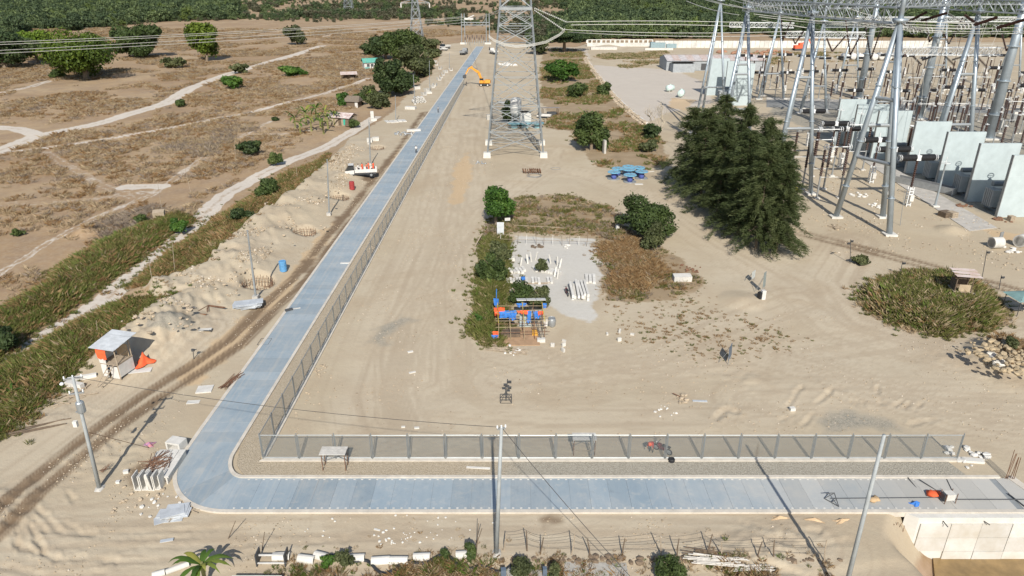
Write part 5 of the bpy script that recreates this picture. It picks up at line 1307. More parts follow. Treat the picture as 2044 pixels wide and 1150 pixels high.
for k, (x, z) in enumerate([(-1.6, .5), (-.5, .5), (.6, .5), (1.7, .5), (-1.05, 1.4), (.05, 1.4), (1.15, 1.4)]): MB().lathe([(.40, -1.2), (.52, -1.2), (.52, 1.2), (.40, 1.2), (.40, -1.2)], (x, 0, z), 12, (0, 1, 0)).build('pipe', M_CONCW, o)
def ordinal(k):
    o = ['first', 'second', 'third', 'fourth', 'fifth', 'sixth', 'seventh', 'eighth', 'ninth', 'tenth', 'eleventh', 'twelfth', 'thirteenth', 'fourteenth', 'fifteenth', 'sixteenth', 'seventeenth', 'eighteenth', 'nineteenth']
    return o[k] if k < 19 else ('twentieth' if k == 19 else 'twenty-' + o[k - 20])
names = ['first', 'second', 'third', 'fourth', 'fifth', 'sixth', 'seventh', 'eighth', 'ninth', 'tenth', 'eleventh', 'twelfth', 'thirteenth', 'fourteenth', 'fifteenth', 'sixteenth']
for k, (u, v) in enumerate([(846, 190), (852, 182), (862, 175), (868, 172), (876, 160), (880, 155), (884, 150), (889, 145), (868, 125), (872, 130), (879, 138), (900, 141)]):
    single('precast_channel', uchan(2.2, 1.3, 1.0), M_CONCW, names[k] + ' precast channel from the near end of the line beside the far lane', 'channel', PT(u, v), U(-.6, .6), 'precast channels along the lane')
def rubble(name, label, u, v, n, rad, r0, r1, m, group=None, flat=.7, elong=1.0, rz=0):
    p = PT(u, v); o = thing(name, label, 'rubble', p, rz)
    for k in range(n):
        a = U(0, 6.28); q = rad * math.sqrt(U(0, 1)); r = U(r0, r1)
        MB().rock((math.cos(a) * q * elong, math.sin(a) * q, r * .3), r, None, flat).build('stone', m, o)
    return o
M_STONE = mat('pale_stone', (.37, .30, .215), .9, .2, 2, rnd_obj=.15)
M_STONEY = mat('yellow_stone', (.33, .26, .165), .9, .25, 2, rnd_obj=.2)
rubble('spoil_stones', 'scattered clods on the spoil heap left of the nearest excavation', 440, 560, 16, 5.5, .1, .28, M_STONE)
rubble('spoil_stones', 'scattered clods on the spoil heap below the second excavation', 560, 470, 18, 7, .12, .32, M_STONE)
rubble('spoil_stones', 'scattered clods on the spoil heap left of the third excavation', 610, 400, 16, 7, .12, .32, M_STONE)
rubble('spoil_stones', 'pale rocks along the sand bank below the grass strip', 370, 520, 22, 5, .12, .4, M_STONEY)
rubble('dark_rubble', 'dark heap of scrap beside the lane by the white slab', 805, 268, 30, 2.6, .15, .45, M_STEELD)
rubble('spoil_stones', 'grey rubble strip along the excavation edge beside the guard hut sand', 320, 640, 30, 4.2, .10, .32, M_STONE)
block('white_boulder', 'white boulder block at the edge of the field', 'boulder', 318, 432, (1.8, 1.2, 1.0), .3, M_STONE, 0, .2)

# guard hut on the left
def guard_hut():
    p = PT(238, 745); o = thing('guard_hut', 'raised white guard hut with orange curtain and ladder', 'hut', p, -.25); o.scale = (.9,) * 3
    for x in (-1.1, 1.1):
        for y in (-1.0, 1.2): MB().tube((x, y, -.3), (x, y, 4.1 + .1 * y), .07, n=5).build('post', M_WOOD, o)
    MB().box((0, .1, 1.75), (2.4, 2.4, .1)).build('floor', M_WOOD, o)
    MB().box((-.75, -1.04, .85), (.75, .06, 1.7)).box((-1.16, .1, .85), (.06, 2.2, 1.7)).box((.55, -1.04, .75), (1.0, .06, 1.5)).box((1.16, .1, 1.0), (.06, 2.2, 1.6)).build('lower_wall', M_WPAINT, o)
    MB().box((-.75, -1.05, 2.15), (.85, .06, .7)).box((-1.17, .1, 2.4), (.06, 2.2, 1.2)).build('upper_wall', M_WPAINT, o)
    c = MB(); vs = []; fs = []
    for i in range(13):
        t = i / 12; x = -1.3 + 1.35 * t; y = -1.14 + .05 * math.sin(i * 2.1)
        vs += [(x, y, 3.85), (x + .1 * (.5 - t), y - .05, 3.1), (x + .2 * (.5 - t), y, 2.35 + .08 * math.sin(i * 1.3))]
    for i in range(12):
        for j in (0, 1): fs.append((i * 3 + j, i * 3 + j + 1, i * 3 + j + 4, i * 3 + j + 3))
    c.add(vs, fs).add([(x, y + .03, z) for x, y, z in vs], [f[::-1] for f in fs]).build('curtain', M_RED, o)
    for k, y in enumerate((-1.15, -.2, .75, 1.6)):
        b = MB(); corr(b, 3.3, 1.0, 4.15 + .1 * y + .02 * k, -.10, 5, .02, (.05, y, 0)); b.build('roof_sheet', M_TIN, o)
    MB().box((.2, 1.0, 2.6), (1.6, .05, 1.5)).build('back_wall', mat('plywood', (.38, .30, .2), .8), o)
    l = MB()
    for x in (-.3, .3): l.tube((x + .35, -1.1, 1.7), (x - .1, -3.0, -.1), .05, n=4)
    l.build('ladder', M_WOOD, o)
    for k in range(7):
        t = (k + .5) / 7; MB().tube((.65 - .45 * t, -1.1 - 1.9 * t, 1.7 - 1.8 * t), (.05 - .45 * t, -1.1 - 1.9 * t, 1.7 - 1.8 * t), .04, n=4).build('rung', M_WOOD, o)
    for x in (-1.1, 1.1): MB().tube((x, -1.0, 2.7), (x, 1.2, 2.7), .04, n=4).build('rail', M_WOOD, o)
    single('water_jug', MB().lathe([(.22, 0), (.24, .1), (.24, .5), (.15, .62), (.15, .7), (0, .72)], (0, 0, 0), 10), M_BLUE, 'small dark blue container at the foot of the guard hut ladder', 'container', PT(219, 741))
guard_hut()
def cloth(name, label, u, v, W, D_, H, m, rz, seed=1, cat='tarp'):
    n = 14; q = np.random.RandomState(seed); vs = []; fs = []
    for i in range(n + 1):
        for j in range(n + 1):
            x = (i / n - .5) * W; y = (j / n - .5) * D_; e = math.hypot(i / n - .5, j / n - .5) * 2
            a = math.atan2(j / n - .5, i / n - .5); lim = .75 + .25 * math.sin(3 * a + seed) ; k = min(1, lim)
            z = H * max(0, 1 - e) * (.4 + float(fbm(np.array([x * 1.5 + seed]), np.array([y * 1.5]), 3)[0]) * 1.2) + .02
            vs.append((x * k, y * k, z))
    for i in range(n):
        for j in range(n): fs.append((i * (n + 1) + j, (i + 1) * (n + 1) + j, (i + 1) * (n + 1) + j + 1, i * (n + 1) + j + 1))
    return single(name, MB().add(vs, fs), m, label, cat, PT(u, v), rz, sm=True)
cloth('tarpaulin', 'crumpled orange red tarpaulin on the ground beside the guard hut', 289, 724, 2.2, 2.0, 1.0, M_RED, .6, 2)
block('white_sheet', 'white board lying under the orange tarpaulin', 'board', 280, 740, (2.2, .9, .05), .2, M_WPAINT)
cloth('crumpled_fabric', 'small crumpled purple and orange fabric near the culvert blocks', 298, 889, 1.1, .8, .5, mat('mixed_fabric', (.55, .20, .12), .8, .2, 3, c2=(.20, .16, .36)), .2, 5, 'fabric')
def sheets(label, u, v, n, L_, W, m, rz, cat='sheets', name='metal_sheets', sp=.5):
    o = thing(name, label, cat, PT(u, v), rz)
    for k in range(n): MB().box((U(-sp, sp), U(-sp, sp), .04 + .05 * k), (L_ * U(.8, 1), W * U(.6, 1), .035), rz=U(-.25, .25), ry=U(-.02, .02)).build('sheet', m, o)
    return o
sheets('pile of pale metal sheets beside the nearest excavation', 490, 613, 9, 3.4, 1.6, M_TIN, .2)
block('concrete_slab', 'square white concrete panel lying below the bend of the mud track', 'panel', 409, 778, (1.5, 1.3, .12), .15)
block('concrete_slab', 'broken white plaster patch on the sand near the lane corner', 'patch', 386, 803, (1.2, .6, .05), .1, M_WHITE)
block('concrete_slab', 'pale slab beside the sand heap', 'slab', 402, 659, (2.2, .6, .06), .2, M_WHITE)
def bars(name, label, u, v, n, L_, spread, m, rz, r=.03, cat='bars', ang=.25, z=.05):
    o = thing(name, label, cat, PT(u, v), rz)
    for k in range(n):
        a = U(-ang, ang); x, y = U(-spread, spread), U(-spread, spread); l = L_ * U(.6, 1) / 2
        MB().tube((x - math.cos(a) * l, y - math.sin(a) * l, z + U(0, .12)), (x + math.cos(a) * l, y + math.sin(a) * l, z + U(0, .12)), r, n=5).build('bar', m, o)
    return o
bars('rebar_bundle', 'bundle of rusty bars leaning on the lane edge below the tan sand', 462, 763, 14, 3.4, .35, M_RUST, 1.25, .03, z=.1)
o = thing('bent_rebar', 'bent rusty rebar frame lying on the sand beside the sand heap', 'rebar', PT(408, 622), 0)
for a, b in (((-1.1, -.9), (-.2, 1.4)), ((-1.1, -.9), (.6, -1.1)), ((-.2, 1.4), (2.1, .8)), ((-.2, 1.3), (.4, -.2))):
    for k in range(3): MB().tube((a[0] + .1 * k, a[1], .08 + .06 * k), (b[0] + .1 * k, b[1], .08 + .06 * k), .035, n=4).build('bar', M_RUST, o)
bars('timber_debris', 'broken timber and posts on the pale sand beside the left power pole', 130, 790, 12, 3.2, 1.8, M_WOOD, .5, .06, 'timber', .9)
bars('timber_debris', 'long poles lying along the grass edge at the far left', 60, 860, 5, 6, .6, M_WOODD, .45, .05, 'timber', .2)
block('toppled_post', 'white concrete post lying beside the left power pole', 'post', 165, 757, (2.6, .4, .4), .4, M_CONCW)
block('toppled_post', 'second white concrete post with a box end near the left power pole', 'post', 150, 772, (2.0, .5, .5), -.3, M_CONCW)
single('survey_stand', MB().tube((0, 0, 0), (.1, 0, 1.1), .04).tube((.1, 0, 1.1), (.45, .1, 1.15), .06).box((.1, 0, 1.1), (.3, .2, .25)), M_DARK, 'small black tool lying near the mud track bend', 'tool', PT(387, 717))
single('iron_bar', MB().tube((-1.1, 0, .08), (1.0, -.15, .08), .05).tube((.95, -.15, .08), (1.1, -.12, .08), .1), M_DARK, 'black iron rod with a knob on the pale slab', 'rod', PT(402, 660))
# ------------------------------------------------------------------ substation: gantries
M_TUBE = mat('galvanised_tube', (.36, .41, .445), .42, .16, .5, metal=.5)
M_FIRE = mat('firewall_panel', (.395, .455, .46), .8, .11, .5)
M_LATW = mat('white_lattice', (.66, .67, .66), .5, .08)
def on_line(a, b, t): return Vector(a).lerp(Vector(b), t)
def flange(mb, a, b, t, r): mb.lathe([(r * .9, -.12), (r * 1.35, -.06), (r * 1.35, .06), (r * .9, .12)], on_line(a, b, t), 10, Vector(b) - Vector(a))
def aframe(label, apex, feet, r0, r1, braces, mast=6.0, group='tubular A-frame gantry legs'):
    base = Vector((apex[0], apex[1], 0)); o = thing('gantry_frame', label, 'gantry', base, 0, group); A = Vector((0, 0, apex[2]))
    F_ = [Vector((f[0] - base.x, f[1] - base.y, Hz(*f))) for f in feet]
    for k, f in enumerate(F_):
        leg = MB().tube(f, A + (f - A) * .02, r0, r1, 12)
        l = leg.build('leg', M_TUBE, o, True)
        for t in (.18, .42, .7): fl = MB(); flange(fl, f, A, t, r0 + (r1 - r0) * t); fl.build('flange', M_TUBE, l)
        MB().box(f + Vector((0, 0, .05)), (1.9, 1.6, .5)).build('footing', M_CONCW, o)
    for (i, j, t) in braces:
        p, q = on_line(F_[i], A, t), on_line(F_[j], A, t); b = beam('brace', o, p, q, r0 * .62, UNITR)
    MB().tube(A - Vector((0, 0, .6)), A + Vector((0, 0, mast)), r1 * 1.1, r1 * .8, 12).box(A, (1.6, 1.6, .5)).build('mast', M_TUBE, o, True)
    return o
A1 = (57.6, 112.5, 31.5); A2 = (52.2, 132, 31.6); A3 = (47, 152, 31.6); A4 = (92, 150, 30.9); A5 = (87, 170, 31.2); A6 = (97.2, 130, 31)
g1, g2, g3 = G(1775, 470), G(1668, 434), G(1762, 434)
aframe('nearest three-legged tubular gantry frame standing in front of the firewalls', A1, [(g1.x, g1.y), (g2.x, g2.y), (g3.x, g3.y)], .46, .36, [(1, 0, .34), (1, 0, .64), (1, 2, .5)])
def feet(A, dx=4.0, dy=3.6, skew=0): return [(A[0] - dx, A[1] - dy), (A[0] + dx * .9, A[1] - dy * .9 + skew), (A[0] - dx * .2, A[1] + dy)]
aframe('tubular gantry frame rising behind the dark casuarinas, second in the left line', A2, feet(A2, 4.2), .40, .32, [(0, 1, .38), (0, 1, .66)])
aframe('tubular gantry frame left of the pale panel group, third in the left line', A3, feet(A3, 4.2), .36, .29, [(0, 1, .38), (0, 1, .60), (0, 1, .66)])
aframe('thick tubular gantry frame rising between the firewalls', A4, feet(A4, 4.6), .48, .36, [(0, 1, .30), (0, 1, .62)])
aframe('tubular gantry frame behind the firewalls in the right line', A5, feet(A5, 4.2), .38, .31, [(0, 1, .34), (0, 1, .62)])
aframe('thin gantry frame at the far left end of the substation', (51, 187, 31.8), feet((51, 187), 4.4), .30, .24, [(0, 1, .36)])
aframe('thin gantry frame behind the pale panel group', (85, 241, 26.4), feet((85, 241), 4.4), .38, .28, [(0, 1, .3)])
aframe('slim gantry frame behind the first pair of firewalls', (89, 216, 25.3), feet((89, 216), 4.2), .36, .28, [(0, 1, .3), (0, 1, .62)])
aframe('slim gantry frame at the back, below the right white lattice beam', (119, 262, 24), feet((119, 262), 4.2), .38, .28, [(0, 1, .34), (0, 1, .7)])
aframe('slim gantry frame at the back right, between the two big monopoles', (150, 262, 24), feet((150, 262), 4.2), .38, .28, [(0, 1, .34), (0, 1, .7)])
aframe('slim gantry frame at the back right corner of the yard', (176, 262, 24), feet((176, 262), 4.2), .38, .28, [(0, 1, .34), (0, 1, .7)])
aframe('gantry frame cut by the right picture edge', (123.5, 160, 22), feet((123.5, 160), 3.4), .40, .30, [(0, 1, .42)])
def monopole(label, u, v, r0, H=42):
    p = G(u, v); o = thing('steel_monopole', label, 'pole', p, 0, 'tapered monopoles')
    MB().tube((0, 0, 0), (0, 0, H), r0, r0 * .5, 16).build('shaft', M_TUBE, o, True)
    for z in (.3, 6, 14, 22, 30): b = MB().lathe([(r0, -.15), (r0 * 1.12, -.1), (r0 * 1.12, .1), (r0, .15)], (0, 0, z), 16); b.build('flange', M_TUBE, o)
    MB().box((0, 0, .1), (4, 4, .5)).build('footing', M_CONCW, o)
monopole('thick tapered steel monopole furthest back, behind the left firewalls', 1715, 196, 1.15)
monopole('thick tapered steel monopole in the middle of the yard behind the firewalls', 1833, 237, 1.2)
monopole('thickest tapered steel monopole at the right behind the nearest firewalls', 1973, 277, 1.3)
def girder(label, a, b, s=2.2, n=None, m=None, r=.09, group='lattice girders'):
    """square box truss between two points, a thing of chords and lacing"""
    a = Vector(a); b = Vector(b); L_ = (b - a).length; n = n or max(6, int(L_ / (s * 1.0))); o = thing('lattice_girder', label, 'girder', a, math.atan2(b.y - a.y, b.x - a.x), group)
    cs = [(-s / 2, 0), (s / 2, 0), (s / 2, s), (-s / 2, s)]; m = m or M_STEEL
    for y, z in cs: MB().tube((0, y, z), (L_, y, z), r * 1.3, n=4).build('chord', m, o)
    la = MB()
    for k in range(n):
        x0, x1 = L_ * k / n, L_ * (k + 1) / n
        for i in range(4):
            (y0, z0), (y1, z1) = cs[i], cs[(i + 1) % 4]
            la.tube((x0, y0, z0), (x1, y1, z1), r * .75, n=3, cap=False); la.tube((x0, y1, z1), (x1, y0, z0), r * .75, n=3, cap=False); la.tube((x0, y0, z0), (x0, y1, z1), r * .7, n=3, cap=False)
    la.build('lacing', m, o, kind='stuff')
    return o
zt = 31.0
girder('grey box truss girder between the third and second left gantry frames', (A3[0], A3[1], zt), (A2[0], A2[1], zt))
girder('grey box truss girder between the second and nearest left gantry frames', (A2[0], A2[1], zt), (A1[0], A1[1], zt))
girder('grey box truss girder between the rear and thick right gantry frames', (A5[0], A5[1], zt), (A4[0], A4[1], zt))
girder('grey box truss girder running out of the picture at the top right', (A4[0], A4[1], zt), (A6[0], A6[1], zt))
girder('grey box truss girder linking the two lines of gantry frames across the yard', (A3[0] + 1.5, A3[1] + 1.5, zt + .8), (A5[0], A5[1] + 1.5, zt + .8), 2.4)
girder('grey box truss girder from the rear right frame towards the monopoles', (A5[0], A5[1] + 2, zt + .6), (118, 166, zt + .6), 2.6)
girder('grey box truss girder across the very back top right', (60, 190, 32), (150, 192, 32), 2.8)
girder('white lattice beam furthest left, above the pale panels', AT(1456, 54, 250), AT(1584, 54, 246), 1.5, m=M_LATW, r=.08)
girder('white lattice beam in the middle, above the row of white tanks', AT(1568, 75, 216), AT(1727, 75, 214), 1.6, m=M_LATW, r=.08)
girder('white lattice beam at the right, ending on the thickest monopole', AT(1776, 109, 182), AT(1998, 108, 181), 1.7, 22, m=M_LATW, r=.08)

girder('white lattice beam linking the two slim back frames, left part', (119, 262, 22.4), (150, 262, 22.4), 1.5, m=M_LATW, r=.08)
girder('white lattice beam linking the two slim back frames, right part', (150, 262, 22.4), (176, 262, 22.4), 1.5, m=M_LATW, r=.08)
girder('grey lattice beam low between slim frame and back monopole', (89, 216, 23.6), (116, 218, 23.6), 1.5, r=.08)
girder('grey box truss girder at the top right between the two front lines', (A2[0] + 2, A2[1] + 1, zt + 1.2), (A4[0], A4[1] + 1, zt + .2), 2.2)
# insulator strings and bus wires of the yard
def dark_string(label, a, b, r=.30, n=22): return disc_string(label, a, b, n, r, 'dark insulator strings', M_PORC)
VS = [(1559, 30, 1562, 82, 1580, 40, 200, 'far left'), (1577, 60, 1587, 88, 1604, 62, 215, 'second from the left'), (1650, 76, 1661, 103, 1688, 72, 195, 'third from the left'), (1688, 40, 1697, 110, 1718, 70, 190, 'fourth, in the middle'),
      (1726, 40, 1738, 118, 1760, 55, 180, 'fifth, left of the nearest column'), (1848, 40, 1855, 84, 1876, 55, 205, 'sixth, beside the middle monopole'), (1880, 60, 1894, 88, 1922, 35, 200, 'seventh, right of the middle monopole'), (2000, 68, 2009, 102, 2030, 70, 185, 'far right, before the thick monopole')]
for u0, v0, u1, v1, u2, v2, y, w_ in VS:
    o = thing('v_string', 'black V-shaped insulator pair hanging in the yard, ' + w_, 'insulator', AT(u1, v1, y), 0, 'V-strings of the yard'); c = AT(u1, v1, y)
    for k, (u, v) in enumerate(((u0, v0), (u2, v2))):
        a = AT(u, v, y + (-1) ** k) - c; mb = MB(); mb.tube((0, 0, 0), a, .15, n=5)
        for q in range(14): mb.lathe([(.12, -.1), (.33, 0), (.12, .1)], a * ((q + .5) / 14), 7, a)
        mb.build('insulator_arm', M_PORC, o)
DS = [(1700, 35, 1765, 55, 150), (1737, 36, 1795, 58, 150), (1770, 36, 1840, 62, 140), (1850, 24, 1800, 50, 165), (1888, 25, 1935, 52, 170), (1890, 26, 1838, 42, 165), (1990, 35, 1945, 50, 140), (2050, 38, 1990, 56, 138), (1925, 30, 1950, 48, 150), (1820, 110, 1840, 130, 185), (1840, 120, 1870, 110, 185), (1885, 111, 1906, 131, 185), (1900, 120, 1932, 110, 185), (1950, 113, 1970, 134, 182), (1795, 116, 1807, 110, 182)]
for k, (u0, v0, u1, v1, y) in enumerate(DS): dark_string(names[k % 16] + ' long black insulator string counted from the left under the grey girders', AT(u0, v0, y), AT(u1, v1, y - 2))
W2 = [(1505, 28, 1800, 50, 132, 116), (1515, 33, 1800, 56, 132, 116), (1630, 30, 1945, 46, 132, 128), (1640, 36, 1945, 52, 132, 128), (1455, 8, 1640, 44, 170, 150), (1520, 40, 1700, 66, 180, 170), (1560, 46, 1745, 72, 180, 170), (1900, 40, 2060, 34, 150, 150), (1600, 84, 1770, 96, 200, 190), (1700, 100, 1985, 88, 200, 190), (1385, -8, 1500, 18, 140, 118), (1400, -6, 1520, 22, 145, 120), (1430, -10, 1540, 16, 150, 122), (1460, -6, 1610, 24, 150, 132), (1480, -4, 1560, 26, 155, 128), (1370, 2, 1475, 30, 140, 120), (1640, 42, 1800, 44, 150, 150), (1660, 46, 1960, 58, 150, 140), (1700, 44, 1900, 62, 155, 150), (1790, 52, 2060, 54, 140, 140), (1780, 58, 2060, 62, 142, 142), (1810, 62, 2060, 66, 142, 140), (1800, 40, 2060, 48, 150, 145), (1620, 70, 1760, 62, 170, 160), (1690, 15, 1800, 42, 130, 128), (1860, 90, 1848, 125, 190, 190), (1990, 60, 1870, 88, 150, 165), (1980, 56, 1850, 90, 150, 165)]
for k, (u0, v0, u1, v1, ya, yb) in enumerate(W2): cable(ordinal(sorted(range(len(W2)), key=lambda q: W2[q][0]).index(k)) + ' pale bus wire from the left strung between the substation gantries', AT(u0, v0, ya), AT(u1, v1, yb), .3, .045, group='bus wires of the substation')
for k, (u, v, y) in enumerate([(1820, 62, 142), (1850, 61, 141), (1915, 55, 143), (1930, 53, 143), (1985, 57, 140), (1950, 48, 145), (2030, 63, 140), (1800, 55, 142), (1755, 39, 150)]):
    c = AT(u, v, y); b = MB(); b.torus(c, .55, .06, (1, .2, .3), 14, 4).torus(c + Vector((.7, 0, 0)), .55, .06, (1, .2, .3), 14, 4)
    single('grading_rings', b, M_LATW, names[k] + ' pair of pale grading rings from the left on the bus wires', 'ring', group='grading rings')

q5 = random.Random(55)
for k in range(29):
    y = q5.choice((150, 170, 192, 215, 240)); x = y * q5.uniform(.42, .70); z0 = q5.uniform(19, 30); z1 = q5.uniform(7.5, 9.5); a = Vector((x, y, z0)); b = Vector((x + q5.uniform(-4, 4), y + q5.uniform(-3, 3), z1)); m_ = a.lerp(b, .5) + Vector((q5.uniform(-1.5, 1.5), 0, -1.5))
    single('dropper_cable', MB().path([a, a.lerp(m_, .6), m_, b.lerp(m_, .4), b], .04, 4), M_CABLE if k % 3 else M_PORC, ordinal(k) + ' slack dropper cable hanging to the switchgear behind the firewalls', 'cable', group='dropper cables of the substation')
# ------------------------------------------------------------------ firewalls with reactors between
FW = [(82.3, 115.4, 'nearest firewall, cut by the right picture edge'), (82.2, 124.2, 'second firewall from the right, with a ring shadow'), (82.0, 134.0, 'third firewall from the right'), (81.2, 144.0, 'fourth firewall from the right, left of the gap'),
      (79.6, 156.2, 'firewall third from the left, crossed by a curved cable shadow'), (78.6, 164.4, 'firewall second from the left of the front row'), (77.6, 171.5, 'leftmost firewall of the front row')]
for x, y, lab in FW:
    o = thing('firewall', 'tall pale blue grey ' + lab, 'wall', (x + 3.6, y, 0), 0, 'firewalls between the reactors')
    MB().box((0, 0, 5.3), (7.2, .45, 10.6)).build('slab', M_FIRE, o)
    MB().box((-3.62, -.02, 5.3), (.10, .60, 10.6)).build('edge_strip', M_STEELD, o)
    for z in (3.5, 7.0): MB().box((0, -.235, z), (7.1, .02, .04)).build('joint', mat('wall_joint', (.44, .49, .49)), o)
for u, v0, w_, y, lab in [(1417, 117, 40, 246, 'pale blue grey panel at the left of the back group'), (1453, 122, 40, 238, 'pale blue grey panel in the middle of the back group'), (1470, 127, 38, 226, 'pale blue grey panel at the right of the back group')]:
    a = AT(u, v0, y); b = AT(u + w_, v0, y); o = thing('firewall', lab, 'wall', ((a.x + b.x) / 2, y, 0), 0, 'firewalls of the back group')
    MB().box((0, 0, a.z / 2), (b.x - a.x, .45, a.z)).build('slab', M_FIRE, o); MB().box((-(b.x - a.x) / 2, -.02, a.z / 2), (.10, .60, a.z)).build('edge_strip', M_STEELD, o)
M_TANK = mat('reactor_grey', (.20, .22, .23), .5, .1); M_RAD = mat('radiator_grey', (.34, .36, .36), .5, .1)
def reactor(x, y, lab, bush=True):
    o = thing('reactor', lab, 'reactor', (x, y, 0), 0, 'shunt reactors')
    MB().box((2.6, 0, 1.9), (2.8, 2.6, 3.0)).box((2.6, 0, .2), (3.6, 3.2, .4)).build('tank', M_TANK, o)
    for k in range(5): MB().box((.55 + .05 * 0, -1.1 + .5 * k, 2.2), (1.5, .24, 3.0)).build('radiator_fin', M_RAD, o)
    MB().tube((1.2, 1.5, 4.2), (4.2, 1.5, 4.2), .45, n=12).build('conservator', M_TANK, o)
    if bush:
        b = MB().lathe([(.45, 3.4), (.42, 4.0)] + [(r_, 4.0 + .28 * k + d) for k in range(14) for r_, d in ((.20, 0), (.38, .1), (.20, .2))] + [(.1, 8.2), (0, 8.3)], (2.8, -.3, 0), 10); b.build('bushing', M_PORC, o)
        MB().torus((2.8, -.3, 8.5), .55, .07, n=14, m=5).tube((2.25, -.3, 8.5), (3.35, -.3, 8.5), .05).build('corona_ring', M_LATW, o)
    return o
for (x, y, lab) in [(83.0, 119.6, 'between the nearest and second firewall'), (83.0, 129.0, 'between the second and third firewall'), (82.8, 139.0, 'between the third and fourth firewall'), (81.4, 150.6, 'in the gap behind the fourth firewall'), (80.2, 160.4, 'between the left firewalls'), (79.0, 168.0, 'behind the second left firewall')]:
    reactor(x, y, 'dark grey reactor with fin radiators and black bushing ' + lab)
reactor(66, 232, 'dark reactor in front of the back panel group', False)
struct(MB().prism([(p[0], p[1]) for p in Gn([(1700, 306), (1722, 300), (1990, 455), (1935, 462)])][::-1], -.2, .07).build('pavement', mat('strip_concrete', (.40, .375, .335), .9, .2, .6, bump=.2)))
struct(MB().prism([(p[0], p[1]) for p in Gn([(1530, 214), (1530, 199), (2300, 225), (2300, 236)])][::-1], -.2, .06).build('access_road', mat('dark_road', (.20, .20, .19), .9, .2, .3)))
struct(MB().prism([(p[0], p[1]) for p in Gn([(1530, 199), (1530, 195), (2300, 219), (2300, 224)])][::-1], -.2, .11).build('road_kerb', M_KERB))

# ------------------------------------------------------------------ switchgear
def ribs(z0, z1, n, r0=.17, r1=.29): return [p for k in range(n) for p in ((r0, z0 + (z1 - z0) * k / n), (r1, z0 + (z1 - z0) * (k + .45) / n), (r0, z0 + (z1 - z0) * (k + .9) / n))]
def post_ins(h=9.0, f=.45, name='post_insulator'):
    o = thing(name, '-', 'insulator')
    MB().tube((0, 0, 0), (0, 0, h * f), .16, .14, 8).build('support', M_STEELD, o)
    MB().lathe(ribs(h * f, h * .95, 12) + [(0, h * .96)], (0, 0, 0), 8).build('insulator', M_PORC, o)
    MB().torus((0, 0, h * .97), .38, .05, n=12, m=4).tube((0, 0, h * .95), (0, 0, h), .07).build('corona_ring', M_LATW, o)
    MB().box((0, 0, .05), (.9, .9, .35)).build('footing', M_CONC, o)
    return o
def breaker(h=8.7):
    o = thing('circuit_breaker', '-', 'breaker')
    b = MB()
    for x in (-.35, .35):
        for y in (-.35, .35): b.box((x, y, h * .2), (.14, .14, h * .4))
    for k in range(7): b.box((0, -.36, .3 + k * .48), (.8, .06, .14)).box((0, .36, .3 + k * .48), (.8, .06, .14))
    b.build('ladder_pedestal', M_LATW, o)
    MB().box((.1, -.6, 1.6), (.7, .5, 1.1)).build('control_box', M_CONCW, o)
    MB().lathe(ribs(h * .4, h * .95, 14, .14, .26) + [(0, h * .96)], (0, 0, 0), 9).build('column_insulator', M_PORC, o)
    for s in (-1, 1):
        c = MB().lathe(ribs(.35, 3.0, 10, .48, .60) + [(.2, 3.0), (0, 3.05)], (0, 0, h), 10, (s, 0, 0)).build('chamber', M_BLK, o)
        MB().torus((s * 3.1, 0, h), .5, .06, (1, 0, 0), 14, 4).torus((s * 3.4, 0, h), .5, .06, (1, 0, 0), 14, 4).build('corona_ring', M_LATW, o)
    MB().box((0, 0, h), (.8, .8, .9)).tube((0, 0, h), (0, 0, h + 1.4), .08).build('gear_head', M_LATW, o)
    return o
def disconnector(h=9.5, L_=4.2):
    o = thing('disconnector', '-', 'disconnector')
    for s in (-.5, .5):
        MB().tube((s * L_, 0, 0), (s * L_, 0, h * .45), .17, .15, 8).build('support', M_STEELD, o); MB().lathe(ribs(h * .45, h * .95, 12) + [(0, h * .96)], (s * L_, 0, 0), 8).build('insulator', M_PORC, o)
        MB().torus((s * L_, 0, h), .5, .06, (1, 0, 0), 14, 4).torus((s * L_ + .4, 0, h), .5, .06, (1, 0, 0), 14, 4).build('corona_ring', M_LATW, o)
        MB().box((s * L_, 0, .05), (.9, .9, .35)).build('footing', M_CONCW, o)
    MB().tube((-.6 * L_, 0, h), (.6 * L_, 0, h), .09).build('contact_tube', M_LATW, o)
    MB().tube((-.5 * L_, 0, h * .42), (.5 * L_, 0, h * .42), .05).build('drive_rod', M_LATW, o)
    return o
protoP, protoB, protoD = post_ins(), breaker(), disconnector()
usedp = set()
def put(proto, loc, rz, label, group, s=1.0):
    if proto.name not in usedp:
        usedp.add(proto.name); proto.location = loc; proto.rotation_euler = (0, 0, rz); proto['label'] = label; proto['group'] = group; proto.scale = (s,) * 3; return proto
    return dup(proto, loc, rz, label, group, s)
for u, v, lab, s in [(1737, 365, 'leftmost of the three near circuit breakers on ladder pedestals', .98), (1766, 388, 'middle of the three near circuit breakers, behind the gantry leg', .98), (1810, 411, 'nearest circuit breaker, with black double chamber, right of the gantry leg', 1.0),
                     (1655, 322, 'circuit breaker behind the casuarinas, left of the firewalls', .95), (1676, 335, 'circuit breaker with black chamber before the leftmost firewall', .95), (1612, 292, 'furthest left circuit breaker by the casuarina tops', .95)]:
    put(protoB, PT(u, v), .08, lab, 'near circuit breakers', s)
for u, v, lab in [(1652, 396, 'disconnector with white tube, nearest to the camera beside the casuarina'), (1622, 378, 'disconnector with white tube behind the nearest one'), (1598, 352, 'disconnector with white tube furthest left, half hidden by needles'), (1640, 352, 'disconnector with white tube in the second near row'), (1702, 340, 'disconnector with white tube left of the near circuit breakers')]:
    put(protoD, PT(u, v), .06, lab, 'near disconnectors')
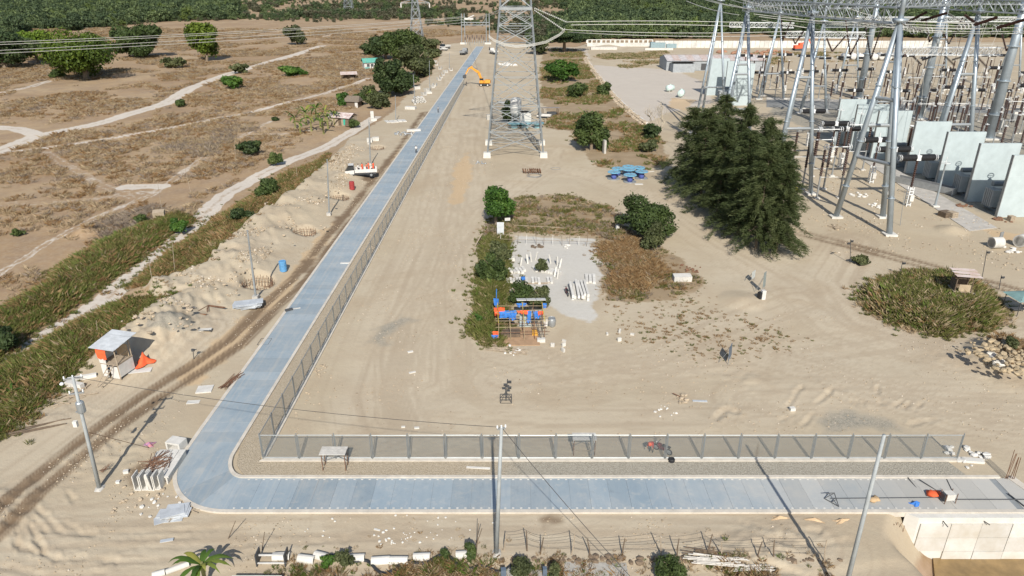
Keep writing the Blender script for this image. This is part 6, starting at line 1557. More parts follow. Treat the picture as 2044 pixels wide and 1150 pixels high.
def ring_pole(label, u, v, ut, vt):
    p = PT(u, v); h = (AT(ut, vt, p.y) - p).z; o = thing('ring_pole', label, 'pole', p)
    MB().tube((0, 0, 0), (0, 0, h * .55), .20, .17, 8).build('support', M_TUBE, o); MB().tube((0, 0, h * .55), (0, 0, h * .9), .15, .12, 8).build('stem', M_STEEL, o); MB().tube((0, 0, h * .9), (0, 0, h * 1.02), .05).torus((0, 0, h * .9), .7, .05).build('corona_ring', M_LATW, o); MB().box((0, 0, .1), (1.1, 1.1, .4)).build('footing', M_WHITE, o)
ring_pole('slim grey pole with a ring, standing before the second firewall', 1866, 413, 1884, 315); ring_pole('slim grey pole with a ring, behind the near circuit breakers', 1700, 330, 1716, 215); ring_pole('slim grey pole before the leftmost firewall', 1664, 302, 1676, 210)
k = 0
rows = [(152, 97, 5, 4.0, 'P'), (166, 98, 6, 3.8, 'P'), (176, 96, 10, 3.4, 'P'), (184, 96, 9, 4.6, 'D'), (192, 94, 16, 3.0, 'P'), (200, 94, 18, 3.0, 'P'), (210, 98, 9, 7.2, 'B'), (219, 96, 20, 3.2, 'P'), (228, 97, 10, 7.0, 'D'), (238, 82, 26, 3.6, 'P'), (250, 84, 12, 9.0, 'B'), (262, 84, 26, 4.0, 'P'), (276, 86, 26, 4.4, 'P'), (294, 92, 14, 8.0, 'B')]
for ri, (y, x0, n, dx, kd) in enumerate(rows):
    cnt = 0
    for i in range(n):
        x = x0 + i * dx + U(-.5, .5)
        if x > .74 * y + 6: continue
        if U(0, 1) < .12: continue
        pr = {'P': protoP, 'D': protoD, 'B': protoB}[kd]; nm = {'P': 'brown post insulator on a grey pipe', 'D': 'two-post disconnector with white tube', 'B': 'black T-shaped circuit breaker'}[kd]
        cnt += 1; put(pr, (x, y + U(-.6, .6), 0), U(-.08, .08), '%s, %s from left, %s row behind firewalls' % (nm, ordinal(cnt - 1), names[ri]), 'substation %s row' % names[ri], U(.78, .98))

# ------------------------------------------------------------------ back of the sandy lot: white wall, workshop, tanks
def white_wall():
    y = 419.0; o = thing('perimeter_wall', 'long white perimeter wall with a row of square openings at its left part', 'wall', (0, y, 0)); m = mat('whitewash', (.56, .545, .50), .85, .2, .3, rnd_obj=.08)
    x0 = AT(1172, 88, y).x; x1 = AT(1302, 88, y).x; x2 = AT(1905, 85, y - 20).x
    MB().box(((x0 + x1) / 2, 0, .95), (x1 - x0, .35, 1.9)).build('lower_wall', m, o); MB().box(((x0 + x1) / 2, 0, 3.55), (x1 - x0 + .3, .45, .35)).build('top_beam', m, o)
    n = 14
    for k in range(n + 1): MB().box((x0 + (x1 - x0) * k / n, 0, 2.65), (.75 if k % 3 else 1.2, .40, 1.5)).build('pier', m, o)
    k = 0; x = x1 + 1.3
    while x < x2:
        MB().box((x, -8.0, 1.85 + U(-.02, .02)), (2.36, .25, 3.7)).build('panel', m, o); x += 2.5
    MB().box(((x1 + x2) / 2, -7.8, 1.6), (x2 - x1, .2, 3.2)).build('backing', M_CONC, o)
    b = block('white_slab_stack', 'low white slab pile in front of the wall openings', 'slabs', 1205, 99, (14, 3, 1.3), 0, M_CONCW)
    single('small_hut', MB().box((0, 0, 1.4), (8, 4, 2.8)).box((7.2, -1, 1.1), (5.5, 4, 2.2)), mat('blue_grey_tin', (.22, .30, .32), .6), 'blue grey site hut in front of the white wall', 'hut', PT(1312, 95))
    block('long_low_block', 'pale low wall piece before the blue grey hut', 'wall', 1315, 100, (15, 1.2, 1.0), 0)
    # workshop with rusty roof
    p = PT(1425, 140); o = thing('workshop', 'long grey workshop with rusty striped tin roof', 'building', (p.x, p.y + 5, 0), .02)
    W, Dp, H = 42, 14, 4.2; mw = mat('workshop_wall', (.30, .32, .33), .7)
    MB().box((0, 0, H / 2), (W, Dp, H)).build('wall', mw, o)
    for s in (-1, 1):
        for k in range(14):
            b = MB(); corr(b, W / 14 - .04, Dp / 2 + .8, H + .75, .22 * s, 3, .03, (-W / 2 + (k + .5) * W / 14, s * (Dp / 4 + .1), 0)); b.build('roof_sheet', M_TINR if k % 2 else mat('pale_rust_tin', (.44, .41, .40), .7, .2, .8), o)
    MB().add([(-W / 2 - .02, -Dp / 2, H), (-W / 2 - .02, Dp / 2, H), (-W / 2 - .02, 0, H + 1.5)], [(0, 2, 1)]).build('gable', mw, o)
    for k in range(6): MB().box((-16 + k * 5.5, -Dp / 2 - .03, 1.6), (2.6, .1, 2.6)).build('opening', M_DARK, o)
    b = MB().box((-W / 2 + 6, -Dp / 2 - 3, 1.7), (9, 6, 3.4)); b.build('annex_wall', mw, o); q = MB(); corr(q, 9.6, 6.6, 3.75, .2, 8, .03, (-W / 2 + 6, -Dp / 2 - 3, 0)); q.build('annex_roof', mat('pale_tin', (.40, .40, .40), .6), o)
    def tank(label, u, v, L_, r, rz, m):
        o = thing('storage_tank', label, 'tank', PT(u, v), rz)
        MB().lathe([(0, -L_ / 2 - .3), (r * .7, -L_ / 2 - .2), (r, -L_ / 2), (r, L_ / 2), (r * .7, L_ / 2 + .2), (0, L_ / 2 + .3)], (0, 0, r + .25), 16, (1, 0, 0)).build('shell', m, o, True)
        for x in (-.3, .3): MB().box((x * L_, 0, .25), (.3, r * 1.4, .5)).build('saddle', M_CONC, o)
        MB().lathe([(.35, 0), (.35, .3), (0, .35)], (0, 0, 2 * r + .2), 8).build('hatch', m, o)
    mt = mat('pale_green_tank', (.50, .60, .56), .5); tank('pale green tank lying end-on in the sandy lot', 1359, 194, 2.8, 1.1, 1.2, mt); tank('pale tank with white end behind the other one in the sandy lot', 1337, 183, 2.6, 1.0, .6, mt); tank('long white tank at the foot of the back panels', 1425, 187, 5.2, 1.0, .1, M_WPAINT)
    for k in range(8): tank(names[k] + ' white tank from the left in the row behind the yard', 1686 + k * 14, 121 - (k % 2), 4.6, 1.5, 1.5, M_WPAINT)
    rubble('brick_heap', 'heap of reddish bricks in front of the white wall', 1505, 106, 70, 12, .5, 1.3, mat('brick_red', (.30, .16, .10), .9, .3, 2, rnd_obj=.25), elong=1.6, flat=.6)
    o = thing('tracked_machine', 'small orange machine parked in front of the far white wall', 'machine', PT(1592, 101), .2)
    MB().box((0, 0, 1.9), (4.6, 2.2, 1.6)).box((1.2, 0, 3.2), (1.8, 1.8, 1.2)).build('body', M_OV, o); MB().box((0, -1.2, .6), (5.0, .6, 1.1)).box((0, 1.2, .6), (5.0, .6, 1.1)).build('track', M_DARK, o); MB().tube((1.5, 0, 3.2), (5.5, 0, 5.6), .3).tube((5.5, 0, 5.6), (7.6, 0, 2.6), .22).build('boom', M_OV, o)
white_wall()
def stone_edge():
    o = thing('stone_revetment', 'dry stone edge between the brown verge and the sandy lot', 'wall'); P = [PT(u, v) for u, v in ((1168, 118), (1180, 138), (1198, 160), (1226, 196), (1252, 222), (1286, 250))]
    for a, b in zip(P[:-1], P[1:]):
        d = (b - a); n = max(2, int(d.length / 1.0)); s = Vector((-d.y, d.x, 0)).normalized()
        for k in range(n):
            for j in range(2): MB().rock(a + d * (k / n) + s * (j * .9 - .5) + Vector((U(-.2, .2), U(-.2, .2), .1 + .35 * j)), U(.5, .85), None, .7).build('stone', M_STONE, o)
    Q = [(p + Vector((.8, .5, .45))) for p in P]; MB().path(Q, .32, 6).build('coping', M_CONCW, o)
stone_edge()
# things lying around the near substation corner
def crate(label, u, v, d, rz, m=None):
    o = thing('wooden_crate', label, 'crate', PT(u, v), rz); x, y, z = d
    for k in range(3):
        for s in (-1, 1): MB().box((0, s * y / 2, z * (k + .5) / 3), (x, .06, z / 3 - .04)).build('plank', m or M_WOOD, o); MB().box((s * x / 2, 0, z * (k + .5) / 3), (.06, y, z / 3 - .04)).build('plank', m or M_WOOD, o)
    for k in range(3): MB().box((0, -y / 2 + y * (k + .5) / 3, z - .03), (x - .08, y / 3 - .05, .05)).build('plank', m or M_WOOD, o)
crate('dark open crate beside the concrete strip before the nearest firewall', 1887, 432, (1.8, 1.6, .9), .3, M_WOODD); crate('plain wooden crate next to the dark one before the nearest firewall', 1899, 434, (1.2, 1.3, 1.0), .3); crate('small plywood box at the foot of the nearest firewall', 2017, 441, (.9, .8, .9), .2)
o = thing('steel_trough', 'long rusty trough with a white end beside the firewall row', 'trough', PT(1845, 376), -.98)
MB().box((0, 0, .15), (11, 1.6, .2)).build('floor', M_RUST, o); MB().box((0, -.8, .75), (11, .12, 1.2)).box((0, .8, .75), (11, .12, 1.2)).build('side', M_STEELD, o); MB().box((5.5, 0, .75), (.15, 1.7, 1.3)).build('end_plate', M_WPAINT, o)
bars('scrap_pile', 'scrap metal and rods at the foot of the nearest gantry frame', 1668, 454, 12, 2.0, .7, M_WOOD, .3, .05, 'scrap', 1.5)
rubble('debris_pile', 'pale debris beside the far leg of the nearest gantry frame', 1715, 390, 14, 1.6, .15, .4, M_CONCW); rubble('debris_pile', 'pale debris between the gantry frame and the near breakers', 1750, 412, 12, 1.4, .15, .35, M_CONCW)
rubble('debris_pile', 'dark scrap at the foot of the nearest firewall', 2005, 440, 14, 1.4, .2, .45, M_RUST); rubble('debris_pile', 'dark scrap beside the second firewall', 1925, 412, 10, 1.2, .2, .4, M_RUST)
def cpipe(label, u, v, r, L_, rz, m=M_CONCW):
    return single('concrete_pipe', MB().lathe([(r * .8, -L_ / 2), (r, -L_ / 2), (r, L_ / 2), (r * .8, L_ / 2), (r * .8, -L_ / 2)], (0, 0, r), 18, (1, 0, 0)), m, label, 'pipe', PT(u, v), rz, sm=False)
cpipe('white concrete pipe lying on the sand, left of two at the right edge', 1986, 495, .85, 1.6, .1); cpipe('white concrete pipe ring cut by the right picture edge', 2036, 492, .95, 1.3, .5)
block('dark_board', 'dark upright panel behind the white concrete pipe', 'panel', 1995, 484, (.7, .12, 1.7), .4, M_STEELD)
rubble('debris_pile', 'broken concrete pieces between the two pipes', 2016, 500, 16, 1.5, .15, .4, M_CONCW)

q6 = random.Random(66)
CB = []
for k in range(28):
    y = q6.uniform(176, 300); CB.append((q6.uniform(92, min(.72 * y, 190)), y))
CB.sort(key=lambda c: c[0] / c[1])
for k, (x, y) in enumerate(CB):
    o = thing('control_cabinet', ordinal(k) + ' small control cabinet from the left among the switchgear rows', 'cabinet', (x, y, 0), q6.uniform(-.1, .1), 'control cabinets of the substation'); h = q6.uniform(1.2, 2.0)
    MB().box((0, 0, .6 + h / 2), (q6.uniform(.8, 1.4), .7, h)).build('box', M_CONCW if k % 2 else M_STEELD, o); MB().box((-.3, 0, .3), (.1, .5, .6)).box((.3, 0, .3), (.1, .5, .6)).build('stand', M_STEELD, o)
# ------------------------------------------------------------------ things under and around the big tower
def under_tower():
    o = thing('batching_plant', 'white and teal batching hopper with round tubs behind the tower legs', 'plant', PT(1034, 252), 0); mt = mat('teal_tank', (.20, .36, .40), .5, .15)
    MB().lathe([(.25, 2.0), (1.5, 3.4), (1.5, 6.6), (1.1, 7.4), (0, 7.6)], (-.6, .5, 0), 14).build('silo', M_WPAINT, o, True)
    for x in (-1.6, .4):
        for y in (-.6, 1.6): MB().tube((x, y, 0), (x, y, 3.6), .12).build('leg', M_STEEL, o)
    MB().box((2.0, .8, 2.0), (3.0, 2.6, 3.2)).build('cabin', M_CONCW, o); q = MB(); corr(q, 3.8, 3.4, 3.9, .25, 6, .03, (2.0, .8, 0)); q.build('cabin_roof', M_TIN, o)
    for x, y in ((-1.0, -2.4), (1.9, -2.0), (5.2, -2.2)): MB().lathe([(.9, 0), (.95, 1.0), (1.7, 1.1), (1.75, 1.4), (.8, 1.45), (0, 1.3)], (x, y, 0), 16).build('tub', mt, o)
    o = thing('open_shelter', 'dark tin shelter on posts right of the big tower', 'shelter', PT(1098, 232), .1)
    for x in (-2.2, 2.2):
        for y in (-1.3, 1.3): MB().tube((x, y, 0), (x, y, 2.3), .09).build('post', M_WOODD, o)
    q = MB(); corr(q, 5.4, 3.4, 2.45, .1, 7, .03); q.build('roof_sheet', mat('dark_tin', (.20, .18, .17), .7, .3), o); MB().box((.4, 0, .6), (2.6, 1.4, 1.2)).build('stacked_goods', M_DARK, o)
    truck('small white car beside the dark shelter', PT(1086, 236), 1.3, .8, name='parked_car')
    sheets('white sheets and rubbish behind the tower', 1010, 206, 7, 4.0, 2.4, M_WPAINT, .3, 'sheets')
    rubble('debris_pile', 'pale rubble and sacks behind the left tower leg', 1012, 130, 24, 5, .4, 1.2, M_CONCW); rubble('debris_pile', 'grey stones strewn by the near left tower footing', 965, 325, 14, 2.0, .1, .3, M_STEELD)
    block('small_crate', 'small grey box left of the tower leg', 'box', 975, 239, (1.0, .9, 1.4), .2, M_CONC)
    block('upright_slab', 'dark upright slab at the left corner of the brown verge', 'slab', 1206, 306, (.5, 1.2, 3.0), .2, M_CONC)
    # brown coil rings and grey hoops
    p = PT(1062, 346); o = thing('coil_rings', 'row of small rusty coil rings standing on the sand near the tower', 'rings', p, .05)
    for k in range(9): MB().torus((-1.7 + k * .42 + U(-.08, .08), U(-.3, .3), .5), .45, .10, (1, U(-.4, .4), .25), 12, 5).build('ring', M_RUST, o)
    b = MB()
    for k in range(3): b.torus((U(-.15, .15), U(-.1, .1), .05 + .05 * k), 1.5 - .1 * k, .035, (0, 0, 1), 20, 4)
    single('cable_hoop', b, M_STEELD, 'flat grey cable hoop lying below the rusty rings', 'hoop', PT(1067, 351)); single('cable_hoop', MB().torus((0, 0, .05), 1.0, .04, n=18, m=4), M_STEELD, 'small flat grey hoop lying right of the rusty rings', 'hoop', PT(1109, 337))
under_tower()

# ------------------------------------------------------------------ cable reels
def reel():
    o = thing('cable_reel', '-', 'reel')
    mb_, md = mat('reel_blue', (.13, .33, .46), .5, .2, 2), mat('reel_drum', (.10, .14, .42), .3, .2, 3)
    for z, m in ((.0, M_STEELD), (1.35, mb_)):
        f = MB().lathe([(.25, z), (1.28, z), (1.32, z + .04), (1.28, z + .09), (.25, z + .09), (.25, z)], (0, 0, 0), 20).build('flange', m, o)
        MB().torus((0, 0, z + .09), 1.22, .05, n=20, m=4).build('rim', m, f)
        for k in range(6): a = 1.047 * k; MB().box((math.cos(a) * .75, math.sin(a) * .75, z + .11), (.95, .10, .05), rz=a).build('spoke', M_STEELD if z else m, f)
    MB().tube((0, 0, .09), (0, 0, 1.35), .55, n=16).build('drum', md, o, True)
    return o
R0 = reel()
for u, v, lab in [(1225, 357, 'leftmost cable reel of the blue group'), (1257, 363, 'nearest cable reel of the blue group'), (1280, 356, 'rightmost cable reel of the blue group'), (1233, 350, 'cable reel behind the leftmost one in the blue group'), (1254, 352, 'cable reel in the centre of the blue group'), (1274, 348, 'cable reel at the back right of the blue group'), (1254, 346, 'cable reel at the very back of the blue group')]:
    put(R0, PT(u, v), U(0, 6), lab, 'blue cable reels')
block('white_slab', 'pale flat slab in front of the cable reels', 'slab', 1275, 368, (1.6, .9, .06), 0, M_WHITE); single('stray_pipe', MB().tube((-1, 0, .1), (1, .6, .1), .07), M_WPAINT, 'short white pipe lying right of the cable reels', 'pipe', PT(1297, 345))

# ------------------------------------------------------------------ the yard: tarped scaffold, precast stacks, pole fence
def tarp_piece(nm, o, p, W, H, m, seed, ry=0.0):
    n = 8; q = random.Random(seed); vs = []; fs = []
    for i in range(n + 1):
        for j in range(n + 1):
            x = (i / n - .5) * W * (1 - .35 * (j / n) * q.random()); z = -H * j / n * (1 - .2 * q.random()); y = .14 * math.sin(i * 1.7 + seed) * (j / n) + q.uniform(-.06, .06)
            vs.append((p[0] + x, p[1] + y, p[2] + z))
    for i in range(n):
        for j in range(n): fs.append((i * (n + 1) + j, (i + 1) * (n + 1) + j, (i + 1) * (n + 1) + j + 1, i * (n + 1) + j + 1))
    return MB().add(vs, fs).build(nm, m, o, True)
def yard():
    p = PT(1040, 672); o = thing('tarped_scaffold', 'makeshift pole scaffold hung with blue and orange tarps', 'scaffold', p, .04)
    mp = mat('bamboo_pole', (.30, .24, .15), .8, .25, 3)
    for x in (-2.6, -1.2, .3, 1.5, 2.6):
        for y in (-.9, 1.3, 3.0): MB().tube((x, y, -.1), (x + U(-.1, .1), y + U(-.1, .1), 2.3 + .35 * (y > 1) + U(-.1, .4)), .04, n=5).build('pole', M_RUST if U(0, 1) < .4 else mp, o)
    for z in (1.0, 1.7, 2.5):
        for y in (-.9, 1.3, 3.0): MB().tube((-2.9, y, z), (3.2, y, z + U(-.1, .1)), .035, n=5).build('rail', mp if z > 1.5 else M_RUST, o)
    for x in (-2.6, .3, 2.6): MB().tube((x, -1.2, 2.45), (x, 3.3, 2.75), .035, n=5).build('rail', mat('yellow_pole', (.55, .42, .06), .6), o)
    for k in range(3): MB().box((.2 + k * 1.15, 3.6, 3.0), (1.1, 1.3, .05), rx=-.25).build('roof_sheet', M_WPAINT, o)
    for i, (x, y, z, W, H, m) in enumerate([(-1.8, 1.25, 2.6, 1.3, .9, M_BLUE), (-2.3, 1.4, 2.7, 1.0, .6, M_RED), (-.9, 1.3, 2.6, .9, 1.2, M_BLUE), (.3, 1.25, 2.7, 1.4, .45, M_RED), (1.0, 1.2, 2.65, .5, 1.6, M_BLUE), (1.9, 1.25, 2.6, .9, 1.0, M_BLUE), (2.3, 1.2, 2.6, .7, .5, M_RED), (-2.4, 3.0, 2.3, 1.3, 1.3, M_RED), (-1.2, 3.0, 1.9, 1.5, 1.2, M_BLUE), (-2.9, -.9, 1.2, .7, 1.0, M_RED), (-3.0, -1.0, .8, .8, .8, M_BLUE), (.2, 3.0, 2.8, 1.2, .5, M_BLUE), (2.9, 3.0, 2.75, .5, .7, M_BLUE), (2.9, .8, 1.7, .5, 1.0, M_WPAINT)]): tarp_piece('tarp', o, (x, y, z), W, H, m, i + 3)
    MB().box((.6, 2.2, 1.0), (1.3, .1, 1.9), rx=.1).build('door_panel', mat('grey_board', (.36, .42, .42), .6), o); MB().box((1.6, .2, .35), (.6, .5, .6)).build('orange_box', mat('amber_box', (.60, .32, .05)), o); MB().box((-1.2, .3, .3), (2.2, 1.4, .5)).build('bench', M_WOODD, o)
    single('bamboo_mast', MB().tube((0, 0, 0), (.1, 0, 3.4), .05).add([(-.3, 0, 2.2), (.35, 0, 2.1), (.3, .1, 1.3), (-.2, 0, 1.2)], [(0, 1, 2, 3)]), M_BLUE, 'pole with a blue rag left of the tarped scaffold', 'pole', PT(990, 628))
    struct(MB().prism([(q[0], q[1]) for q in Gn([(1000, 672), (1005, 655), (1072, 655), (1078, 690), (1004, 690)])][::-1], -.2, .09).build('earth_floor', mat('brown_earth', (.34, .22, .13), .95, .2, 1, bump=.3)))
    o = thing('drum_can', 'dark grey metal drum can standing right of the tarped scaffold', 'drum', PT(1101, 651)); MB().lathe([(.38, 0), (.45, .1), (.5, .8), (.4, 1.0), (.36, 1.05), (.3, 1.0), (0, .95)], (0, 0, 0), 14).build('shell', M_STEELD, o, True); MB().torus((0, 0, 1.05), .4, .04, n=14, m=4).build('rim', M_STEEL, o)
    block('hollow_block_stand', 'pale concrete block carrying a pole in front of the scaffold', 'block', 1080, 682, (.9, .5, .4), .05)
    single('leaning_pole', MB().tube((0, 0, .3), (-.9, 2.4, 2.6), .05).tube((.05, 0, .3), (.1, 1.4, 3.0), .04), M_DARK, 'dark poles rising from the concrete block in front of the scaffold', 'poles', PT(1079, 681))
    bars('timber_pile', 'pile of grey poles and boards in front of the weeds left of the scaffold', 1008, 700, 18, 4.6, .7, M_WOOD, -.35, .045, 'timber', .25); rubble('rubbish', 'white rubbish scattered on the pole pile left of the scaffold', 1022, 698, 12, 1.3, .08, .22, M_WPAINT)
    # scattered hollow blocks
    for k, (u, v, w_) in enumerate([(1126, 682, 'nearest the scaffold of three in a line'), (1125, 691, 'in the middle of three in a line'), (1124, 702, 'at the front of three in a line'), (1212, 668, 'left of the group on open sand'), (1237, 664, 'at the back of the group on open sand'), (1236, 681, 'at the front of the group on open sand'), (1262, 669, 'right of the group on open sand'), (1103, 692, 'lying flat with visible holes')]):
        o = thing('hollow_block', 'small white hollow block ' + w_, 'block', PT(u, v), U(0, 3), 'scattered hollow blocks'); h = .42 if k % 3 else .22
        for y in (-.09, .09): MB().box((0, y, h / 2), (.44, .04, h)).build('shell', M_CONCW, o)
        for x in (-.2, 0, .2): MB().box((x, 0, h / 2), (.04, .14, h)).build('web', M_CONCW, o)
    # precast posts
    def posts(label, u, v, n, L_, dx, rz, h=.35, layers=2, jit=.3, miss=0.0, seed=1):
        q = random.Random(seed); o = thing('precast_posts', label, 'posts', PT(u, v), rz); me = MB().box((0, 0, h / 2), (dx * .80, L_, h)).mesh('post', M_CONCW)
        for l in range(layers):
            for k in range(n):
                if q.random() < miss + .15 * l: continue
                c = bpy.data.objects.new('post', me); col.objects.link(c); c.parent = o; c.location = ((k - n / 2) * dx + q.uniform(-.03, .03), q.uniform(-jit, jit), l * (h + .02)); c.rotation_euler = (0, 0, q.uniform(-.04, .04)); c.scale = (1, q.uniform(.75, 1), 1)
        return o
    posts('stack of white concrete posts lying side by side beside the motorbike', 1158, 585, 6, 5.4, .38, .02, .38, 2, .35)
    posts('loose white concrete posts behind the tidy stack at the yard edge', 1182, 560, 3, 3.4, .5, -.05, .3, 1, .6)
    posts('broken row of white posts in the middle of the yard', 1060, 562, 15, 1.9, .42, .05, .3, 1, .25, .1, 4); posts('scattered white posts behind the broken row', 1046, 540, 8, 1.6, .5, .3, .3, 1, .5, .2, 5); posts('scattered white posts right of the khaki tuft', 1103, 545, 6, 1.4, .45, -.5, .3, 1, .5, .2, 6)
    for k, (u, v) in enumerate([(1040, 532), (1052, 526), (1060, 522), (1071, 520), (1098, 526), (1112, 530), (1118, 535), (1108, 552), (1114, 556)]): single('standing_post', MB().box((0, 0, .7), (.22, .22, 1.4), ry=U(-.3, .3), rx=U(-.3, .3)), M_CONCW, names[k] + ' short broken post from the left standing among the yard posts', 'post', PT(u, v), U(0, 3), 'broken standing posts')
    bars('pole_pair', 'two long grey poles lying below the broken row of posts', 1058, 567, 3, 6.5, .2, M_WOOD, .03, .05, 'poles', .03); block('white_block', 'white block at the left edge of the yard slab', 'block', 1021, 520, (.9, .6, .5), .1); block('blue_sack', 'small blue sack on the broken row of posts', 'sack', 1044, 562, (.5, .35, .35), .4, M_BLUE, .3)
    # thin pole fence at the back of the yard
    o = thing('pole_rail_fence', 'thin rail of scaffold poles along the back of the yard', 'fence'); a, b = PT(1000, 487), PT(1190, 492)
    for k in range(12):
        q = a.lerp(b, k / 11); MB().tube(q + Vector((U(-.2, .2), 0, -.1)), q + Vector((0, 0, 1.6 + (1.4 if k in (4, 8) else 0))), .04, n=4).build('post', M_WOODD if k % 3 else M_WPAINT, o)
    for z in (.8, 1.5): MB().tube(a + Vector((0, 0, z)), b + Vector((0, 0, z)), .03, n=4).build('rail', M_WOOD, o)
    MB().tube(a + Vector((2, .4, 2.9)), a.lerp(b, .68) + Vector((0, .4, 2.7)), .035, n=4).build('rail', M_WOOD, o)
    rubble('rubbish', 'dark scrap at the foot of the pole rail', 1072, 492, 10, .9, .15, .35, M_WOODD); rubble('rubbish', 'pale scrap at the right post of the pole rail', 1132, 493, 10, .9, .12, .3, M_CONCW)
    single('tin_sheet', MB().box((0, 0, 1.0), (1.1, .05, 2.0), rx=-.1), M_TIN, 'grey tin sheet standing among bushes at the upper left yard corner', 'sheet', PT(999, 468)); block('white_sign', 'small white board on the bush at the yard corner', 'board', 1013, 450, (.9, .1, .5), .2, M_WPAINT, .8)
    single('leaning_log', MB().tube((0, 0, .1), (1.0, 2.6, 1.2), .10), M_WOOD, 'leaning brown log left of the yard weeds', 'log', PT(948, 493))
    block('white_rock', 'big white concrete lump on the brown weeds right of the yard', 'boulder', 1361, 560, (2.4, 1.1, .8), .05, M_CONCW, 0, .1); block('white_rock', 'small white cone at the foot of the round tree', 'block', 1232, 460, (.5, .5, .9), .2, M_WPAINT)
    rubble('rubbish', 'reddish rubbish above the white concrete lump', 1378, 537, 14, 1.6, .12, .35, M_RUST)
yard()
def motorbike(label, p, rz, m):
    o = thing('motorbike', label, 'motorbike', p, rz)
    for y in (-.62, .62):
        w_ = MB().torus((0, y, .3), .25, .06, (1, 0, 0), 16, 6).build('tyre', M_BLK, o); MB().lathe([(.03, -.05), (.2, -.02), (.2, .02), (.03, .05)], (0, y, .3), 10, (1, 0, 0)).build('rim', M_STEEL, w_)
    MB().box((0, .05, .48), (.22, .6, .28), taper=.8).tube((0, .35, .55), (0, .6, .3), .05).box((0, .3, .72), (.24, .4, .2), taper=.7).build('body', m, o)
    MB().box((0, -.32, .78), (.24, .75, .1)).build('seat', M_BLK, o); MB().tube((0, .62, .3), (0, .45, .95), .035).tube((-.33, .4, 1.0), (.33, .4, 1.0), .025).build('handlebar', M_DARK, o); MB().lathe([(.1, 0), (.08, .1), (0, .12)], (0, .55, .85), 8, (0, 1, 0)).build('headlight', M_WPAINT, o); MB().tube((.15, -.1, .3), (.17, -.75, .35), .045).build('exhaust', M_STEEL, o)
    return o
motorbike('dark red motorbike parked beside the white post stack', PT(1131, 588), .15, mat('maroon_paint', (.16, .02, .03), .3))
motorbike('motorbike standing by the worker inside the near fence', PT(1322, 903), .9, mat('maroon_paint', (.16, .02, .03), .3))

# ------------------------------------------------------------------ signs, lamps, hut and canopy on the right
def signboard(label, u, v, W, H, m, rz, lean=.25, h0=.5):
    o = thing('sign_board', label, 'sign', PT(u, v), rz)
    for x in (-W / 2 + .08, W / 2 - .08): MB().tube((x, 0, -.1), (x, .1, h0 + H), .03, n=5).tube((x, .12, h0 + H * .8), (x, 1.0, 0), .025, n=5).build('leg', M_STEELD, o)
    MB().box((0, .05, h0 + H / 2), (W, .05, H), rx=-lean * .2).build('board', m, o)
    return o
MBRD = mat('grey_green_board', (.20, .23, .22), .6); signboard('dark sign board on legs in the middle of the sandy turning area', 1456, 722, 1.5, 1.4, mat('navy_board', (.10, .13, .17), .5), 1.1); signboard('pale framed sign board left of the tall dark one by the dirt road', 1503, 562, 1.1, 1.0, mat('pale_board', (.42, .44, .42), .6), .9)
signboard('tall dark narrow sign board beside the dirt road', 1523, 585, .8, 2.0, MBRD, .9, .3, .9); block('white_barrel', 'white barrier block at the foot of the tall dark sign', 'barrier', 1522, 597, (.5, .5, 1.2), .2, M_WPAINT); block('black_barrel', 'black barrier block left of the white one at the sign', 'barrier', 1517, 596, (.6, .5, .9), .4, M_BLK)
def floodlight(label, u, v, ut, vt, heads, base=True):
    p = PT(u, v); t = AT(ut, vt, p.y); h = t.z - p.z; o = thing('floodlight', label, 'lamp', p)
    MB().tube((0, 0, 0), (t.x - p.x, 0, h), .045, n=6).build('mast', M_DARK, o)
    for k in range(heads): MB().box((t.x - p.x + .2 * (-1) ** k, -.1, h - .25 - .32 * k), (.36, .14, .28), rx=.4).build('lamp_head', M_DARK, o)
    if base:
        b = MB()
        for a, c in (((-.55, -.5), (.55, -.5)), ((.55, -.5), (.55, .5)), ((.55, .5), (-.55, .5)), ((-.55, .5), (-.55, -.5))): b.tube((*a, .05), (*c, .05), .03, n=4); b.tube((*a, .05), (0, 0, 1.0), .025, n=4); b.tube((*a, .45), (*c, .45), .025, n=4); b.tube((*a, .05), (*a, .45), .025, n=4)
        b.build('base_frame', M_DARK, o)
floodlight('black floodlight stand with square base on the open sand behind the fence', 1010, 800, 1013, 757, 3); floodlight('black lamp on a thin pole beside the wheel track on the right', 1697, 526, 1698, 478, 2, False); floodlight('small black lamp on a short pole left of the grass mound', 1795, 552, 1802, 522, 1, False); floodlight('thin tall lamp pole right of the guard hut on the mound', 1957, 573, 1970, 500, 1, False); floodlight('thin short pole at the right end of the grass mound', 1994, 578, 1999, 550, 1, False)
pole('thin dark rod standing between the near breakers and gantry foot', 1797, 450, 1806, 380, .05, M_STEELD, 'thin_rod', 'rod', False)
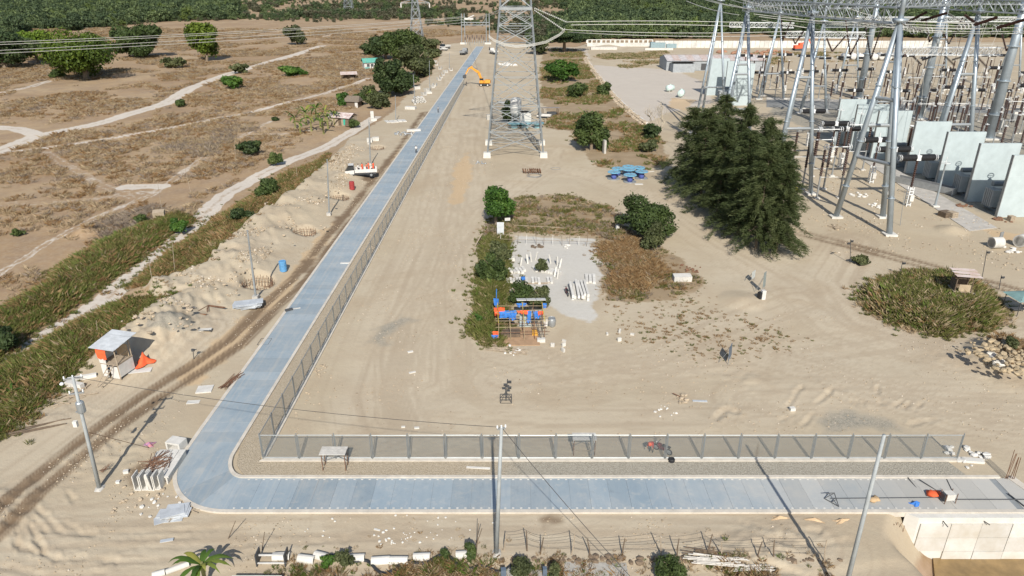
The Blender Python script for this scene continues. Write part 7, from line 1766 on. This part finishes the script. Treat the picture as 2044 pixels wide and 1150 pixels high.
def right_hut():
    p = PT(1912, 594); o = thing('guard_hut', 'ramshackle guard hut with tilted tin roof on the grass mound', 'hut', p, -.2)
    for x in (-.9, .9):
        for y in (-.8, .8): MB().tube((x, y, -.2), (x, y, 3.1), .06, n=5).build('post', M_WOODD, o)
    MB().box((0, 0, 1.15), (2.2, 2.0, .1)).build('floor', M_WOOD, o); MB().box((.1, -.85, 1.65), (1.3, .05, .9)).build('front_board', mat('plywood', (.38, .30, .2), .8), o); MB().box((-.95, 0, 1.9), (.05, 1.6, 1.4)).box((.2, .85, 1.9), (1.8, .05, 1.5)).build('side_wall', M_WOODD, o); MB().box((-.4, -1.2, .5), (1.4, .05, .9), rz=.2).box((1.3, -.6, .5), (.9, .05, 1.0), rz=-.5).build('lower_board', M_WPAINT, o)
    for k in range(3): q = MB(); corr(q, 2.9, 1.05, 3.35 + .05 * k, .1, 4, .025, (.1, -1.0 + k * .95, 0)); q.build('roof_sheet', M_TINR, o)
    rubble('rubbish', 'white rubbish and boards at the foot of the mound hut', 1925, 590, 8, 1.3, .3, .6, M_WPAINT)
    p = PT(2036, 622); o = thing('canopy', 'small teal canopy on poles cut by the right edge', 'canopy', p, .1)
    for x in (-1.4, 1.4):
        for y in (-1.2, 1.2): MB().tube((x, y, 0), (x, y, 2.2), .05, n=5).build('pole', M_DARK, o)
    MB().add([(-1.8, -1.5, 2.0), (1.8, -1.5, 2.0), (1.8, 1.5, 2.1), (-1.8, 1.5, 2.1), (0, 0, 2.7)], [(0, 1, 4), (1, 2, 4), (2, 3, 4), (3, 0, 4)]).build('cover', mat('teal_cover', (.16, .26, .25), .7), o); MB().box((-.4, 0, .4), (1.6, .6, .12)).box((-.4, .6, .25), (1.6, .5, .1)).tube((-1.1, 0, 0), (-1.1, 0, .4), .04).tube((.3, 0, 0), (.3, 0, .4), .04).build('bench', M_DARK, o)
right_hut()
rubble('rock_pile', 'heap of yellow and white rocks at the right picture edge', 2010, 712, 150, 3.8, .12, .36, M_STONEY, flat=.8); rubble('white_rocks', 'white concrete lumps at the left foot of the rock pile', 1982, 718, 7, 1.2, .3, .6, M_CONCW)
# ------------------------------------------------------------------ power poles and their wires
def power_pole(label, u, v, ut, vt, arms, trafo, r=.17):
    p = PT(u, v); t = AT(ut, vt, p.y) - p; h = t.z; o = thing('power_pole', label, 'pole', p)
    M_ = mat('pole_concrete', (.30, .32, .32), .7, .15, 2)
    MB().tube((0, 0, -.5), t, r, r * .6, 10).build('shaft', M_, o, True); MB().rock((.05, 0, 0), .4, 5, .5).build('footing', M_CONC, o)
    for k, (z, L_, rz) in enumerate(arms):
        MB().box((t.x * z, t.y * z, h * z), (L_, .10, .12), rz=rz).build('crossarm', M_STEELD, o)
        for s in (-.45, 0, .45): MB().lathe([(.04, 0), (.07, .06), (.04, .12), (.07, .18), (0, .24)], (t.x * z + s * L_ * math.cos(rz), t.y * z + s * L_ * math.sin(rz), h * z + .06), 7).build('pin_insulator', M_LATW, o)
    if trafo:
        MB().lathe([(.28, 0), (.3, .05), (.3, .85), (.22, .95), (0, 1.0)], (.42, 0, h * .70), 12).build('transformer', M_STEEL, o); MB().box((.2, 0, h * .70), (.5, .12, .1)).build('bracket', M_STEELD, o); MB().box((-.32, -.05, h * .60), (.3, .25, .5)).build('meter_box', M_CONCW, o); MB().lathe([(.1, 0), (.16, .1), (.1, .2)], (-.5, 0, h * .93), 8).build('lamp', M_LATW, o)
    return o, p + t
P1, T1 = power_pole('grey power pole with transformer at the lower left', 198, 975, 145, 752, [(.985, 1.3, .3), (.86, 1.0, .3)], True)
P2, T2 = power_pole('grey power pole in the middle of the near edge, before the fence', 990, 1105, 1001, 853, [(.99, .6, .2)], False)
P3, T3 = power_pole('grey power pole at the lower right, leaning in front of the fence', 1682, 1198, 1765, 868, [], False)
cable('thin black cable from the left power pole to the middle one', T1, T2, .55, .018, M_CABLED); cable('thin black cable dropping from the middle pole to the lower right', T2, AT(1290, 1185, 33.0), .25, .022, M_CABLED)
single('guy_wire', MB().path([T1 - Vector((0, 0, 5)), P1.location + Vector((1.6, 5.2, .1))], .02, 4), M_RUST, 'rusty guy wire beside the left power pole', 'wire')
o = thing('fallen_lattice', 'thin wire frame lying beside the left pole shadow', 'frame', PT(205, 945), 1.0)
for k in range(6): MB().tube((0, .1 * k, .08), (.9 - .1 * k, U(-.4, .4), .3), .02, n=4).build('rod', M_RUST, o)

# ------------------------------------------------------------------ culvert blocks at the corner of the lane
def box_culvert(L_=2.4, W=1.5, H=1.5, t=.16):
    b = MB(); b.box((0, 0, t / 2), (W, L_, t)).box((0, 0, H - t / 2), (W, L_, t)); b.box((-W / 2 + t / 2, 0, H / 2), (t, L_, H - 2 * t)).box((W / 2 - t / 2, 0, H / 2), (t, L_, H - 2 * t)); return b
cz = thing('culvert_stack', 'row of white precast channel blocks beside the outer lane corner', 'culvert', (-29.5, 45.9, 0), .0); cz.scale = (.9, .9, .82)
for k, (x, y) in enumerate([(-.55, 0), (.05, .05), (.65, 0), (1.2, .1)]):
    b = uchan(1.0, .56, 1.7, .08); c = b.build('channel', M_CONCW, cz); c.location = (x, y, 0)
for k in range(4): MB().box((-.35 + k * .62, 2.5, .75), (.58, 4.0, .16), rz=.02).build('cover_slab', M_CONCW, cz)
MB().box((-.8, 2.2, .35), (.14, 4.2, .9)).box((1.7, 2.4, .35), (.14, 4.0, .9)).build('side_wall', M_CONCW, cz)
oc = thing('square_culvert', 'white square culvert block with an open end at the top of the row', 'culvert', (-29.2, 51.0, 0), -.25); box_culvert(1.0, 1.4, .9).build('shell', M_CONCW, oc)
bars('rebar_heap', 'rusty tangle of rebar lying on top of the culvert blocks', 318, 940, 26, 2.2, .8, M_RUST, .9, .03, 'rebar', 1.0, .75); single('culvert_prop', MB().box((0, 0, .9), (.18, .14, 1.9), rx=.2), M_CONCW, 'upright white bar in front of the culvert row', 'bar', PT(301, 982), .1)
for k, (u, v, w_) in enumerate([(262, 962, 'lower'), (268, 948, 'upper')]): single('wooden_stick', MB().tube((0, 0, .1), (1.1, .35, .2), .04), M_WOOD, w_ + ' thin stick pointing at the culvert row', 'stick', PT(u, v))
rubble('rubble_scatter', 'loose pale rubble in front of the culvert row', 275, 990, 22, 2.2, .06, .22, M_STONE); rubble('rubble_scatter', 'loose rubble at the foot of the outer lane corner', 330, 1010, 26, 1.8, .06, .2, M_CONCW); block('white_lump', 'white lump left of the culvert row', 'lump', 252, 944, (.4, .3, .25), .3, M_WPAINT); block('white_lump', 'white lump near the lower stick', 'lump', 236, 964, (.3, .25, .2), .1, M_WPAINT)
sheets('broken white corrugated sheets and boards below the lane corner', 345, 1030, 7, 1.9, 1.3, M_TIN, .3, 'sheets', sp=.5); bars('scrap_timber', 'scrap sticks over the broken sheets below the lane corner', 362, 1020, 14, 1.8, .7, M_WOOD, .7, .03, 'timber', 1.2); block('orange_board', 'small orange board at the lane corner kerb', 'board', 358, 1012, (.6, .25, .06), .2, mat('amber_box', (.60, .32, .05)))
block('pale_panel', 'pale wedge shaped panel lying on the near sand', 'panel', 333, 1079, (.9, .3, .04), .25, M_TIN)
cpipe('white pipe lying diagonally left of the banana plant', 355, 1138, .2, 1.5, .55); cpipe('pale pipe end at the bottom edge left of the banana plant', 318, 1150, .22, .8, .4)

# ------------------------------------------------------------------ near bottom edge: channels, slabs, wire fence, bamboo
for k, (u, v, rz, L_) in enumerate([(562, 1113, .05, 1.2), (612, 1118, -.15, 1.2), (640, 1112, -.3, .9), (714, 1116, .05, 1.0), (760, 1121, .08, 1.3), (796, 1121, 0, 1.3), (842, 1114, .05, 1.2), (921, 1110, .05, .8)]):
    single('half_pipe', MB().lathe([(.25, -L_ / 2), (.32, -L_ / 2), (.32, L_ / 2), (.25, L_ / 2), (.25, -L_ / 2)], (0, 0, .08), 14, (1, 0, 0)), M_CONCW, names[k] + ' white concrete pipe from the left in the line along the near soil edge', 'pipe', PT(u, v), rz, 'white pipes along the near edge')
for u, v, d, lab in [(508, 1180, (3.4, 1.6, .6), 'big white concrete slab at the bottom edge, left of two'), (655, 1190, (6.2, 1.5, .6), 'long white concrete slab at the bottom edge, right of two')]: block('foreground_slab', lab, 'slab', u, v, d, .0, M_CONCW)
o = thing('board_trestle', 'dark board frame standing between the white pipes and the banana plant', 'frame', PT(545, 1122), 0); MB().box((-1.0, 0, .5), (.08, .9, 1.0)).box((1.0, 0, .5), (.08, .9, 1.0)).build('end', M_DARK, o); MB().box((0, .1, .55), (2.1, .1, .1)).box((0, -.3, .2), (2.1, .1, .08)).build('rail', M_WPAINT, o)
# low soil lip, and a black strip as painted shadow, along the near edge
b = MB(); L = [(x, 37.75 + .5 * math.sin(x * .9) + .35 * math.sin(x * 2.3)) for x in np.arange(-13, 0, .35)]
b.path([(x, y, Hz(x, y) + .06) for x, y in L], .12, 6); single('shadow_strip', b, mat('painted_shadow', (.03, .032, .035), .5), 'wavy black strip standing in for shade along the near soil edge under the pipes', 'shade strip')
rubble('soil_lip', 'dark crumbling soil clods below the wire fence', 1330, 1118, 110, .35, .12, .32, mat('dark_soil', (.17, .125, .085), .95, .3, 3), elong=36)
def wire_fence():
    o = thing('stick_wire_fence', 'rough wire fence on crooked sticks along the near edge', 'fence'); S = [(1006, 1100), (1052, 1100), (1078, 1104), (1140, 1108), (1178, 1110), (1242, 1108), (1320, 1110), (1352, 1112), (1412, 1104), (1440, 1108), (1512, 1110), (1545, 1112), (1646, 1120)]; tops = []
    for k, (u, v) in enumerate(S):
        p = PT(u, v); t = p + Vector((U(-.25, .25), U(-.1, .3), U(1.2, 1.9))); MB().path([p - Vector((0, 0, .2)), p.lerp(t, .5) + Vector((U(-.08, .08), 0, 0)), t], [.06, .05, .035], 5).build('stick', M_WOODD if k % 3 else M_WOOD, o); tops.append((p, t))
    for f in (.35, .65, .95):
        b = MB()
        for (p, t), (p2, t2) in zip(tops[:-1], tops[1:]): b.path(sagline(p.lerp(t, f), p2.lerp(t2, f), .08, 4), .012, 3)
        b.build('wire', M_CABLED, o)
wire_fence()
for lab, u, v, ut, vt in [('crooked stick at the near edge behind the bush', 950, 1110, 955, 1045), ('second crooked stick leaning right at the near edge', 940, 1112, 962, 1055), ('thin stick above the banana plant', 452, 1075, 470, 1040), ('thin stick beside the board frame', 521, 1098, 528, 1062)]: pole(lab, u, v, ut, vt, .04, M_WOODD, 'wooden_stick', 'stick', False)
def bamboo(label, u, v, n, L_, sp, rz, m=None): return bars('bamboo_heap', label, u, v, n, L_, sp, m or mat('bleached_bamboo', (.50, .47, .42), .8, .2, 3), rz, .045, 'bamboo', .12, .1)
bamboo('heap of bleached bamboo poles at the near right edge, upper part', 1430, 1122, 16, 4.2, .45, -.06); bamboo('bleached bamboo poles at the bottom right of the heap', 1490, 1136, 10, 4.0, .3, .02); bars('branch_heap', 'dark branches lying on the bamboo heap', 1425, 1108, 10, 4, .4, M_WOODD, -.12, .04, 'branches', .2)
struct(MB().prism([(q[0], q[1]) for q in Gn([(1128, 1122), (1250, 1124), (1262, 1190), (1118, 1190)])][::-1], -.3, .02).build('old_slab_floor', mat('old_concrete', (.36, .34, .30), .9, .25, .8, bump=.2)))
struct(MB().prism([(q[0], q[1]) for q in Gn([(1000, 1132), (1100, 1140), (1100, 1190), (980, 1190)])][::-1], -.3, .016).build('old_path', mat('old_concrete', (.36, .34, .30))))
block('blue_post', 'short blue grey post at the bottom edge near the middle pole', 'post', 1087, 1153, (.28, .28, .9), .1, mat('blue_post', (.10, .13, .17))); block('blue_post', 'short blue grey gable shaped post at the bottom edge', 'post', 1005, 1153, (.35, .3, .8), .1, mat('blue_post', (.10, .13, .17)))

# ------------------------------------------------------------------ scaffold tables, worker, loose boards
def trestle(label, u, v, rz, s=1.0):
    o = thing('trestle_table', label, 'table', PT(u, v), rz); o.scale = (s,) * 3
    for x in (-.95, .95):
        for y in (-.4, .4): MB().tube((x, y, 0), (x, y, 1.75), .04, n=5).build('leg', M_RUST, o)
        MB().tube((x, -.4, .4), (x, .4, 1.4), .025, n=4).tube((x, .4, .4), (x, -.4, 1.4), .025, n=4).build('brace', M_STEELD, o)
    MB().tube((-.95, -.4, .55), (.95, -.4, .55), .035, n=5).build('rail', M_WOOD, o); MB().tube((-.95, .4, .5), (.95, .4, 1.4), .02, n=4).tube((-.95, .4, 1.4), (.95, .4, .5), .02, n=4).build('brace', M_STEELD, o)
    for k in range(4): MB().box((U(-.03, .03), -.42 + k * .28, 1.79), (2.15, .26, .06)).build('plank', mat('cement_plank', (.46, .44, .40), .9, .2, 2), o)
    return o
trestle('tall trestle platform with grey planks in front of the near fence', 670, 935, 0); trestle('tall trestle platform standing behind the near fence, in the middle', 1165, 904, 0, .95)
person('worker in red with an orange hat bending down behind the fence', PT(1300, 902), 2.6, mat('red_shirt', (.45, .04, .03), .8), M_DARK, 'bend', M_OV)
drum('black bucket on the fence plinth', 1340, 922, M_BLK, .35, .28, 'bucket')
for lab, u, v, d, rz, m in [('pale plank lying on the tan gravel strip', 955, 936, (2.0, .22, .06), -.08, M_CONCW), ('small white plate with bars across the inner lane kerb', 689, 527, (1.3, .5, .08), .05, M_WPAINT), ('dark wedge on the outer lane edge', 577, 622, (.9, .3, .25), .6, M_DARK), ('pale strip lying on the lane next to the dark wedge', 590, 618, (1.2, .2, .05), .35, M_CONCW), ('pale fragment on the sand left of the open middle', 819, 703, (.6, .3, .1), .4, M_WHITE), ('pale fragment near the middle of the open sand', 823, 744, (.7, .25, .08), .4, M_WHITE), ('pale fragments left of the floodlight', 805, 853, (.35, .2, .1), .1, M_WHITE), ('pale flat fragment behind the near fence, left', 832, 855, (.45, .25, .1), .1, M_WHITE), ('white length of board beside the rubble lump', 1397, 801, (1.4, .3, .05), -.05, M_TIN), ('round pale stone on the churned sand', 1581, 819, (.5, .4, .3), .1, M_WHITE), ('white fragment on the near sand below the lane', 753, 1058, (.5, .14, .06), -.3, M_WHITE)]:
    block('loose_board' if d[0] > .8 else 'loose_fragment', lab, 'board' if d[0] > .8 else 'fragment', u, v, d, rz, m, .12 if v in (527, 618, 622) else (.08 if v == 936 else 0))
rubble('rubble_scatter', 'small rubble with a rusty bar on the right of the open sand', 1362, 797, 12, .9, .08, .35, M_STONE); single('rusty_bar', MB().tube((-.5, .5, .2), (.6, -.4, .1), .05), M_RUST, 'short rusty bar on the rubble at the right of the open sand', 'bar', PT(1355, 794)); rubble('rubble_scatter', 'pale plaster crumbs behind the near fence', 1330, 822, 16, 1.2, .04, .15, M_CONCW)
rubble('pebble_scatter', 'pale pebbles over the sand behind the middle of the fence', 1150, 815, 45, 5.5, .04, .11, M_STONE, elong=2.6); rubble('pebble_scatter', 'pale pebbles over the sand left of the near fence corner', 620, 790, 30, 4, .05, .14, M_STONE, elong=.8); rubble('pebble_scatter', 'pale pebbles on the near sand left of the middle pole', 800, 1055, 30, 1.5, .04, .10, M_WHITE, elong=5); rubble('pebble_scatter', 'pale chalk crumbs on the near sand below the lane', 782, 1072, 30, .9, .04, .12, M_WHITE, elong=1.7)
rubble('rubble_scatter', 'rocks and lumps at the right end of the fence plinth', 1930, 914, 18, 1.6, .12, .4, M_CONCW, elong=1.3); block('white_plinth_end', 'white broken plinth end right of the fence', 'slab', 1935, 921, (2.2, .5, .2), -.12, M_WHITE); rubble('rubble_scatter', 'pale stones along the fence foot by the lane bend', 640, 740, 30, 1.4, .05, .16, M_STONE, elong=.5)
rubble('rubble_scatter', 'pale stones along the fence foot further up', 745, 500, 30, 1.6, .06, .2, M_STONE, elong=.5)
# ------------------------------------------------------------------ the working end of the lane at the lower right
def lane_end():
    zt = Vector((0, 0, ZL))
    o = thing('portable_mixer', 'small grey generator with frame on the lane end', 'machine', G(1890, 1003) + zt, .1)
    MB().box((0, 0, .55), (.7, .55, .55)).build('housing', M_CONCW, o); MB().box((-.42, 0, .5), (.2, .5, .6)).build('engine', M_DARK, o)
    for x in (-.45, .45):
        for y in (-.3, .3): MB().tube((x, y, 0), (x, y, .95), .03, n=4).build('frame_leg', M_RUST, o)
    b = bars('rod_tangle', 'tangle of dark rods around the generator on the lane end', 1875, 1012, 18, 1.6, .5, M_DARK, -.5, .025, 'rods', 1.0, .14)
    for lab, u0, v0, u1, v1, r, z in [('long dark pipe across the lane end, left part', 1660, 995, 1872, 993, .035, .3), ('long dark pipe across the lane end, right part', 1905, 997, 2060, 997, .04, .3), ('long dark bamboo pole slanting over the lane edge to the wall', 1812, 953, 1892, 1052, .04, .2), ('dark bamboo pole slanting from the generator over the wall', 1835, 957, 1976, 1048, .04, .25), ('dark pole lying at the far right lane end', 2012, 985, 2060, 1022, .05, .2), ('thin black hose on the lane end', 1890, 957, 1902, 982, .03, .15)]:
        a, c = G(u0, v0, z), G(u1, v1, z if v1 < 1025 else -.3); single('long_pole', MB().tube(a, c, r, n=6), M_DARK, lab, 'pole')
    o = thing('sawhorse', 'black triangular sawhorse on the lane', 'sawhorse', G(1657, 1003) + zt, .1)
    for a, c in (((-.35, .3, .05), (.35, .25, .55)), ((-.35, .3, .05), (.3, -.7, .05)), ((.35, .25, .55), (.3, -.7, .05)), ((-.3, .28, .55), (.4, .28, .55)), ((-.05, -.2, .05), (.33, -.2, .3))): MB().tube(a, c, .035, n=5).build('bar', M_DARK, o)
    def sack(lab, u, v, m, s=1.0): single('cement_sack', MB().rock((0, 0, .22 * s), .42 * s, int(u), .55).rock((.35 * s, .08, .2 * s), .34 * s, int(u) + 1, .5), m, lab, 'sack', G(u, v) + zt, .2, sm=True)
    sack('tan paper sack lying on the lane', 1741, 1004, mat('paper_sack', (.46, .32, .18), .85)); sack('crumpled orange red sack left of the generator', 1860, 992, M_RED, 1.0)
    cloth('blue_rope', 'small blue rope heap on the lane end', 1827, 1009, .9, .6, .3, M_BLUE, .3, 7, 'rope').location = G(1827, 1009) + zt
    # starter bars
    def starters(lab, u, v, n, h, dx, z0=0.0):
        o = thing('starter_bars', lab, 'rebar', G(u, v, z0), 0)
        for k in range(n): MB().tube((dx * (k - n / 2), U(-.2, .2), -.1), (dx * (k - n / 2) + U(-.06, .12), U(-.2, .2) + .05, h * U(.85, 1.1)), .028, n=4).build('bar', M_RUST, o)
    starters('cluster of tall rusty starter bars beyond the lane end', 2014, 957, 6, 2.6, .13)
    starters('rusty starter bars in front of the retaining wall, left group', 1785, 1078, 5, 1.6, .28, -2.0); starters('rusty starter bars in front of the retaining wall, middle group', 1868, 1108, 7, 3.0, .22, -4.0); starters('rusty starter bars in front of the retaining wall, right group', 1908, 1110, 4, 3.4, .2, -4.0)
    rubble('dark_debris', 'dark debris at the foot of the retaining wall', 1868, 1106, 10, .6, .1, .25, M_WOODD)
    struct(MB().prism([(31.0, 38), (70, 36), (70, 42.28), (33.0, 42.28)], -4.6, -3.95).build('muddy_water', mat('muddy_water', (.24, .16, .07), .25, .35, .5, spec=.5)))
    for lab, u, v, rz in [('torn tan paper strip hanging at the lane edge, left', 1556, 1034, .1), ('torn brown paper folds at the lane edge, middle', 1625, 1038, -.2), ('torn brown paper folds at the lane edge, right', 1680, 1040, .3)]: cloth('torn_paper', lab, u, v, 1.5, .5, .22, mat('kraft_paper', (.46, .33, .20), .9, .25, 3), rz, int(u) % 17, 'paper')
lane_end()
